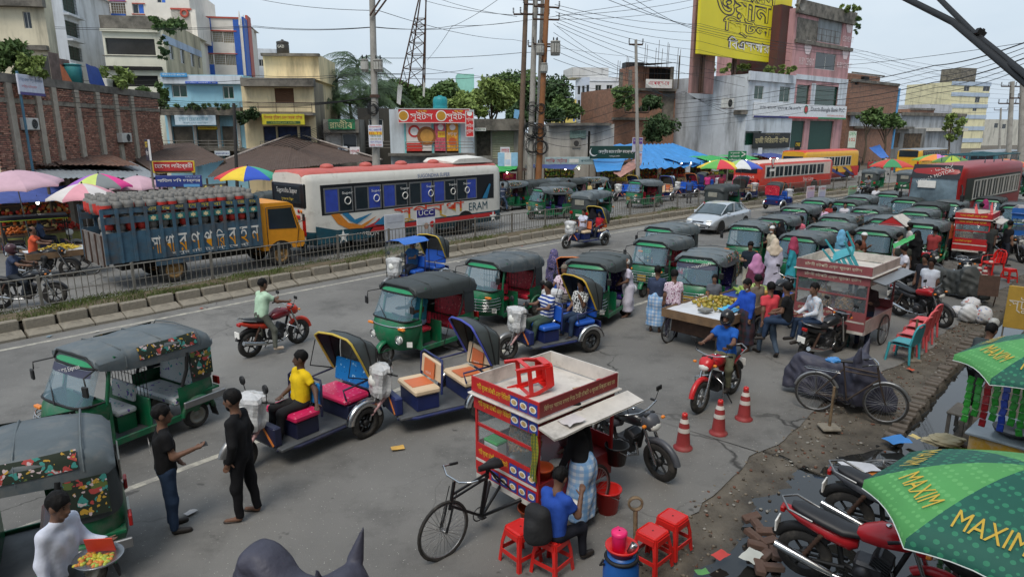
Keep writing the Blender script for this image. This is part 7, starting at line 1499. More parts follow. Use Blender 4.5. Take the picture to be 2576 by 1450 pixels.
def cover(loc,ang,label,m,ears=True,L_=1.9,name='motorcycle_cover',top=1.05,res=.03,hump=False):
 def f(P):
  x,y,z=P[:,0],np.abs(P[:,1]),P[:,2];Q=np.stack([x,y,z],1)
  xs=np.linspace(-1.1,1.1,111);tv=np.interp(xs,[-1.0,-.92,-.78,-.5,-.2,.05,.22,.34,.46,.62,.85,.98],[.4,.72,.88+.2*hump,.84+.24*hump,.80,.86,top-.06,top,top-.05,.74,.58,.3]);tp=np.interp(x,xs,np.convolve(np.pad(tv,5,'edge'),np.ones(11)/11,'valid'))
  w=np.interp(x,[-1,-.7,-.2,.15,.3,.45,.8,1],[.08,.15+.06*hump,.16,.2,.36,.26,.10,.05])+.20*np.clip(tp-z,0,.5)
  fo=.03*np.abs(np.sin(x*17+5*z+2*np.sin(z*7)))*np.clip((tp-z)*2.2,0,1)+.05*np.abs(np.sin(x*7.5+1.5*np.sin(z*4)+y))*np.clip((tp-z)*1.6,0,1)+.026*np.abs(np.sin(9*x+13*z+6*y+1.5*np.sin(5*z+4*x)))+.010*np.sin(x*26+z*12)+.008*np.sin(z*31+x*9)
  a,b_=y-w+fo,z-tp+.8*y*y;d=np.maximum(np.maximum(a,b_)+.03*np.exp(-np.abs(a-b_)/.05),np.abs(x+.02)-1.0)
  if ears:d=smin([d,cap(Q,(.30,.27,top-.06),(.36,.345,top+.25),.08,.012)],.02)
  return np.maximum(d*.8,.10+.03*np.sin(x*6)-z)
 V,Q=surfnet(f,(-1.3,-.6,-.05),(1.1,.6,top+.45),res);me=mesh_of([(V,Q,0)],name);me.materials.append(m);o=inst(name,me,None,loc,(0,0,rad(ang)));return tag(o,label,'covered motorcycle')
def sack(c,r,label,m,seed=0,sq=.85,name='plastic_bag',cat='bag',group=None,res=.03,parent=None):
 ph=seed*1.7
 def f(P):d=ell(P,(0,0,r[2]*.9),r)+.09*r[0]*np.sin(P[:,0]*3.1/r[0]+ph)*np.sin(P[:,1]*3.7/r[1]+2*ph)*np.sin(P[:,2]*3.3/r[2]+ph)+.03*r[0]*np.sin(P[:,2]*11/r[2]+P[:,0]*7/r[0]);return np.maximum(d,.005-P[:,2])
 V,Q=surfnet(f,(-r[0]*1.3,-r[1]*1.3,-.03),(r[0]*1.3,r[1]*1.3,r[2]*2.2),min(res,min(r)/5));me=mesh_of([(V,Q,0)],name);me.materials.append(m);o=inst(name,me,parent,c)
 return tag(o,label,cat,group)if parent is None else o
def lampbulb(p,label,cord=.5,e=9.,group='lit stall bulbs'):
 t=thing('light_bulb',label,'light bulb',p,0,group);b=MB();b.blob((0,0,0),.055,.055,.07,10,7);m=mat('lit_bulb',(1,.93,.8),.3,var=0,emit=e);b.build('bulb',m,t);b=MB();b.tube([(0,0,.06),(0,0,.06+cord)],.012,4);b.build('cord',M_BLACK,t);return t
def litter(p,m,label,s=.12,name='litter',ang=0.):
 b=MB();rg=random.Random(int(p[0]*991+p[1]*77));b.grid([[((i/3-.5)*s*1.5,(j/3-.5)*s,.012+rg.uniform(0,.18)*s)for i in range(4)]for j in range(4)]);return tag(b.build(name,m,None,p,ang or rg.uniform(0,6)),label,'litter','litter on the ground')
 # ============== the street, filled
V3=Vector
# building the picture is taken from: shades the near side
p=st(-30,-21.2);nb_=thing('near_building','long plain concrete building on the near roadside','building',p,hd(-10));b=MB();b.box(0,80,-9,0,0,3.2);b.box(0,80,-9,-1.6,3.2,15);b.build('wall',Wold,nb_)
# ---- decorated bus
BW_,BT_,BR_=mat('bus_white',C(218,214,204),.4,var=.05,dirt=.22,dcol=(.25,.2,.15)),mat('bus_teal',C(28,78,92),.45,var=.15,dirt=.3,dcol=(.15,.14,.12)),mat('bus_roof',C(186,92,82),.6,var=.12,dirt=.2)
NAVY=mat('navy_curtain2',C(50,72,165),.5,var=.2);BKP=mat('black_paint',C(26,28,32),.3,var=.05)
t=make_bus(10.9,2.44,3.3,(BW_,BT_,BR_,BKP),6,(-2.05,2.9),NAVY,M_ALU)
a,c=at(953,621,ZF),at(1166,588,ZF);h_=math.atan2(c.y-a.y,c.x-a.x);mid=a.lerp(c,.41);put(t,mid+V3((-math.sin(h_),math.cos(h_),0))*1.05,math.degrees(h_),'white painted coach with teal skirt, red roof and navy curtains','bus',None);X0=-5.45;YS=-1.232
side_text(t,'SUGONDHA SUPER',paint(50,90,150),1.0,2.86,1.9,.17);FIRE=pattern('fire_tone',C(206,66,36),[C(200,156,40)],'stripe',1.,.5,.5);side_text(t,'সুগন্ধা',FIRE,.75,1.27,4.1,.66,y=1.24);side_text(t,'ERAM',BT_,3.75,1.28,1.25,.36);side_text(t,'NEW VISION',WHT,-3.0,.66,1.7,.2)
for i,xx in enumerate((-3.5,-2.1,-.6,.85,2.2,3.1)):side_text(t,'Super',WHT,xx-.1,2.38,.5,.13,y=1.27);b=MB();b.torus((xx-.1,-1.27,2.08),.14,.02,'y',12,4);b.build('window_emblem',WHT,t)
ORG,REDP,BLP,GRP=paint(214,130,40),paint(190,44,44),paint(40,120,160),paint(120,140,50)
for k,(pts,m)in enumerate((([(-4.4,1.6),(-4.0,1.6),(-3.6,1.2),(-3.0,1.05),(-2.2,1.35),(-2.9,.92),(-3.6,.95),(-4.1,1.2)],ORG),([(-3.9,1.6),(-3.6,1.6),(-3.3,1.3),(-2.4,1.5),(-3.2,1.12),(-3.5,1.25)],BLP),([(-3.0,.9),(-2.3,1.1),(-2.1,1.25),(-1.9,.95)],REDP),([(-2.6,.72),(4.9,.72),(4.9,.90),(-2.4,.90)],REDP),([(-5.1,1.2),(-2.3,.5),(-5.1,.5)],BT_),([(-2.4,1.0),(-1.8,1.35),(-1.7,1.28),(-1.4,.92)],BLP),([(4.0,1.62),(4.5,2.3),(4.6,2.25),(4.35,1.6)],BLP))):swoosh(t,pts,m,YS-.006,k=k)
for q in(4.75,-3.9):swoosh(t,[(q+.28*(1 if i%2==0 else .4)*math.sin(i*.628),.68+.3*(1 if i%2==0 else .4)*math.cos(i*.628))for i in range(10)],WHT,YS-.03,'painted_star')
b=MB();b.rbox(X0-.03,X0+.5,-1.15,1.15,1.9,2.82,.03);rg_=b.build('rear_band',BKP,t);letters('Sugondha Super',WHT,rg_,(X0-.04,0,2.52),(0,0,-math.pi/2),fit=(1.5,.26,1));letters(bn('সুগন্ধা কিং'),YEL,rg_,(X0-.04,0,2.2),(0,0,-math.pi/2),fit=(.9,.16,1))
for tx,z,m,w,hh in(('ERAM',1.78,paint(60,80,150),.5,.13),('BUSINESS CLASS',1.32,paint(60,160,120),1.2,.13),('ERAM',.92,REDP,1.3,.28)):letters(tx,m,t,(X0-.03,.15,z),(0,0,-math.pi/2),fit=(w,hh,1))
b=MB();b.rbox(X0-.05,X0-.0,-.8,.8,1.48,1.62,.02);b.build('rear_grille',REDP,t)
for y in(-.9,-.72,.72,.9):b=MB();b.blob((X0-.02,y,1.78),.03,.07,.07,10,6);b.build('rear_lamp',M_AMBER if abs(y)>.8 else M_REDL,t)
# ---- other buses
RB=mat('bus_red',C(206,62,46),.45,var=.12,dirt=.25,dcol=(.3,.2,.17));RB2=mat('bus_maroon',C(150,34,34),.4,var=.12);YB=mat('bus_yellow',C(222,166,40),.45,var=.1);PKW=mat('bus_cream',C(214,190,176),.5,var=.1)
t=make_bus(11.6,2.4,3.05,(RB,RB,PKW,PKW),7,(-2.2,2.6),None,M_FRAME,False);t.scale=(1,.95,.84);put(t,st(44.8,3.7,ZF),math.degrees(hd(45)),'plain red staff bus with rust patches and silver windows','bus');letters('STAFF BUS',WHT,t,(-5.86,0,1.72),(0,0,-math.pi/2),fit=(1.5,.2,1));letters('Star Line',BKP,t,(-5.86,0,2.4),(0,0,-math.pi/2),fit=(1.2,.26,1));side_text(t,'Star Line',WHT,1.5,1.25,1.7,.36,y=1.22)
for z in(.9,1.05,1.2,1.35):b=MB();b.box(-5.85,-5.81,-.8,.8,z,z+.07);b.build('louvre',RB2,t)
t=make_bus(10,2.42,3.3,(YB,RB2,RB,YB),7,(-2.2,2.7),None,M_FRAME,False);t.scale=(1.1,1,.92);put(t,st(58,7.2,ZF),math.degrees(hd(55)),'yellow and red coach with blue swooping stripes','bus')
for k,(pts,m)in enumerate((([(-4,1.5),(0,1.4),(2.6,.5),(1.9,.5),(-.4,1.15),(-4,1.3)],paint(50,60,120)),([(1.6,1.5),(2.2,1.5),(4.2,.6),(3.6,.6)],paint(60,60,110)),([(3.2,1.55),(4.9,1.55),(4.9,.5),(4.3,.5)],REDP))):swoosh(t,pts,m,-1.225,k=k)
letters('Hino',WHT,t,(-5.06,0,2.4),(0,0,-math.pi/2),fit=(1.0,.24,1))
t=make_bus(11,2.45,3.35,(RB2,mat('bus_cream2',C(196,184,150),.5,var=.2),RB2,mat('bus_dkgreen',C(40,50,46),.4)),8,(-2.4,3.2),None,M_FRAME,False);q=at(2330,600);dv=rad(221);put(t,at(2308,592)+V3((math.cos(dv+math.pi),math.sin(dv+math.pi),0))*6.8,221,'maroon coach with black visor and its route board facing the queue','bus')
b=MB();b.loft([[(5.36-.32*k,(j-3)*.36,2.72+.66*k)for j in range(7)]for k in(0,.5,1)],0,False,False,closed=False);b.v=[(x+.22,y,z)for x,y,z in b.v];vo=b.build('visor',BKP,t);letters('HOSNA MOTORS',WHT,vo,(5.56,0,2.84),(0,-.42,math.pi/2),fit=(1.7,.17,1));letters('مكة المدينة',WHT,vo,(5.45,0,3.08),(0,-.42,math.pi/2),fit=(1.6,.24,1))
side_text(t,'সুগন্ধা',FIRE,.5,1.2,3.4,.6,1,1.245);b=MB();b.rbox(5.59,5.63,-.7,.1,2.25,2.6,.01);b.build('route_board',WHT,t);b=MB();b.rbox(5.5,5.58,-.9,.9,.95,1.08,.02);b.build('grille',REDP,t)
for i in range(5):b=MB();b.tube([(-4.8+i*1.6,-1,3.4),(-4.8+i*1.6,-1,3.75),(-4.8+i*1.6,1,3.75),(-4.8+i*1.6,1,3.4)],.03,4);b.build('roof_rack',paint(40,90,100),t)
for y in(-1,1):b=MB();b.tube([(-5,y,3.75),(1.8,y,3.75)],.03,4);b.build('roof_rail',paint(40,90,100),t)
# ---- truck with gas cylinders
TB=mat('truck_blue',C(62,94,114),.6,var=.25,dirt=.6,dcol=(.10,.07,.05));TY=mat('truck_yellow',C(222,146,30),.45,var=.08,dirt=.15,dcol=(.2,.12,.05))
a,c=at(444,708,ZF),at(705,668,ZF);h_=math.atan2(c.y-a.y,c.x-a.x);t=thing('cargo_truck','old blue slatted truck with a yellow cab loaded with gas cylinders','truck',a.lerp(c,.5)+V3((-math.sin(h_),math.cos(h_),0))*.9,h_);TK=t
for x in(-1.85,1.85):
 for sy in(-1,1):wheel(t,(x,sy*.86,.42),.42,.26,'disc',mat('truck_rim',C(150,116,70),.7,var=.2))
b=MB();b.box(-3.2,2.4,-.4,.4,.5,.72);b.box(-3.3,1.1,-1.0,1.0,.78,.90);b.build('chassis',M_BLACK,t)
TT=pattern('two_tone',C(226,222,214),[C(222,150,30)],'stripe',1.,.5,.5);bx0,bx1,zb_,zm,zt_=-3.75,1.08,.86,1.72,2.5
for sy in(-1,1):
 y=sy*1.05;b=MB();b.box(bx0,bx1,y-.02,y+.02,zb_,zm);lp=b.build('side_panel',TB,t)
 for i in range(13):x=bx0+(bx1-bx0)*i/12;b=MB();b.box(x-.045,x+.045,y+sy*.02,y+sy*.07,zb_,zt_);b.build('stake',TB,t)
 for z,hh in((zm,.06),(2.04,.20),(2.34,.17),(zt_-.03,.04)):b=MB();b.box(bx0,bx1,y-.015,y+.018,z,z+hh);b.build('slat',TB,t)
for i in range(9):
 x=bx0+1.42+.403*i;b=MB();b.add([(x-.14,-1.072,2.05),(x+.14,-1.072,2.05),(x+.14,-1.072,2.23),(x-.14,-1.072,2.23)],[(0,1,2,3)]);fp=b.build('painted_flower',mat('flower_teal',C(40,120,120),.6),t);b=MB();b.add([(x+.1*math.cos(a_)*(1 if k%2 else .6),-1.075,2.14+.08*math.sin(a_)*(1 if k%2 else .6))for k,a_ in enumerate([j*.5236 for j in range(12)])],[tuple(range(12))]);b.build('petals',paint(214,196,150),fp)
 letters(bn(['সা','ধা','র','ণ','প','রি','ব','হ','ন'][i]),TT,t,(x,-1.076,1.30),fit=(.27,.56,1));letters(bn(['এল','পি','গ্যা','সে','সব','বা','হী','জে','নি'][i]),paint(206,180,60),t,(x,-1.075,2.42),fit=(.24,.11,1))
b=MB();b.box(bx0-.03,bx0+.03,-1.07,1.07,zb_-.1,zm);b.build('tailgate',mat('tailgate_rust',C(120,116,112),.8,var=.3,dirt=.6,dcol=(.1,.06,.04)),t)
for y in(-.9,-.3,.3,.9):b=MB();b.box(bx0-.06,bx0-.032,y-.04,y+.04,zb_-.1,zm);b.build('tailgate_rib',M_RUST,t)
b=MB();b.box(bx0,bx1,-1.04,1.04,zb_,zb_+.04);b.build('bed',M_WOODG,t);b=MB();b.box(bx1-.02,bx1+.02,-1.04,1.04,zb_,zt_+.1);b.build('headboard',TB,t)
b=MB();b.box(-2.4,-1.0,-1.06,-1.02,.62,.84);b.build('skirt_board',TB,t);letters(bn('বসুরহাট ট্রান্সপোর্ট'),WHT,t,(-.6,-1.075,.97),fit=(2.6,.14,1))
cab=MB();prof=[(1.2,.62),(2.72,.62),(2.82,.75),(2.80,1.15),(2.68,1.3),(2.42,2.18),(2.25,2.28),(1.2,2.30)];cab.prism(prof,-.98,.98,'y');cb=cab.build('cab',TY,t)
for sy in(-1,1):
 b=MB();b.add([(x,sy*.992,z)for x,z in((1.45,1.38),(2.52,1.32),(2.34,2.08),(1.45,2.08))],[(0,1,2,3)]);b.build('side_window',M_GLASS,cb);b=MB();b.tube([(1.38,sy*.99,.75),(1.38,sy*.99,2.14),(2.36,sy*.99,2.14),(2.60,sy*.99,1.3),(2.5,sy*.99,.75)],.012,4);b.build('door',BKP,cb);b=MB();b.obox((2.84,sy*.75,.95),(.05,.26,.14),b=.02);b.build('headlight',M_LAMP,t);b=MB();b.tube([(2.55,sy*1.0,1.5),(2.7,sy*1.18,1.6)],.012,4);b.obox((2.7,sy*1.2,1.7),(.05,.14,.26),b=.02);b.build('mirror',M_BLACK,t)
 b=MB();b.lathe([(.001,sy*.994),(.5,sy*.994)],20,(1.85,0,.44),'y',smooth=False);b.v=[(x,y,max(z,.61))for x,y,z in b.v];b.build('wheel_arch',M_DARK,t)
b=MB();b.add([(2.70,-.85,1.34),(2.70,.85,1.34),(2.46,.80,2.12),(2.46,-.80,2.12)],[(0,1,2,3)]);b.build('windscreen',M_GLASS,cb);b=MB();b.rbox(2.75,2.9,-.98,.98,.5,.68,.02);b.build('bumper',M_BLACK,t)
cyls=[]
for m in(mat('cylinder_grey',C(118,116,112),.6,var=.2,dirt=.35),mat('cylinder_red',C(196,56,46),.5,var=.12,dirt=.2)):
 b=MB();b.lathe([(.10,0),(.105,.03),(.15,.07),(.152,.16)],12,m=1);b.lathe([(.152,.16),(.152,.34)],12,m=1);b.lathe([(.152,.34),(.13,.42),(.05,.47),(.02,.47)],12);b.lathe([(.085,.45),(.085,.58),(.078,.58),(.078,.46)],10);b.tube([(0,0,.46),(0,0,.53)],.025,6);cyls.append(b.mesh('gas_cylinder',[MATS['cylinder_grey'],m]))
R_=Matrix.Translation(t.location)@Matrix.Rotation(h_,4,'Z')
for L_ in range(4):
 for i in range(15):
  for j in range(6):
   if L_<3 and j>1:continue
   o=inst('gas_cylinder',random.choice(cyls),None,R_@V3((bx0+.2+i*.315,-.86+j*.335+random.uniform(-.02,.02),zb_+.04+L_*.45+random.uniform(-.01,.03))),(0,random.uniform(-.04,.04),h_+random.uniform(0,6)));tag(o,'grey and red gas cylinder on the topmost layer of the truck' if L_==3 else 'gas cylinder stacked behind the slats of the blue truck','gas cylinder','gas cylinders on the truck' if L_==3 else 'gas cylinders behind the slats')
   # ---- silver car
def car(p,ang,label):
 t=thing('car',label,'car',p,rad(ang));m=mat('silver_paint',C(204,208,212),.28,metal=.55,var=.03,coat=.4);R=[]
 def ring(x,zt,w,zb):return[(x,-w*.92,zb),(x,-w,zb+.2),(x,-w,zt-.16),(x,-w*.93,zt-.03),(x,-w*.5,zt+.02),(x,0,zt+.03),(x,w*.5,zt+.02),(x,w*.93,zt-.03),(x,w,zt-.16),(x,w,zb+.2),(x,w*.92,zb)]
 b=MB();b.loft([ring(x,z,w,zb)for x,z,w,zb in((-2.2,.85,.66,.35),(-2.12,.98,.78,.26),(-1.6,1.02,.85,.2),(-.6,.98,.86,.18),(.6,.96,.86,.18),(1.3,.90,.85,.2),(1.85,.76,.80,.24),(2.12,.62,.70,.28),(2.18,.52,.60,.32))]);b.build('body',m,t)
 def rg2(x,z,w):return[(x,-w,.92),(x,-w*.92,z-.05),(x,-w*.72,z),(x,0,z+.02),(x,w*.72,z),(x,w*.92,z-.05),(x,w,.92)]
 b=MB();b.loft([rg2(x,z,w)for x,z,w in((-1.75,1.0,.70),(-1.05,1.38,.70),(-.5,1.45,.70),(.1,1.44,.70),(.45,1.36,.70),(1.2,.97,.74))],0,True,True,closed=False);gh=b.build('glasshouse',mat('car_glass',C(70,84,90),.06,var=.2,spec=.7),t)
 b=MB();b.loft([[(x,-.655,z-.035),(x,-.50,z+.006),(x,0,z+.028),(x,.50,z+.006),(x,.655,z-.035)]for x,z in((-1.1,1.365),(-.5,1.452),(.1,1.442),(.42,1.37))],0,False,False,closed=False);b.build('roof',m,t)
 for sy in(-1,1):
  for q in([(.42,.66,1.37),(1.2,.75,.95)],[(-1.08,.66,1.37),(-1.7,.74,.98)],[(-.25,.68,1.42),(-.2,.74,.96)]):b=MB();b.tube([(x,sy*y,z)for x,y,z in q],.03,5);b.build('pillar',m,t)
  for x in(-1.32,1.32):wheel(t,(x,sy*.76,.31),.31,.19,'alloy');b=MB();b.lathe([(.001,sy*.868),(.37,sy*.868)],20,(x,0,.33),'y',smooth=False);b.v=[(a_,b_,max(c_,.2))for a_,b_,c_ in b.v];b.build('wheel_arch',M_DARK,t)
  b=MB();b.blob((1.98,sy*.52,.66),.16,.18,.07,12,6);b.build('headlight',M_LAMP,t);b=MB();b.obox((.75,sy*.92,.98),(.1,.16,.12),b=.03);b.build('mirror',m,t);b=MB();b.obox((-2.12,sy*.6,.8),(.1,.3,.14),b=.02);b.build('tail_lamp',M_REDL,t)
  for x in(.05,-.95):b=MB();b.obox((x,sy*.87,.82),(.16,.02,.03));b.build('door_handle',M_CHROME,t)
 b=MB();b.obox((2.13,0,.60),(.04,.62,.12),(0,-.3,0),b=.015);b.build('grille',BKP,t);b=MB();b.obox((2.16,0,.36),(.05,.9,.08),b=.015);b.build('air_intake',BKP,t);b=MB();b.obox((2.2,0,.47),(.01,.34,.1));b.build('number_plate',WHT,t);return t
q=at(1815,590);car(V3((q.x+.3,q.y+1.7,0)),226,'silver saloon car driving beside the median kerb')
# ---- autorickshaws
Q1,Q2,Q3='green autorickshaws in the near queue','green autorickshaws in the packed queue by the food carts','green autorickshaws on the far carriageway'
cng(302,852,240,'green autorickshaw with white flowered seats and a sunstrip reading FRIENDS','f');cng(-62,1122,212,'autorickshaw with maroon seat and painted flowers beside the man with a tray','g');cng(1060,700,232,'scuffed green autorickshaw with red seats and no chrome guard','e');cng(1258,644,232,'green autorickshaw with red seats behind the scuffed one','a');cng(1500,646,240,'green autorickshaw beside the man in white robes','d');cng(1664,597,232,'chrome guarded autorickshaw with a driver in a white tee','a',group=Q1);cng(1684,565,230,'autorickshaw nearest the silver car in the near queue','a',group=Q1);cng(1775,634,236,'autorickshaw with flowered canopy and purple seats by the mango cart','h');cng(1890,560,236,'flower painted autorickshaw behind the man in brown','b',group=Q2)
for x,y,k,lb in((1960,544,'a','grey roofed autorickshaw behind the bearded elder in beige'),(2012,518,'i','autorickshaw with a bright sunstrip by the median end'),(2113,541,'b','autorickshaw with a row of painted flowers on its roof edge'),(2090,563,'i','autorickshaw with white lettered sunstrip behind the blue headscarf'),(2028,586,'c','autorickshaw waiting behind the woman in teal'),(2190,521,'i','autorickshaw directly in front of the maroon coach'),(2238,545,'c','autorickshaw with mint sunscreen in the crowded queue'),(2210,572,'a','autorickshaw behind the small red roofed kiosk'),(2242,484,'a','autorickshaw close beside the maroon coach front'),(2340,511,'d','autorickshaw right under the maroon coach headlamp'),(2312,527,'c','green roof banded autorickshaw squeezed in the queue'),(2448,530,'b','autorickshaw behind the yellow lettered food cart'),(2562,512,'c','autorickshaw at the queue edge by the blue stall')):cng(x,y,228,lb,k,group=Q2)
for x,y,k in((2060,500,'a'),(2136,504,'d'),(2285,498,'d'),(2390,505,'a'),(2490,496,'d'),(2420,482,'c'),(2165,492,'c'),(2370,488,'a')):cng(x,y,228,'autorickshaw wedged between others in the packed queue',k,group=Q2)
cng(2328,556,226,'autorickshaw with teal seat and open side beside the black robed woman','c',group=Q2)
for x,y,an,k,lb in((1381,471,208,'b','decorated autorickshaw turning towards the bus'),(1411,460,20,'d','autorickshaw tight behind the decorated one'),(1493,480,50,'a','autorickshaw seen from behind beside the maroon poster'),(1291,456,40,'b','flowery autorickshaw behind the striped shirt rider'),(1352,453,30,'d','dark roofed autorickshaw before the magenta banner'),(1398,449,35,'a','autorickshaw under the store sign'),(1444,449,25,'d','autorickshaw parked before the blue tarp'),(1496,446,20,'b','autorickshaw with open windscreen by the women in black'),(1618,453,215,'a','autorickshaw facing the fence near the fruit stalls'),(1822,464,45,'d','rear facing autorickshaw close to the red staff bus'),(700,480,40,'d','dark roofed autorickshaw between the truck and the bus')):cng(x,y,an,lb,k,ZF,Q3)
# ---- electric rickshaws
BODYB=mat('erick_blue',C(28,40,92),.45,var=.12,dirt=.2);BODYK=mat('erick_navy',C(30,34,62),.5,var=.15,dirt=.2);CREAM=mat('seat_cream',C(214,190,158),.5,var=.06);ORNG=mat('seat_orange',C(206,112,66),.5,var=.06)
SB=pattern('seat_sky',C(30,120,190),[C(160,210,230),C(20,60,130)],'flower',9,.35,.16);HG=mat('hood_grey',C(112,108,100),.8,var=.25,scale=3,bump=.5);PINKS=pattern('seat_pink',C(206,40,90),[C(226,140,160)],'flower',14,.3,.2)
o=make_erick(PINKS,SB,BODYK,inner=HG,trim=M_BLACK);e1=erick_at(o,770,1045,233,'electric rickshaw with pink seats, sky blue backrests and grey hood',zr=.5)
o=make_erick(CREAM,CREAM,BODYB,inner=HG,roof=paint(70,80,170));e2=erick_at(o,1085,985,212,'empty electric rickshaw with cream and orange bench seats',zr=.5)
for x0_,z in((.03,.952),(-.94,.96)):b=MB();b.obox((x0_,0,z),(.012,.40,.30),(0,-.12,0));b.build('orange_patch',ORNG,o);letters('MISHUK',WHT,o,(x0_+.02,0,z-.08),(0,-.12,math.pi/2),fit=(.22,.05,1))
for x0_ in(.24,-.70):b=MB();b.box(x0_-.2,x0_+.2,-.2,.2,.742,.748);b.build('orange_patch',ORNG,o)
BLS=mat('seat_blue',C(36,92,190),.4,var=.08);o=make_erick(BLS,BLS,BODYB,inner=mat('hood_navy',C(46,52,110),.7,var=.2),roof=paint(196,160,50));e3=erick_at(o,1385,830,212,'blue seated electric rickshaw carrying two men',zr=.5)
o=make_erick(BLS,BLS,BODYB,inner=SEAT['red'],roof=paint(206,120,60));e4=erick_at(o,1420,772,246,'electric rickshaw with red flowered hood lining',zr=.5)
o=make_erick(CREAM,ORNG,BODYB,hoodm=M_CANOPYD,inner=BLS);e5=erick_at(o,1470,590,222,'blue electric rickshaw carrying passengers along the median',zr=.5)
o=make_erick(BLS,BLS,BODYB,inner=HG,roof=paint(200,170,60));e6=erick_at(o,1045,690,235,'electric rickshaw with a bright blue roof sheet',zr=.5);b=MB();b.loft([[(x,-.42,1.62),(x,-.2,1.72),(x,.2,1.72),(x,.42,1.62)]for x in(.9,.3,-.25)],0,False,False,closed=False);b.build('roof_sheet',mat('roof_blue',C(40,104,190),.5,var=.12),o)
for sx,sy in((.88,.4),(.88,-.4),(-.22,.4),(-.22,-.4)):b=MB();b.tube([(sx,sy,.35),(sx,sy,1.64)],.014,5);b.build('roof_post',M_BLACK,o)
b=MB();b.add([(.9,-.4,.7),(.9,.4,.7),(.9,.4,1.62),(.9,-.4,1.62)],[(0,1,2,3)]);b.build('front_screen',M_CLEAR,o)
for i,(x,y,an,lb)in enumerate(((1575,468,225,'blue electric rickshaw with red scarf over its hood'),(1660,470,225,'electric rickshaw wrapped in a pale rain sheet'),(1722,462,220,'dark hooded electric rickshaw by the fruit stalls'),(1785,455,30,'electric rickshaw with royal blue hood'),(1880,468,40,'electric rickshaw with red roof behind the staff bus'),(1965,485,40,'blue electric rickshaw hidden partly by the fence'))):o=copy_tree((e3,e2,e4)[i%3]);erick_at(o,x,y,an,lb,ZF,1.0,'electric rickshaws on the far carriageway')
# ---- motorcycles
RD,BKM,MRN=paint(176,30,38,.3),mat('moto_black',C(30,31,34),.3,var=.05,coat=.3),mat('moto_maroon',C(120,26,36),.3,var=.05,coat=.3)
def between(a,c,z=0.):p,q=at(*a,z),at(*c,z);return p.lerp(q,.5),math.degrees(math.atan2(q.y-p.y,q.x-p.x))
m1=make_moto(MRN,paint(206,62,40,.35),rack=True);c_,an=between((632,897),(752,862));put(m1,c_,an,'maroon and orange motorcycle ridden by the man in mint','motorcycle',lean=.04)
m2=make_moto(BKM,mat('moto_grey',C(78,80,86),.4),rims=M_BLACK);c_,an=between((1515,1128),(1652,1200));put(m2,c_,an,'black naked motorcycle parked behind the red food cart','motorcycle',lean=.12)
m3=make_moto(RD,paint(196,40,44,.3),rims=M_ALU,rack=True);c_,an=between((1845,985),(1752,1040));put(m3,c_,an,'red motorcycle with silver wheels ridden by a helmeted man','motorcycle')
m4=make_moto(BKM,BKM);c_,an=between((1982,922),(2140,872));put(m4,c_,an,'black motorcycle under the man in the printed white shirt','motorcycle',lean=.1)
m5=make_moto(RD,M_ENGINE);c_,an=between((2250,790),(2377,826));put(m5,c_,an,'parked motorcycle with glossy red tank and red front fender','motorcycle',lean=.1)
o=copy_tree(m2);c_,an=between((2245,745),(2350,775));put(o,c_,an,'silver black motorcycle parked close beside the red one','motorcycle',lean=.1);o=copy_tree(m5);c_,an=between((2275,690),(2360,712));put(o,c_,an,'red motorcycle parked behind the man in the white tee','motorcycle',lean=.1);o=copy_tree(m2);c_,an=between((2500,640),(2590,668));put(o,c_,an,'dark motorcycle standing by the blue stall','motorcycle',lean=.1);o=copy_tree(m4);c_,an=between((1900,800),(1990,775));put(o,c_,an,'black motorcycle behind the man in the red tee','motorcycle',lean=.1);o=copy_tree(m4);c_,an=between((2400,690),(2450,770));put(o,c_,an,'dark motorcycle beside the grey covered scooter','motorcycle',lean=.08)
m6=make_moto(RD,RD,rims=M_BLACK);put(m6,at(2170,1500),-38,'red motorcycle with black seat parked under the green parasol','motorcycle',lean=.1);o=copy_tree(m2);put(o,at(2270,1390),-42,'black motorcycle standing in the muddy water','motorcycle',lean=.1)
o=copy_tree(m2);put(o,at(1268,532,ZF),60,'black motorcycle ridden away on the far carriageway','motorcycle');m7=copy_tree(m4);put(m7,at(75,770,ZF),20,'black motorcycle behind the fence at the fruit cart','motorcycle');o=copy_tree(m4);put(o,at(120,700,ZF),25,'dark motorcycle beside the black canopied van','motorcycle');o=copy_tree(m4);put(o,at(2172,505,ZF),200,'motorcycle ridden by two men past the red sign','motorcycle')
CV=mat('cover_cloth',C(62,62,76),.6,var=.16,scale=3,bump=1.,bscale=7);CV2=mat('cover_grey',C(62,64,62),.6,var=.2,scale=3,bump=.5,bscale=9)
c_,an=between((2030,1010),(2205,1052));cover(c_+V3((.1,.35,0)),an,'motorcycle under a purple grey cloth cover with mirror ears behind the bicycle',CV,res=.035);cover(at(2400,745),-60,'scooter under a grey rain cover by the traffic cones',CV2,False,1.5,res=.04)
p0,p1=at(690,1352,1.2),at(846,1432,1.05);cover(p0.lerp(p1,.6).to_2d().to_3d(),math.degrees(math.atan2(p1.y-p0.y,p1.x-p0.x)),'motorcycle under a dark grey cover with two pointed mirror ears near the roadside',CV,True,top=1.06,hump=True,res=.025)
bi=make_bicycle();c_,an=between((2045,1030),(2222,1062));put(bi,c_,an,'old rusty bicycle leaning before the covered motorcycle','bicycle',lean=-.08);sack(V3(c_)+V3((-.32,.12,.98)),(.13,.10,.05),'blue plastic bag tied over a bicycle saddle',mat('bag_blue',C(70,140,206),.35,var=.15))
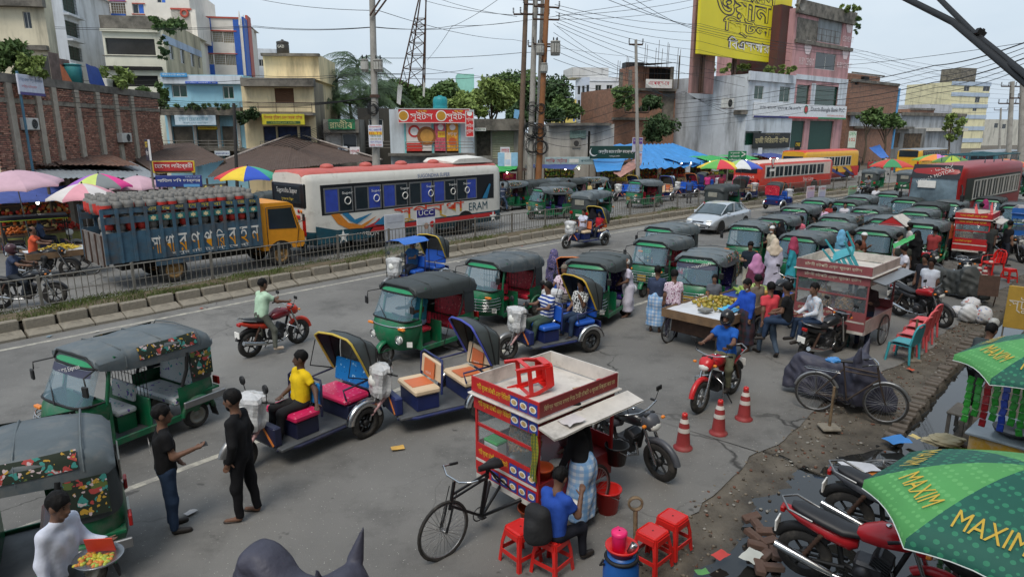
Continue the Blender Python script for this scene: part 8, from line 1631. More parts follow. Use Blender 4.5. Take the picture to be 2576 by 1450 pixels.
# ---- food carts
t=make_cart(1.40,1.14,1.9,text1='শাহী ফুচকা চটপটি এন্ড বিরিয়ানী',text2='বিভিন্ন ধরনের মসলা দিয়ে তৈরী চটপটি ও ফুচকা বিক্রয় করা হয়',text3='যদি খেতে চান চলে আসুন জসিম উদ্দিনের ফুচকা হাউজে',bike=True);put(t,(.44,8.28,0),43,'red fuchka cart with dish pictures pulled by a black bicycle','food cart');K1=Matrix.Translation(t.location)@Matrix.Rotation(rad(43),4,'Z')
def on(M,*p):return M@V3(p)
PUCH=mat('puchka',C(168,130,86),.7,var=.35,scale=16)
def puchka_bag(p,label,r=.2,hgt=.34,n=260,seed=1):
 o=thing('snack_bag',label,'bag',p);rg=random.Random(seed);v=MB()
 for i in range(n):a=rg.uniform(0,6.28);z=rg.uniform(0,1);rr=r*(1-.35*abs(z-.4))*(.86+.14*rg.random());v.blob((rr*math.cos(a),rr*math.sin(a),.03+z*hgt),.028,.028,.028,6,4)
 v.build('puchka_shells',PUCH,o)['kind']='stuff';b=MB();b.lathe([(.01,0),(r,.02),(r*1.05,hgt*.5),(r*.9,hgt*.95),(r*.35,hgt*1.2),(r*.45,hgt*1.32)],16);b.build('plastic_film',mat('film',C(200,200,196),.2,var=0,alpha=.22),o)
puchka_bag(on(K1,-.28,.1,.79),'clear bag of fuchka shells in the red cart',.22,.42,320)
b=MB();b.rbox(-.09,.09,-.13,.13,0,.2,.01);b.build;o=thing('battery','white and green battery box in the red cart','battery',on(K1,-.55,.38,.79),rad(43));b.build('case',paint(200,206,206),o);b=MB();b.rbox(-.095,.095,-.135,.135,.2,.24,.01);b.build('lid',paint(50,160,70),o);letters('HAMKO',RED,o,(-.096,0,.12),(0,0,-math.pi/2),fit=(.16,.04,1))
def pot(p,r,hh,label,m=None,lid=True):
 o=thing('cooking_pot',label,'pot',p);b=MB();b.lathe([(.01,0),(r*.8,.01),(r,hh*.3),(r*.95,hh*.8),(r*.8,hh),(r*1.08,hh),(r*1.08,hh+.01)],24);b.build('pot_body',m or M_STEELP,o)
 if lid:b=MB();b.lathe([(r*1.12,hh+.012),(r*.95,hh+.03),(r*.4,hh+.045),(.01,hh+.05)],24);b.build('lid',M_STEELP,o)
pot(on(K1,-.5,-.12,.79),.2,.12,'wide steel pan with flat lid on the red cart counter');pot(on(K1,.42,-.1,.79),.2,.32,'tall dented steel pot standing at the back of the cart');bucket(M_PORG,.14,.14,'red bowl on the red cart counter',on(K1,-.5,-.44,.79),False,'serving_bowl')
for i in range(7):b=MB();b.lathe([(.01,0),(.10,.004),(.12,.018),(.10,.008),(.01,.004)],18);tag(b.build('plate',WHT,None,on(K1,-.22,-.46,.80+i*.012)),'white plate in the stack on the red cart','plate','stacked white plates')
stl=make_stool(M_PRED);b=MB();b.grid([[(.02*math.sin(j*2+i*.6),-.09+.18*j/6*(1-.3*(i==0)),-.62*i/9)for j in range(7)]for i in range(10)]);tag(b.build('checked_scarf',pattern('gamcha',C(150,140,40),[C(40,100,60),C(40,40,40)],'check',24,.9,.7),None,on(K1,-.76,-.56,1.5),rad(20)),'green and yellow checked scarf hung from the cart corner','scarf')
ch=copy_tree(stl);ch.scale=(1.15,)*3;ch.location=on(K1,-.42,.2,1.86);ch.rotation_euler=(rad(84),0,rad(112));tag(ch,'red plastic stool lying on its side on the cart roof','stool');bucket(M_PRED,.07,.12,'small red mug on the cart roof edge',on(K1,.55,-.5,1.69),True,'plastic_mug');b=MB();b.box(-.12,.12,-.07,.07,0,.01);tag(b.build('cardboard',paint(170,140,100),None,on(K1,.35,-.35,1.70),.4),'scrap of brown cardboard on the cart roof','cardboard');b=MB();b.grid([[(.3*(i/5-.5),.22*(j/5-.5),.05*abs(nz2(i,j,1.3)))for i in range(6)]for j in range(6)]);tag(b.build('folded_paper',paint(206,200,200),None,on(K1,-.35,-.78,1.61),rad(43)),'crumpled printed paper on the cart flap','paper')
q=at(1527,1283);bucket(M_PRED,.18,.34,'red bucket standing under the hanging black bucket',q);bucket(mat('black_plastic',C(28,28,28),.5),.16,.27,'black bucket hanging from the cart corner',on(K1,.72,-.66,.62));q=at(1338,1300);bucket(M_PORG,.19,.16,'orange plastic tub on the road by the stools',q,False,'plastic_tub')
for i,(x,y,lb,r_)in enumerate(((1309,1408,'red plastic stool beside the orange tub',40),(1388,1432,'red plastic stool under the boy with the backpack',50),(1637,1420,'red plastic stool next to the blue barrel',44),(1687,1380,'red plastic stool next to the gravel edge',44),(2535,708,'single red plastic stool on the dusty roadside',10))):o=stl if i==0 else copy_tree(stl);put(o,at(x,y),r_,lb,'stool','red plastic stools')
q=at(1563,1390,.72);o=thing('plastic_barrel','blue plastic barrel with black rim beside the stools','barrel',(q.x,q.y,0));b=MB();b.lathe([(.01,0),(.17,0),(.185,.05),(.19,.3),(.186,.32),(.19,.34),(.188,.58),(.15,.68),(.15,.72),(.01,.72)],24);b.build('drum',M_PBLUE,o);b=MB();b.torus((0,0,.68),.16,.022,'z',24,6);b.build('rim',M_BLACK,o)
for sy in(-1,1):b=MB();b.tube([(sy*.18,-.04,.62),(sy*.22,0,.58),(sy*.18,.04,.62)],.012,5);b.build('handle',M_BLACK,o)
B0=V3((q.x,q.y,.72));bucket(M_PRED,.165,.10,'red basin on top of the blue barrel',B0,False,'wash_basin');o=thing('plastic_jug','bright pink lidded jug standing in the red basin','jug',B0+V3((-.03,.01,.02)));b=MB();b.lathe([(.01,0),(.068,0),(.078,.2),(.08,.21)],18);b.build('jug_body',mat('pink_jug',C(232,40,110),.4,var=.05),o);b=MB();b.lathe([(.085,.2),(.085,.225),(.07,.24),(.01,.245)],18);b.tube([(.0,.08,.23),(0,.12,.2),(0,.11,.08)],.012,5);b.build('lid',mat('pink_jug'),o);b=MB();b.lathe([(.01,0),(.03,0),(.037,.11),(.033,.11),(.027,.01)],14);tag(b.build('steel_glass',M_STEELP,None,B0+V3((.07,-.04,.04)),(.0,.5,0)),'steel tumbler lying in the red basin','glass')
o=thing('ring_post','rusty painted iron post ending in a round ring','post',at(1598,1400));b=MB();b.tube([(0,0,0),(-.02,.05,.62)],.028,7);b.build('shaft',mat('flaked_paint',C(120,100,76),.8,var=.5,scale=14),o);b=MB();b.torus((-.02,.05,.69),.08,.016,'y',20,6,sq=2.);b.build('ring',mat('flaked_paint'),o)
cn=make_cone()
for i,(x,y,lb)in enumerate(((1717,1126,'traffic cone nearest the black motorcycle'),(1806,1089,'middle traffic cone of the row of three'),(1870,1053,'traffic cone nearest the ridden red motorcycle'),(2456,708,'leaning cone of the pair by the red chair'),(2472,716,'faded cone behind the folded sign'),(2487,690,'cone standing against the red chair'))):o=cn if i==0 else copy_tree(cn);put(o,at(x,y),i*40,lb,'traffic cone','red and white traffic cones',lean=(0,0,0,.1,.03,0)[i]);o.scale=(.82,)*3
# second, third carts and kiosks
CW2=mat('cart_pinkwhite',C(196,176,170),.6,var=.15,dirt=.35);o=make_cart(1.8,1.6,2.05,red=mat('cart_mauve',C(140,74,76),.6,var=.12,dirt=.2),side=CW2,text1='চাঁদনী চটপটি এন্ড ফুচকা হাউস',text2='',tcol=paint(214,206,180),tiles=False,flapm=M_ALU);put(o,(8.1,15.8,0),44,'dusty mauve fuchka cart with bags of shells behind glass','food cart');K2=Matrix.Translation(o.location)@Matrix.Rotation(rad(44),4,'Z');puchka_bag(on(K2,-.6,.35,.8),'tall clear bag of shells behind the mauve cart glass',.26,.55,320,3);puchka_bag(on(K2,-.55,-.2,.8),'smaller dark bag of shells in the mauve cart',.2,.45,200,4)
ch=make_chair(M_PTEAL,False);ch.location=on(K2,-.2,.3,2.45);ch.rotation_euler=(rad(150),rad(-20),rad(60));tag(ch,'teal plastic chair lying on the mauve cart roof','chair')
o=make_cart(1.6,1.1,1.95,red=CARTR,side=CARTR,text1='সততা চটপটি এন্ড ফুচকা',tcol=YEL,tiles=False,flap=True);put(o,at(2438,660)+V3((.3,.4,0)),47,'red food cart with yellow lettering beside the man in orange','food cart');K3=Matrix.Translation(o.location)@Matrix.Rotation(rad(47),4,'Z');puchka_bag(on(K3,-.5,.2,.8),'bag of shells in the yellow lettered cart',.24,.45,160,5);ch=make_chair(M_PPNK);ch.location=on(K3,.3,-.1,2.2);ch.rotation_euler=(rad(170),.3,1.);tag(ch,'pink plastic chair upturned on the yellow lettered cart','chair')
o=make_cart(1.6,1.2,1.9,red=mat('stall_blue',C(40,100,176),.5,var=.1),side=mat('stall_blue'),text1='',tiles=False,roofm=M_PBLUE);put(o,at(2585,640)+V3((.4,.6,0)),47,'bright blue food stall by the dark motorcycle','food cart')
o=thing('gable_kiosk','small kiosk with red gable and white tin roof','kiosk',at(2240,668),rad(45));b=MB();b.box(-.5,.5,-.4,.4,.55,.6);b.build('counter',CARTW,o);b=MB();b.add([(-.62,-.5,1.6),(.62,-.5,1.6),(.62,0,1.95),(-.62,0,1.95),(.62,.5,1.6),(-.62,.5,1.6)],[(0,1,2,3),(3,2,4,5)]);b.build('roof',CARTW,o);b=MB();b.add([(-.6,-.45,1.6),(-.6,.45,1.6),(-.6,0,1.92)],[(0,1,2)]);b.build('gable',CARTR,o);b=MB();b.box(-.62,-.6,-.45,.45,1.45,1.6);sg=b.build('sign',WHT,o);letters(bn('ভাই ভাই ফাস্ট ফুড'),REDP,sg,(-.63,0,1.52),(0,0,-math.pi/2),fit=(.7,.08,1));b=MB();b.box(-.5,.5,-.4,.4,.62,.9);b.build('snack_case',mat('snacks',C(206,180,130),.6,var=.5,scale=8),o)
for sx in(-.5,.5):
 for sy in(-.4,.4):b=MB();b.tube([(sx,sy,0),(sx,sy,1.6)],.018,5);b.build('post',CARTR,o)
tarp([at(2245,612,1.75),at(2300,588,1.75),at(2300,598,1.7),at(2248,625,1.7)],MATS['tarp_green'],'rolled green tarp over the gable kiosk front',sag=.05)
# mango cart and banana or gourd cart
mc=flatcart(2.0,1.5,.86,'wooden cart heaped with mangoes beside the man in blue',cloth_m=mat('sheet_white',C(206,208,212),.6,var=.1));q=(at(1660,780,.85)+at(1925,770,.85))/2;put(mc,(q.x,q.y,0),44,mc['label']);KM=Matrix.Translation(mc.location)@Matrix.Rotation(rad(44),4,'Z')
MG=[fruit_mesh(.062,.05,.046,mat('mango_%d'%i,c,.45,var=.2,scale=8))for i,c in enumerate((C(168,150,56),C(150,142,62),C(176,146,60)))]
heap(95,.62,.6,.22,(.28,.0,.88),MG,KM,'ripe yellow green mango in the heap on the wooden cart','mango','mangoes on the cart','mango')
tarp([on(KM,-.35,-.6,.92),on(KM,.15,-.65,.93),on(KM,.1,-.3,.96),on(KM,-.3,-.25,.95)],mat('sheet_sky',C(70,176,220),.4,var=.15),'crumpled sky blue sheet before the mango heap',sag=-.06);b=MB();b.rbox(-.14,.14,-.12,.12,0,.06,.01);tag(b.build('weighing_scale',mat('scale_grey',C(120,120,116),.5),None,on(KM,-.55,-.1,.9),.6),'grey weighing scale on the mango cart','scale')
gc=flatcart(1.7,1.3,.85,'blue sheeted cart piled with green gourds',cloth_m=mat('sheet_navy',C(40,70,150),.6,var=.2));put(gc,at(1905,740,.85).to_2d().to_3d(),44,gc['label']);KG=Matrix.Translation(gc.location)@Matrix.Rotation(rad(44),4,'Z');GD=[fruit_mesh(.17,.045,.045,mat('gourd_%d'%i,c,.5,var=.25,scale=6))for i,c in enumerate((C(140,166,76),C(168,186,110)))];heap(64,.62,.5,.2,(0,.05,.88),GD,KG,'long pale green gourd in the pile on the blue cart','gourd','gourds on the blue cart','gourd',seed=4)
b=MB();b.rbox(-.2,.2,-.15,.15,0,.22,.01);tag(b.build('wooden_box',mat('ochre_box',C(180,130,50),.6,var=.15),None,on(KG,-.55,-.35,.87),rad(44)),'ochre wooden cash box on the gourd cart','box');bucket(mat('black_plastic'),.17,.26,'black bucket on the gourd cart edge',on(KG,-.1,-.55,.87))
fc=flatcart(2.0,1.2,.85,'fruit cart with yellow bananas behind the fence',cloth_m=mat('sheet_white'));put(fc,at(150,628,.85+ZF).to_2d().to_3d()+V3((0,0,ZF)),44,fc['label']);KF=Matrix.Translation(fc.location)@Matrix.Rotation(rad(44),4,'Z');BN=[fruit_mesh(.13,.03,.03,mat('banana',C(206,176,50),.5,var=.2))];heap(70,.6,.4,.16,(0,0,.88),BN,KF,'yellow banana in the pile on the fruit cart','banana','bananas on the cart','banana',seed=6)
# ---- chairs, benches, rubbish at the roadside
cc=make_chair(M_PPNK,False)
for i,(x,y,m,lb)in enumerate(((2268,905,'teal','teal plastic chair at the front of the row'),(2288,884,0,'pink plastic chair next to the teal one'),(2304,864,0,'pink plastic chair in the middle of the row'),(2318,846,0,'pink plastic chair at the far end of the row'))):o=make_chair(M_PTEAL,False)if m else(cc if i==1 else copy_tree(cc));put(o,at(x,y),128,lb,'chair','row of plastic chairs')
o=make_chair(M_PDG,False);put(o,at(2105,860),150,'dark green plastic chair before the mauve cart','chair');o=make_chair(M_PRED);put(o,at(2492,690),190,'red plastic chair by the yellow lettered cart','chair')
for x,y,h_2,lb in((2085,1075,.75,'short rusty pole behind the bicycle frame'),(2292,905,.95,'flaking iron pole standing in a concrete foot')):o=thing('iron_pole',lb,'post',at(x,y));b=MB();b.tube([(0,0,0),(.02,.02,h_2)],.025,7);b.build('shaft',mat('flaked_paint'),o);b=MB();b.rbox(-.16,.16,-.14,.14,-.02,.04,.02);b.build('foot',M_CONC,o)
BAGW=pattern('bag_print',C(206,204,204),[C(196,120,110),C(120,140,180)],'blot',9,.4,.6)
for i,(x,y,r,lb,m)in enumerate(((2432,808,(.24,.2,.26),'large white printed rubbish sack leaning in the heap',paint(214,214,214,.5)),(2470,812,(.22,.2,.24),'clear sack stuffed with paper rubbish',BAGW),(2405,795,(.2,.2,.16),'flattened pink and white sack at the heap edge',BAGW),(2440,780,(.26,.2,.2),'bulging sack topped with used cups',BAGW),(2498,820,(.13,.12,.12),'small pale sack at the foot of the heap',paint(190,190,186,.5)))):sack(at(x,y),r,lb,m,i,group='rubbish sacks')
o=thing('folded_sign','rusty folding sign frame beside the rubbish sacks','sign',at(2478,770),rad(60));b=MB();b.obox((0,0,.62),(.03,.5,.6),(0,.25,0));b.build('board',M_RUST,o)
for sy in(-.2,.2):b=MB();b.tube([(.16,sy,0),(-.08,sy,.4)],.015,5);b.build('leg',M_RUST,o)
q=at(2595,842,.2);o=thing('studio_sign','mustard roadside sign with white lettering near the green parasol','sign',(q.x,q.y,0),rad(-40));b=MB();b.rbox(-.6,.6,-.03,.03,.3,1.35,.01);b.build('panel',mat('mustard',C(188,150,60),.6,var=.12),o);letters(bn('স্টুডিও'),paint(226,216,196),o,(-.1,-.04,.9),fit=(.9,.4,1))
for x in(-.58,.58):b=MB();b.tube([(x,0,0),(x,0,1.4)],.02,5);b.build('post',M_STEEL,o)
MXL,MXD,MXY,MXH=mat('parasol_light',C(86,160,86),.6,var=.1,scale=2),mat('parasol_dark',C(24,92,76),.6,var=.1,scale=2),mat('parasol_yellow',C(214,176,60),.6,var=.05),paint(220,224,220)
def dots(m,c):
 t=m.node_tree;b=t.nodes['Principled BSDF'];v=t.nodes.new('ShaderNodeTexVoronoi');v.inputs['Scale'].default_value=15;v.inputs['Randomness'].default_value=0;co=t.nodes.new('ShaderNodeTexCoord');t.links.new(co.outputs['Object'],v.inputs[0]);g=t.nodes.new('ShaderNodeMath');g.operation='LESS_THAN';g.inputs[1].default_value=.34;t.links.new(v.outputs[0],g.inputs[0]);x=t.nodes.new('ShaderNodeMix');x.data_type='RGBA';l=b.inputs['Base Color'].links[0].from_socket;t.links.new(g.outputs[0],x.inputs[0]);t.links.new(l,x.inputs[6]);x.inputs[7].default_value=(*c,1);t.links.new(x.outputs[2],b.inputs['Base Color'])
dots(MXL,C(104,176,100));dots(MXD,C(46,130,96))
tx={k:('MAXIM',MXY)for k in range(8)}
umbrella((4.26,4.95,2.34),1.2,[MXL,MXD],'large green parasol printed MAXIM over the motorcycles',rad(149),8,.46,zb=0,edge=MXH,texts=tx,group='green printed parasols');umbrella((7.38,8.4,2.36),1.26,[MXL,MXD],'green parasol printed MAXIM over the yellow snack counter',rad(149),8,.46,zb=0,edge=MXH,texts=tx,group='green printed parasols')
# snack counter under the second parasol
o=thing('snack_counter','peeling yellow snack counter under the green parasol','stall',at(2535,1085,.8).to_2d().to_3d(),rad(42));b=MB();b.rbox(-.5,.5,-.35,.35,0,.8,.01);b.build('cabinet',mat('peeling_yellow',C(186,142,40),.7,var=.2,dirt=.5,dcol=(.4,.37,.33),dscale=5),o);b=MB();b.rbox(-.55,.55,-.4,.4,.8,.84,.01);b.build('counter_top',mat('counter_sheet',C(150,160,164),.3,var=.2),o)
for sx in(-.5,.5):b=MB();b.box(sx-.03,sx+.03,-.4,-.34,.0,1.9);b.build('post',M_WOOD,o)
b=MB();b.lathe([(.01,.86),(.24,.87),(.27,.93),(.25,.93),(.01,.885)],20,(-.15,-.1,0));b.build('frying_pan',M_ENGINE,o);pk_=[MB().rbox(-.04,.04,-.015,.015,-.055,.055,.008).mesh('snack_packet',m)for m in(mat('packet_green',C(60,160,60),.3,var=.4,scale=20),mat('packet_red',C(170,40,44),.3,var=.4,scale=20),mat('packet_blue',C(40,70,170),.3,var=.3,scale=20))]
KS=Matrix.Translation(o.location)@Matrix.Rotation(rad(42),4,'Z')
for i in range(9):
 for k in range(6-i%2):tag(inst('snack_packet',pk_[(0,0,1,0,2,0,0,1,0)[i]],None,on(KS,-.58,.42-i*.105,1.62-k*.115),(random.uniform(-.2,.2),random.uniform(-.2,.2),rad(-48))),'shiny snack packet hanging in a strip over the yellow counter','snack packet','hanging snack packets')
o=thing('wooden_bench','small grey wooden bench by the yellow counter','bench',at(2408,1085),rad(42));b=MB();b.rbox(-.3,.3,-.14,.14,.38,.42,.01);b.build('seat',M_WOODG,o)
for sx in(-.25,.25):
 for sy in(-.1,.1):b=MB();b.box(sx-.025,sx+.025,sy-.025,sy+.025,0,.38);b.build('leg',M_WOODG,o)
 # ============== people in the street
def clo(c):return c if not isinstance(c,tuple)else cloth(*c)
def P(loc,ang,label,pose,tc,bc=(52,56,66),top='shirt',bot='pants',head='hair',hc=None,res=.036,**k):
 if isinstance(loc,tuple)and len(loc)==2:loc=at(*loc)
 if top in('burqa','dress'):bot=None;k.setdefault('sleeve',2)
 return person(loc,ang,label,pose,top,clo(tc),bot,clo(bc)if bot else None,head,clo(hc)if hc else None,res=res,**k)
def hp(x,y,h=1.66,z=0.):p=at(x,y,h+z);p.z=z;return p
def inv(v,x,y,z=0.):return Matrix.Translation(v.location)@Matrix.Rotation(v.rotation_euler[2],4,'Z')@V3((x,y,z)),math.degrees(v.rotation_euler[2])
JEANS,BLK,WHC=(46,62,86),(26,26,28),(206,206,210);N_=.019;MID=.027
LUNGIB=pattern('lungi_blue',C(196,206,216),[C(70,130,190),C(120,170,214),C(90,150,206)],'check',11,.9,.5);LUNGID=pattern('lungi_dark',C(36,42,46),[C(70,40,44),C(50,56,80)],'check',7,.9,.6);FLOR=pattern('floral',C(196,176,190),[C(120,60,90),C(226,214,220)],'blot',26,.9,.52);NAVYF=pattern('navy_floral',C(52,62,86),[C(96,110,140)],'flower',22,.9,.16);STRP=pattern('striped',C(214,216,220),[C(44,70,140)],'stripe',13,.9,.45);BWP=pattern('maze_print',C(220,220,216),[C(30,30,32)],'blot',30,.9,.47);PRW=pattern('soft_print',C(200,204,212),[C(206,170,160),C(150,180,206)],'blot',12,.9,.58);PURP=pattern('purple_print',C(88,84,128),[C(150,130,150),C(60,60,90)],'blot',24,.9,.52)
FL=mat('flip_flop',C(52,46,42),.7)
q1=dict(headdir=(.12,0,1),armr=((.25,-.22,-1),(.95,-.1,.25)),arml=((.05,.2,-1),(.5,-.1,-.8)),yaw=-10)
jm=P((437,1332),35,'man in black tee and blue jeans holding out a phone',q1,BLK,JEANS,res=N_,skin=0,scale=1.0);letters('PATT',WHT,jm,(-.145,0,1.13),(0,0,-math.pi/2),fit=(.13,.05,1));b=MB();b.add([(-.148,y,z)for y,z in((0,1.2),(.09,1.31),(.03,1.29),(0,1.32),(-.03,1.29),(-.09,1.31))],[tuple(range(6))]);b.build('back_print',WHT,jm);o=thing('phone','dark mobile phone in the hand of the man in jeans','phone',jm.matrix_basis@V3(skel(q1)['har']+np.array((.06,0,.02))),.6);b=MB();b.rbox(-.035,.035,-.07,.07,-.004,.004,.003);b.build('case',M_BLACK,o)
P((622,1298),178,'bearded man all in black with hands in his pockets',dict(headdir=(.18,0,1),arml=((-.15,.28,-1),(.35,-.12,-.9)),armr=((-.15,-.28,-1),(.35,.12,-.9)),legl=((.12,.05,-1),(-.02,.02,-1)),legr=((-.1,-.06,-1),(-.14,-.02,-1)),beard=1),(28,28,30),(24,24,27),'long',res=N_,sleeve=1.45,shoes='flat',shoem=FL,beardm=M_HAIR,scale=1.05)
wm=P(hp(118,1248,1.64),-8,'vendor in a white shirt carrying a round snack tray',dict(WALK,lean=(.12,0,1),headdir=(.3,0,1),armr=((-.1,-.2,-1),(.3,-.1,-1)),arml=((.2,.25,-1),(.9,-.1,.05))),(204,208,222),(80,84,86),'long',res=N_,sleeve=2)
TY_=wm.location+V3((.42,-.03,1.0));o=thing('snack_tray','round steel tray of sliced fruit with a red packet','tray',TY_);b=MB();b.lathe([(.01,0),(.2,.004),(.22,.03),(.21,.03),(.01,.008)],24);b.build('tray',M_STEELP,o);b=MB();b.obox((-.02,.07,.10),(.26,.01,.16),(.25,0,.1));b.build('packet',paint(206,60,40),o);b=MB();[b.blob((random.uniform(-.15,.15),random.uniform(-.16,.04),.025),.03,.02,.018,6,4,random.choice((0,1,2)),random.uniform(0,3))for _ in range(70)];b.build('fruit_slices',[paint(190,180,60),paint(150,170,70),paint(196,120,50)],o)['kind']='stuff'
p_,a_=inv(e1,.12,.05,.04);P(p_,a_-8,'young driver in a yellow tee resting on the pink seats',dict(SIT,headdir=(.02,.0,1),yaw=-25,arml=((-.2,.6,-.8),(.3,.6,-.5))),(222,186,30),(40,40,42),res=.021,skin=1)
p_,a_=inv(m1,-.30,0);P(p_,a_,'rider in a mint polo sitting on the maroon motorcycle',RIDEF,(176,204,178),(92,94,86),res=.023,shoes='flat',shoem=paint(190,170,150))
o=[c for c in bpy.data.objects if c.get('label','').startswith('scuffed')][0];p_,a_=inv(o,.15,.05);P(p_,a_,'driver in a teal tee inside the scuffed autorickshaw',DRIVE,(60,140,166),(140,160,190),res=MID)
p_,a_=inv(e3,.12,.0,.04);P(p_,a_,'rickshaw driver in a blue striped tee',DRIVE,STRP,(70,88,78),res=MID);p_,a_=inv(e3,-.75,.1,.04);P(p_,a_+10,'passenger in a black and white maze print shirt',dict(SIT,arml=((.5,.1,-.9),(.35,-.2,1)),headdir=(.1,0,1)),BWP,JEANS,res=MID)
p_,a_=inv(e4,.12,0,.04);P(p_,a_,'man in a cap and pink check shirt on the flowered rickshaw',DRIVE,FLOR,(96,92,86),head='cap',hc=(120,112,100),res=MID)
p_,a_=inv(e5,.12,0,.04);P(p_,a_,'rickshaw driver in a pale lilac shirt along the median',DRIVE,(196,196,214),(110,106,110),res=MID);p_,a_=inv(e5,-.72,.2,.04);P(p_,a_,'boy in red seated in the median rickshaw',SIT,(176,36,50),res=MID,scale=.9);p_,a_=inv(e5,-.72,-.2,.04);P(p_,a_,'veiled passenger in black print beside the boy in red',SIT,(40,42,52),top='shirt',head='niqab',hc=(28,28,32),sleeve=2)
p_,a_=inv(e6,.12,0,.04);P(p_,a_,'driver in blue behind the clear rickshaw screen',DRIVE,(50,90,130))
P((1577,795),195,'old woman in white robes carrying a white bag',dict(lean=(.12,0,1),headdir=(.2,0,1),legl=((.14,.02,-1),(.0,0,-1)),legr=((-.12,-.02,-1),(-.2,0,-1)),armr=((.3,-.1,-1),(.6,.3,-.5)),arml=((.3,.1,-1),(.8,-.2,-.3))),(200,196,214),(206,202,216),'shirt','lungi','bald',M_HAIRW,MID,sleeve=.7,shoes='flat',shoem=FL,scale=.96);sack(at(1590,735,.6),(.13,.12,.12),'white bundle held by the old woman',paint(214,214,218,.5))
P((1646,834),60,'man in a navy print shirt and blue checked lungi by the mango cart',dict(STAND2,yaw=0),NAVYF,LUNGIB,'shirt','lungi',res=MID,shoes='flat',shoem=FL,sleeve=.8)
P(hp(1697,684),95,'man in a floral pink shirt behind the mango cart',STAND,FLOR,(60,56,70),res=MID);P(hp(1797,700,1.3),262,'boy in a grey check shirt watching over the mangoes',dict(STAND2,yaw=-20),(92,96,104),res=MID,scale=.82)
P((1870,880),205,'grey bearded man in a bright blue shirt and dark lungi',dict(beard=1,arml=((.1,.12,-1),(.2,0,-1)),armr=((.45,-.1,-1),(.8,-.1,-.4)),headdir=(.25,0,1)),(38,78,176),LUNGID,'long','lungi',sleeve=2,res=.023,shoes='flat',shoem=FL)
P((1925,890),100,'man in a coral red tee and jeans seen from behind',WALK,(206,70,80),(70,84,100),res=.023);P(hp(1908,704,1.5),120,'man in a taupe tee beside the ochre box',STAND,(110,100,90),res=MID,scale=.95)
p_,a_=inv(m3,-.28,0);P(p_,a_,'helmeted rider in a blue polo on the red motorcycle',RIDE,(36,92,176),(104,104,84),head='helmet',hc=mat('helmet_black',C(40,40,42),.25),res=.022)
P((1462,1322),150,'white bearded vendor in black shirt and blue checked lungi at the red cart',dict(beard=1,lean=(.14,0,1),headdir=(.35,0,1),armr=((.3,-.15,-1),(.7,.1,-.6)),arml=((.2,.2,-1),(.35,.05,-.9))),(34,34,36),LUNGIB,'long','lungi','cap',(30,30,32),N_,sleeve=1.5,shoes='flat',shoem=FL)
KB=at(1388,1432)+V3((.0,.0,0));P(KB,48,'boy in a blue shirt eating from a plate on the red stool',dict(SIT,hip=.56,headdir=(.4,0,1),lean=(.15,0,1),legl=((1,.2,-.1),(-.1,0,-1)),legr=((1,-.2,-.1),(.1,0,-1)),armr=((.5,-.3,-.9),(.5,.2,.7))),(42,76,160),(34,36,44),res=N_,scale=.92)
def bagpack(P):return np.maximum(smin([cap(P,(0,-.06,.1),(0,-.06,.34),.12,.10),cap(P,(0,.06,.1),(0,.06,.34),.12,.10),cap(P,(-.08,0,.1),(-.08,0,.2),.11,.1)],.02),.0-P[:,2])
V_,Q_=surfnet(bagpack,(-.3,-.3,-.03),(.3,.3,.6),.02);me=mesh_of([(V_,Q_,0)],'backpack');me.materials.append(mat('black_fabric',C(28,28,30),.8,bump=.4));tag(inst('backpack',me,None,KB+V3((-.17,-.15,.50)),(0,-.05,rad(48))),'black school backpack on the boy at the red stool','backpack')
b=MB();b.lathe([(.01,0),(.09,.004),(.11,.02),(.09,.008),(.01,.004)],18);tag(b.build('snack_plate',WHT,None,KB+V3((.22,.22,.72))),'plate of food held by the boy in blue','plate')
p_,a_=inv(m4,-.35,0);P(p_,a_+150,'youth in a white printed shirt sitting on the black motorcycle',dict(SIT,hip=.95,lean=(.2,0,1),yaw=20),PRW,JEANS,'long',res=.023,sleeve=2);P(hp(1985,752,1.4),150,'youth in a black printed tee seated by the bikes',dict(SIT,hip=.95,lean=(.1,0,1)),BLK,JEANS,res=MID)
P((2165,872),235,'vendor in a dark brown shirt leaning by the mauve cart',dict(PHONE,legl=((.3,.05,-1),(-.2,0,-1))),(66,50,50),(40,46,66),'long',res=MID,sleeve=1.6)
P(hp(2478,822,1.62),25,'man in a grey tee stepping across the drain beside the parasol',dict(lean=(.3,0,1),headdir=(.3,0,1),legl=((.4,.1,-1),(.1,0,-1)),legr=((-.75,-.1,-1),(-.7,0,-1))),(64,70,72),(22,22,24),res=.023)
P((1392,772),220,'veiled woman in a purple patterned wrap on the road',STAND,PURP,top='dress',head='niqab',hc=PURP,res=MID)
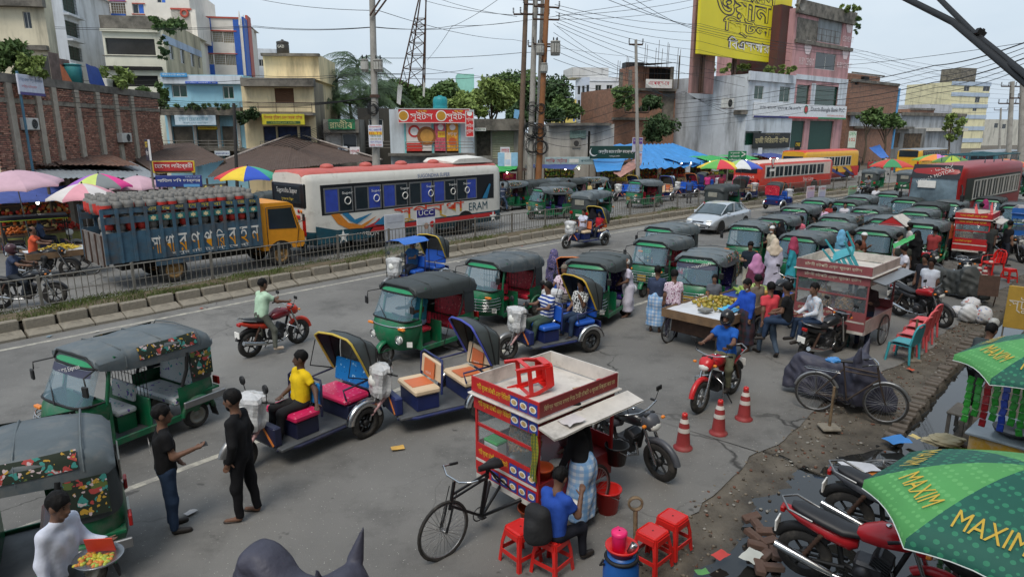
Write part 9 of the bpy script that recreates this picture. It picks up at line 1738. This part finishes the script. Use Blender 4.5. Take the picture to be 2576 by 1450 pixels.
# the crowd by the queue: (head px, facing, label, pose, top kind, colour, head kind, head colour, bottom colour)
CR=[((1888,612),250,'boy in a dark polo looking at his phone',PHONE,'shirt',(34,44,54),'hair',None,(190,186,170)),((1914,565),120,'man in a brown shirt and white cap by the flower painted autorickshaw',STAND,'punjabi',(74,60,46),'hair',None,(190,186,176)),((1944,573),190,'white bearded elder in a long beige robe and cap',dict(STAND2,beard=1),'punjabi',(206,196,174),'cap',(214,214,214),(206,200,186)),((1927,562),230,'woman in a black veil between two men',STAND,'burqa',(26,26,30),'niqab',(26,26,30),None),((1965,562),210,'woman in full black behind the elder',STAND,'burqa',(26,26,30),'hijab',(26,26,30),None),((1905,645),100,'woman in a mauve headscarf at the gourd cart',STAND,'dress',(120,60,84),'hijab',(190,130,170),None),((1950,605),70,'woman in a cream headscarf and lilac dress carrying a black bag',STAND,'dress',(190,186,204),'hijab',(206,190,170),None),((1998,602),150,'woman in teal with a red patterned headscarf',STAND,'dress',(56,150,166),'hijab',(150,60,84),None),((2118,583),90,'woman in a sky blue headscarf beyond the mauve cart',STAND,'dress',(110,170,204),'hijab',(110,170,204),None),((2172,590),340,'man in brown with a white cap holding a baby',dict(arml=((.4,.2,-1),(.5,-.5,.6))),'punjabi',(110,66,50),'cap',(220,220,220),(90,60,50)),((2200,575),200,'man in ochre behind the gable kiosk',STAND,'punjabi',(150,104,60),'hair',None,(140,110,70)),((2280,622),170,'man in a white tee and black trousers at the kiosk',PHONE,'shirt',(212,210,220),'hair',None,(24,24,26)),((2308,585),200,'woman in a flowing black robe by the teal seated autorickshaw',STAND,'burqa',(24,24,26),'hijab',(24,24,26),None),((2290,565),170,'man in white with tousled hair beside the black robed woman',STAND,'shirt',(206,206,206),'hair',None,(60,60,66)),((2395,550),350,'man in an orange tee stepping to the yellow lettered cart',WALK,'shirt',(176,86,50),'hair',None,(34,34,38)),((2370,518),90,'youth in a maroon print shirt in the queue',WALK,'shirt',(110,60,66),'hair',None,(60,54,60)),((2385,500),100,'man in a sage tee near the coach door',STAND,'shirt',(150,160,136),'hair',None,(70,70,70)),((2408,545),90,'rider in white crouched between autorickshaws',STAND,'shirt',(214,214,216),'hair',None,(60,60,60)),((2110,507),60,'man in a mint shirt standing by the median end',STAND,'shirt',(190,206,186),'hair',None,(70,70,74)),((2126,512),250,'dark man in white near the median end',STAND,'shirt',(204,200,208),'hair',None,(80,76,70)),((2143,511),200,'man in crimson beside the man in mint',STAND,'shirt',(150,36,52),'hair',None,(50,50,60)),((2072,520),60,'man in pale pink behind the sunstrip autorickshaw',STAND,'shirt',(206,180,206),'hair',None,(50,50,60)),((2100,525),100,'boy in blue among the men by the median',STAND,'shirt',(70,90,160),'hair',None,(50,50,60)),((1985,552),250,'driver in a checked shirt leaning from an autorickshaw',STAND,'shirt',(96,120,120),'hair',None,(50,50,60)),((2016,548),200,'youth in pink at the side of an autorickshaw',STAND,'shirt',(214,110,130),'hair',None,(50,50,60)),((1990+60,545),200,'man in grey peering over an autorickshaw roof',STAND,'shirt',(120,120,120),'hair',None,(50,50,60)),((2255,545),210,'man in a white shirt between autorickshaws',STAND,'shirt',(210,206,206),'hair',None,(50,50,60)),((2180,562),30,'youth peering over the gable kiosk',STAND,'shirt',(96,84,80),'hair',None,(50,50,60)),((2275,606),250,'man in a dark olive shirt behind the white tee man',STAND,'shirt',(60,62,56),'hair',None,(40,40,40)),((2432,490),90,'woman in a coral headscarf near the coach',STAND,'dress',(190,120,120),'hijab',(226,120,116),None),((2455,488),90,'woman in a pale headscarf by the coach side',STAND,'dress',(206,200,190),'hijab',(206,200,190),None),((2480,505),120,'girl in a magenta headscarf near the blue stall',STAND,'dress',(140,70,110),'hijab',(160,60,110),None),((2498,560),200,'vendor in a dark check shirt behind the yellow lettered cart',STAND,'shirt',(60,62,60),'hair',None,(50,50,50)),((2330,645),200,'boy in black crouching among the motorcycles',STAND,'shirt',(40,40,46),'hair',None,(40,40,46)),((2345,655),220,'boy in a pale check shirt among the motorcycles',STAND,'shirt',(190,196,206),'hair',None,(40,40,46))]
for(x,y),an,lb,ps,tp,tc,hd_,hc,bc in CR:P(hp(x,y,1.64),an,lb,ps,tc,bc or(50,50,56),tp,'pants',hd_,hc,.04,group='people in the near crowd',skin=random.choice((0,1,2)))
for i,(x,y)in enumerate(((2040,560),(2075,592),(2145,585),(2160,610),(2230,575),(2262,590),(2340,560),(2352,575),(2420,520),(2470,515),(2520,530),(1975,590),(2088,512),(2350,500),(2540,560))):P(hp(x,y,1.64),60+47*i,'bystander standing in the gaps of the packed queue',STAND,((190,190,196),(60,80,120),(150,60,60),(90,110,90),(36,36,40))[i%5],res=.04,group='bystanders in the queue',skin=i%3)
# far side: walkers and riders
FR=[((1505,446),200,'woman in black crossing on the far carriageway','burqa',(26,26,28),'niqab',(26,26,28)),((1530,448),250,'woman in black print holding a red shopping bag','burqa',(40,40,46),'hijab',(26,26,28)),((1470,452),160,'woman in a dusty pink headscarf by the queue','dress',(150,110,116),'hijab',(170,126,132)),((1452,452),180,'woman in a black hijab beside the open autorickshaw','burqa',(30,30,32),'hijab',(30,30,32)),((1432,455),200,'man in a pale shirt beside the blue tarp autorickshaw','shirt',(200,200,196),'hair',None),((1518,440),300,'man in white bending at the rickshaw hood','shirt',(206,206,200),'hair',None),((1484,458),200,'child in yellow among the women','shirt',(200,180,120),'hair',None),((1640,452),100,'shirtless looking man in rust red cloth on a rickshaw','shirt',(150,84,66),'hair',None),((1735,450),60,'man in blue at the hooded rickshaw','shirt',(50,80,140),'hair',None),((1690,435),90,'man in pale blue before the fruit stalls','shirt',(170,190,210),'hair',None),((1780,438),90,'man in magenta shopping at the fruit stalls','shirt',(190,60,120),'hair',None),((1815,440),90,'man in maroon shopping at the fruit stalls','shirt',(130,50,60),'hair',None),((1750,436),90,'man in teal by the fruit heaps','shirt',(60,140,160),'hair',None),((1850,443),120,'woman in pink beside the multicoloured parasol','dress',(200,90,120),'hijab',(190,90,110)),((1370,452),120,'man in white cap near the magenta banner','shirt',(190,190,190),'cap',(220,220,220)),((2205,470),90,'man in white walking beside the yellow coach','shirt',(214,214,220),'hair',None)]
for(x,y),an,lb,tp,tc,hd_,hc in FR:P(hp(x,y,1.64,ZF),an,lb,STAND,tc,(60,60,66),tp,'pants',hd_,hc,.042,group='people on the far carriageway',skin=random.choice((0,1)))
P(hp(1510,468,1.5,ZF),30,'boy in a pale blue tunic holding onto the autorickshaw',dict(armr=((.5,-.3,.8),(.3,0,1))),(150,190,206),(150,180,196),'tunic',sleeve=2)
for lb,lb2,c,cc_,hd_ in(('black motorcycle ridden away','rider in a striped navy tee seen from behind',pattern('navy_band',C(44,54,74),[C(150,150,156)],'stripe',3.1,.9,.86),(60,76,100),'hair'),('black motorcycle behind the fence at','helmeted rider in a dark print shirt behind the fence',NAVYF,(50,54,60),'helmet'),('dark motorcycle beside the black can','rider in an orange vest at the street edge',(206,90,60),(60,60,60),'bald'),('motorcycle ridden by two men','rider in a checked shirt near the yellow coach',(120,120,124),(50,50,50),'hair')):
 v=[c_ for c_ in bpy.data.objects if c_.get('label','').startswith(lb)][0];p_,a_=inv(v,-.28,0);P(p_,a_,lb2,RIDEF if 'away' in lb else RIDE,c,cc_,head=hd_,hc=mat('helmet_maroon',C(70,40,46),.3)if hd_=='helmet' else None,res=MID)
for v in[c_ for c_ in bpy.data.objects if c_.name.startswith('auto_rickshaw')and c_.parent is None]:
 lb=v['label']
 if 'maroon seat' in lb or 'FRIENDS' in lb or 'scuffed' in lb:continue
 k=hash(lb)%7 if False else sum(map(ord,lb))%7;tc=((200,200,200),(90,110,150),(150,90,70),(60,66,70),(180,170,140),(110,60,66),(70,110,100))[k];nm=('pale grey','dusty blue','brick red','charcoal','khaki','maroon','sea green')[k]
 p_,a_=inv(v,.15,0,v.location.z if False else 0)
 sh=' '.join(lb.split()[:9])
 if k!=3:P(p_,a_,'driver in %s of the %s'%(nm,sh),DRIVE,tc,(60,60,66),res=.04,key='drv',group='autorickshaw drivers',skin=k%2)
 if k%2:p_,a_=inv(v,-.72,.22 if k>2 else-.2);P(p_,a_,'back seat passenger of the '+sh,dict(SIT,hip=.72),((170,60,70),(60,60,110),(150,150,130))[k%3],(50,50,60),res=.04,key='psg',group='autorickshaw passengers',skin=(k+1)%2)
 # ============== stalls, parasols, notices, litter
FRU=[mat('fruit_%d'%i,c,.5,var=.15)for i,c in enumerate((C(206,110,40),C(200,60,44),C(196,176,60),C(110,150,60),C(214,190,120),C(150,60,70)))]
def stall(s,off,w,label,cols,lb2,shelf=True,aw=None,n=150,h=2.2,lit=True):
 o=thing('market_stall',label,'stall',st(s,off,ZF),hd(s));b=MB();b.box(-w/2,w/2,-.5,.5,.7,.76);b.build('table',M_WOOD,o);b=MB();b.box(-w/2,w/2,-.5,-.46,.1,.7);b.build('front_board',mat('board_%d'%cols[0],C(150,150-20*cols[0],90),.8,var=.3),o)
 for sx in(-w/2,w/2):
  for sy in(-.5,1.2):b=MB();b.tube([(sx,sy,0),(sx,sy,h)],.035,5);b.build('post',M_BARK,o)
 rg=random.Random(int(s*10));v=MB()
 for i in range(n):
  x=rg.uniform(-w/2,w/2);k=int((x/w+.5)*len(cols)*.999);v.blob((x,rg.uniform(-.45,.4),.80+.22*rg.random()),.06,.06,.055,6,4,cols[k])
 if shelf:
  for i in range(n):x=rg.uniform(-w/2,w/2);v.blob((x,1.1,1.0+rg.random()*(h-1.15)),.08,.06,.09,5,4,rg.choice(cols))
  b=MB();b.box(-w/2,w/2,1.2,1.24,0,h);b.build('back_board',M_WOODG,o)
  for z in(1.0,1.4,1.8):b=MB();b.box(-w/2,w/2,.95,1.2,z-.03,z);b.build('shelf',M_WOOD,o)
 v.build('produce',FRU,o)['kind']='stuff'
 if aw:b=MB();b.grid([[(-w/2-.15+(w+.3)*i/8,y,z+.05*nz2(i,y,1.2))for i in range(9)]for y,z in((1.4,h+.25),(.4,h+.15),(-.9,h-.15))]);b.build('awning',aw,o)
 if lit:
  for k in range(max(1,int(w/1.6))):lampbulb(st(s+(k+.5-max(1,int(w/1.6))/2)*1.4,off-.2,ZF+h-.25),'lit white bulb over the '+lb2,.25)
AWB,AWG,AWN,AWR=M_TARPB,MATS['tarp_green'],MATS['tarp_navy'],M_TINR
for s,off,w,lb,cols,lb2,aw in((-10.5,11.6,2.4,'bookstall with yellow paper stacks under the faded pink parasol',(4,4,2),'bookstall',None),(-6.6,12.4,2.6,'crowded goods stall below the silver tin roof',(4,1,5,2),'goods stall',None),(-2.2,12.8,2.8,'dim snack stall behind the truck',(0,4,1),'snack stall',AWN),(4.5,12.6,2.4,'warm lit fruit stall under the rainbow parasol',(0,1,2),'rainbow parasol stall',None),(17.6,12.6,2.4,'orange and lime fruit stall under the green awning',(0,3,2),'green awning stall',None),(20.6,13.2,2.4,'drink stall under the magenta banner',(1,5,0),'banner stall',AWN),(24.0,13.3,2.8,'shop with hanging packets under the store sign',(0,1,4),'store sign stall',AWR),(30.5,13.4,3.2,'vegetable stall under the sagging blue tarp',(3,3,2),'tarp stall',None),(36.5,13.2,3.4,'banana stall under the wide blue roof',(2,2,3),'banana stall',None),(40.5,13.2,3.4,'mixed fruit stall under the blue roof middle',(0,1,2,3),'mixed fruit stall',None),(44.5,13.2,3.4,'apple and orange stall by the yellow parasol',(1,0,2),'apple stall',AWB),(49.0,13.3,3.4,'flower and fruit stall behind the blue parasol',(5,2,3),'flower stall',AWG),(54.0,13.4,3.6,'vegetable stall under a dull green sheet',(3,2,0),'green sheet stall',AWG),(60.0,13.4,4.0,'goods stall behind the staff bus',(4,1,0),'bus side stall',AWN)):stall(s,off,w,lb,cols,lb2,True,aw)
pc=lambda*c:[mat('parasol_%d_%d_%d'%q,C(*q),.7,var=.1,scale=2)for q in c]
PKF,RBW=pc((196,160,172)),pc((206,60,60),(222,190,50),(44,80,180),(60,160,130),(206,60,60),(222,190,50),(44,80,180),(60,160,130));MLT=pc((226,60,140),(160,100,190),(190,206,110),(120,124,124));WPK=pc((206,200,196),(214,150,160));GYR=pc((206,60,70),(226,196,60),(96,170,80))
for x,y,z,R_,cl,lb,Yt in((50,427,-25,1.5,PKF,'large faded pink parasol over the bookstall',.1),(247,437,-27,1.15,MLT,'pink, purple and grey parasol behind the gas truck',0),(345,442,-29,1.1,PKF,'small faded pink parasol beside the library sign',0),(205,462,-25,1.2,WPK,'white and pink parasol hanging low beside the truck tail',0),(622,418,-30,1.42,RBW,'rainbow parasol over the lit fruit stall behind the yellow cab',0),(1812,402,2.9,1.5,GYR,'green, red and yellow parasol beside the road sign',0),(1866,402,2.9,1.4,pc((70,90,180),(150,190,110),(206,206,206)),'blue and green parasol beside the road sign',0),(2243,400,2.8,1.5,pc((60,140,90),(200,70,60)),'green and red parasol past the yellow coach',0),(2355,388,2.8,1.8,pc((226,140,60),(190,120,190),(120,180,90)),'orange and purple parasol far down the street',0),(2395,392,2.8,1.5,pc((160,180,60),(90,130,70)),'lime parasol far down the street',0),(2530,400,2.8,1.8,pc((226,150,80),(200,90,70)),'orange parasol by the far poles',0)):
 p=at(x,y,z+ZF)if z>0 else at_y(x,y,-z);umbrella(p,R_,cl,lb,.3+x*.01,8,.5,group='market parasols',tilt=(Yt,0))
 # black canopied rickshaw van by the bookstall, far traffic
o=make_erick(M_SEATB,M_SEATB,BODYK,hood=None,wrap=False);b=MB();b.loft([[(x,-.55,1.55),(x,-.5,1.66),(x,.5,1.66),(x,.55,1.55)]for x in(1.0,0,-1.1)],0,False,False,closed=False);b.build('roof_sheet',M_SEATB,o);b=MB();b.tube([(1.0,-.56,1.55),(-1.1,-.56,1.55)],.015,4);b.build('lime_trim',paint(180,206,50),o)
for sx,sy in((.95,.5),(.95,-.5),(-1.05,.5),(-1.05,-.5)):b=MB();b.tube([(sx,sy,.35),(sx,sy,1.58)],.018,5);b.build('roof_post',M_BLACK,o)
erick_at(o,88,545,38,'black canopied rickshaw van with lime trim beside the banana cart',ZF,1.6);p_,a_=inv(o,.12,0,.04);P(p_,a_,'driver in a denim shirt under the black canopy',DRIVE,(84,100,130),res=MID)
for i,(x,y,a)in enumerate(((2290,428,45),(2200,425,45),(2340,442,45),(2390,432,225),(2430,425,45),(2470,430,225),(2510,428,45),(2555,436,225),(2410,448,225),(2465,446,225),(2525,450,225))):cng(x,y,a,'distant green autorickshaw in the traffic down the street','c',ZF,'distant autorickshaws')
for i,(x,y,cl,lb)in enumerate(((2320,405,(YB,YB,M_TINS,M_GLASS),'distant yellow bus deep in the street'),(2500,412,(mat('bus_teal2',C(50,100,110),.5),BT_,M_TINS,M_GLASS),'distant teal bus near the far poles'))):o=make_bus(9,2.4,2.9,cl,6,dome=False);put(o,at(x,y,ZF+1.5).to_2d().to_3d()+V3((0,0,ZF)),41,lb,'bus')
cw=MB();rg=random.Random(5);cm_=[cloth(*c)for c in((60,62,80),(190,186,180),(150,60,60),(60,110,130),(40,40,44))]+[SKIN[0]]
for i in range(130):p=st(rg.uniform(62,150),rg.choice((rg.uniform(8,13),rg.uniform(-12,-2),rg.uniform(3,12))),.1);k=rg.randrange(5);cw.loft([[(p.x+r_*math.cos(a),p.y+r_*math.sin(a),p.z+z)for a in[j*1.047 for j in range(6)]]for z,r_ in((0,.1),(.5,.16),(.9,.17),(1.3,.2),(1.42,.08))],k);cw.blob((p.x,p.y,p.z+1.55),.09,.09,.12,6,4,5)
tag(cw.build('distant_crowd',cm_),'dense crowd of tiny pedestrians far down the street','crowd',kind='stuff')
# notices on the fence, yield sign
def fsign(x0,y0,x1,y1,bgm,lines,lb):s_=unst(at((x0+x1)/2,y1,FZ+.1))[0];q=st(s_,1.50);sgn(x0,y0,x1,y1,q.y,bgm,lines,lb,ang=math.degrees(hd(s_)),name='fence_notice',th=.03)
fsign(967,538,1018,606,paint(196,198,204),[(None,paint(186,188,196),.1,.9,.7,.92)],'blank pale board wired to the fence beside the coach wheel')
fsign(1048,526,1094,606,paint(214,214,220),[(None,paint(44,40,120),0,1,.76,1.),('UCC',WHT,.1,.9,.82,.97),('disc',paint(206,210,212),.2,.75,.2,.62),('disc',paint(190,150,130),.38,.6,.38,.58),('disc',RED,.66,.96,.42,.62),(None,paint(50,46,130),.15,.8,.1,.22),(None,paint(44,40,120),0,1,0,.08)],'tall tuition notice headed UCC on the fence')
fsign(1468,488,1504,560,paint(206,206,212),[(None,mat('maroon_print',C(126,34,70),.6),.05,.98,.5,.94),('মেডিকেল',YEL,.12,.9,.72,.9),('৩৪৯১',YEL,.18,.85,.53,.7)],'white and maroon medical coaching notice on the fence')
for x0,x1,c,lb in((2028,2048,(206,190,196),'pink flyer board on the fence by the staff bus'),(2058,2076,(200,200,204),'white flyer board on the fence by the yield sign'),(2133,2152,(150,186,150),'green and white flyer board at the fence end'),(2154,2172,(196,204,210),'pale blue flyer board at the very fence end')):fsign(x0,468,x1,502,paint(*c),[('ভর্তি',RED,.1,.9,.7,.92),(None,paint(c[0]-20,c[1]-20,c[2]),.1,.9,.1,.6)],lb)
q=st(unst(at(2117,510,FZ))[0],1.7,FZ);o=thing('yield_sign','red and white triangular yield sign on a post','road sign',q,hd(40)+.1);b=MB();b.prism([(-.42,2.85),(.42,2.85),(0,2.1)],-.02,.0,'y');b.build('plate',RED,o);b=MB();b.prism([(-.28,2.76),(.28,2.76),(0,2.28)],-.03,-.022,'y');b.build('face',WHT,o);b=MB();b.rbox(-.4,.4,-.02,0,1.85,2.02,.004);b.build('strip',WHT,o);b=MB();b.tube([(0,.03,-.3),(0,.03,2.8)],.03,6);b.build('post',M_STEEL,o)
# bricks, litter, wheel and mud things by the drain
M_LB=mat('loose_brick',C(104,78,66),.9,var=.35,bump=.4,dirt=.7,dcol=(.07,.06,.05));bk=MB().rbox(-.12,.12,-.057,.057,-.035,.035,.008).mesh('brick',M_LB)
bk2=MB().rbox(-.12,.12,-.057,.057,-.035,.035,.012).mesh('coping_brick',mat('coping_brick',C(112,102,92),.9,var=.3,dirt=.5,dcol=(.1,.09,.08)))
for i,(x,y)in enumerate(((1890,1300),(1905,1320),(1895,1345),(1925,1335),(1935,1360),(1905,1370),(1950,1390),(1925,1395),(1945,1425),(1910,1425),(2370,1130),(2390,1150),(2412,1120),(2355,1165))):tag(inst('loose_brick',bk,None,at(x,y,.0),(random.uniform(-.2,.2),random.uniform(-.2,.2),random.uniform(0,3))),'muddy loose brick lying in the puddled rubble','brick','loose bricks in the mud')
for i in range(34):s_=2.2+i*.26;o=inst('coping_brick',bk2,verge,st(s_,DR1+.14+random.uniform(-.03,.03),.0+random.uniform(-.02,.01)),(0,0,hd(s_)+math.pi/2+random.uniform(-.06,.06)))
for x,y,c,lb,sz in((2160,1180,(200,200,204),'crumpled white plastic bag at the puddle edge',.34),(2255,1110,(60,130,200),'blue plastic bag floating by the drain',.26),(1812,1398,(196,60,50),'red snack wrapper in the puddle',.14),(1890,1400,(190,190,180),'clear plastic scrap beside the wrapper',.2),(1000,1128,(214,170,90),'torn yellow paper lying on the road',.14),(480,1290,(196,190,186),'small white scrap near the man in jeans',.1),(640,678,(206,204,200),'white paper on the median grass',.2),(1765,1440,(90,150,80),'green wrapper by the gravel',.1),(2195,1190,(206,130,60),'orange wrapper beside the white bag',.12),(2300,1100,(214,190,120),'yellow wrapper near the drain',.12),(1412,1000-180,(200,196,190),'white scrap beside the blue rickshaw',.12),(1690,650,(190,186,180),'paper scrap on the near lane',.14),(2050,1290,(180,180,190),'pale scrap in the mud',.1),(2290,930,(206,90,60),'red scrap by the iron pole',.1)):litter(at(x,y,.01),paint(*c),lb,sz)
for i in range(60):s_=random.uniform(-13,40);litter(st(s_,random.choice((random.uniform(-.9,-.1),random.uniform(.6,1.8))),.005)+V3((0,0,0)),paint(*random.choice(((190,186,176),(150,120,80),(170,90,70),(120,140,150)))),'scrap of rubbish along the median kerb',random.uniform(.04,.1))if True else 0
o=thing('scrap_tyre','old bicycle tyre half sunk in the puddle','tyre',at(2222,1165,-.02),(rad(72),0,.3));bike_tyre(o,(0,0,0),.3)
sack(at(2375,1118,.05),(.3,.18,.09),'folded cream sack lying by the yellow counter',mat('sack_cream',C(176,164,132),.8,var=.15),3,res=.025)
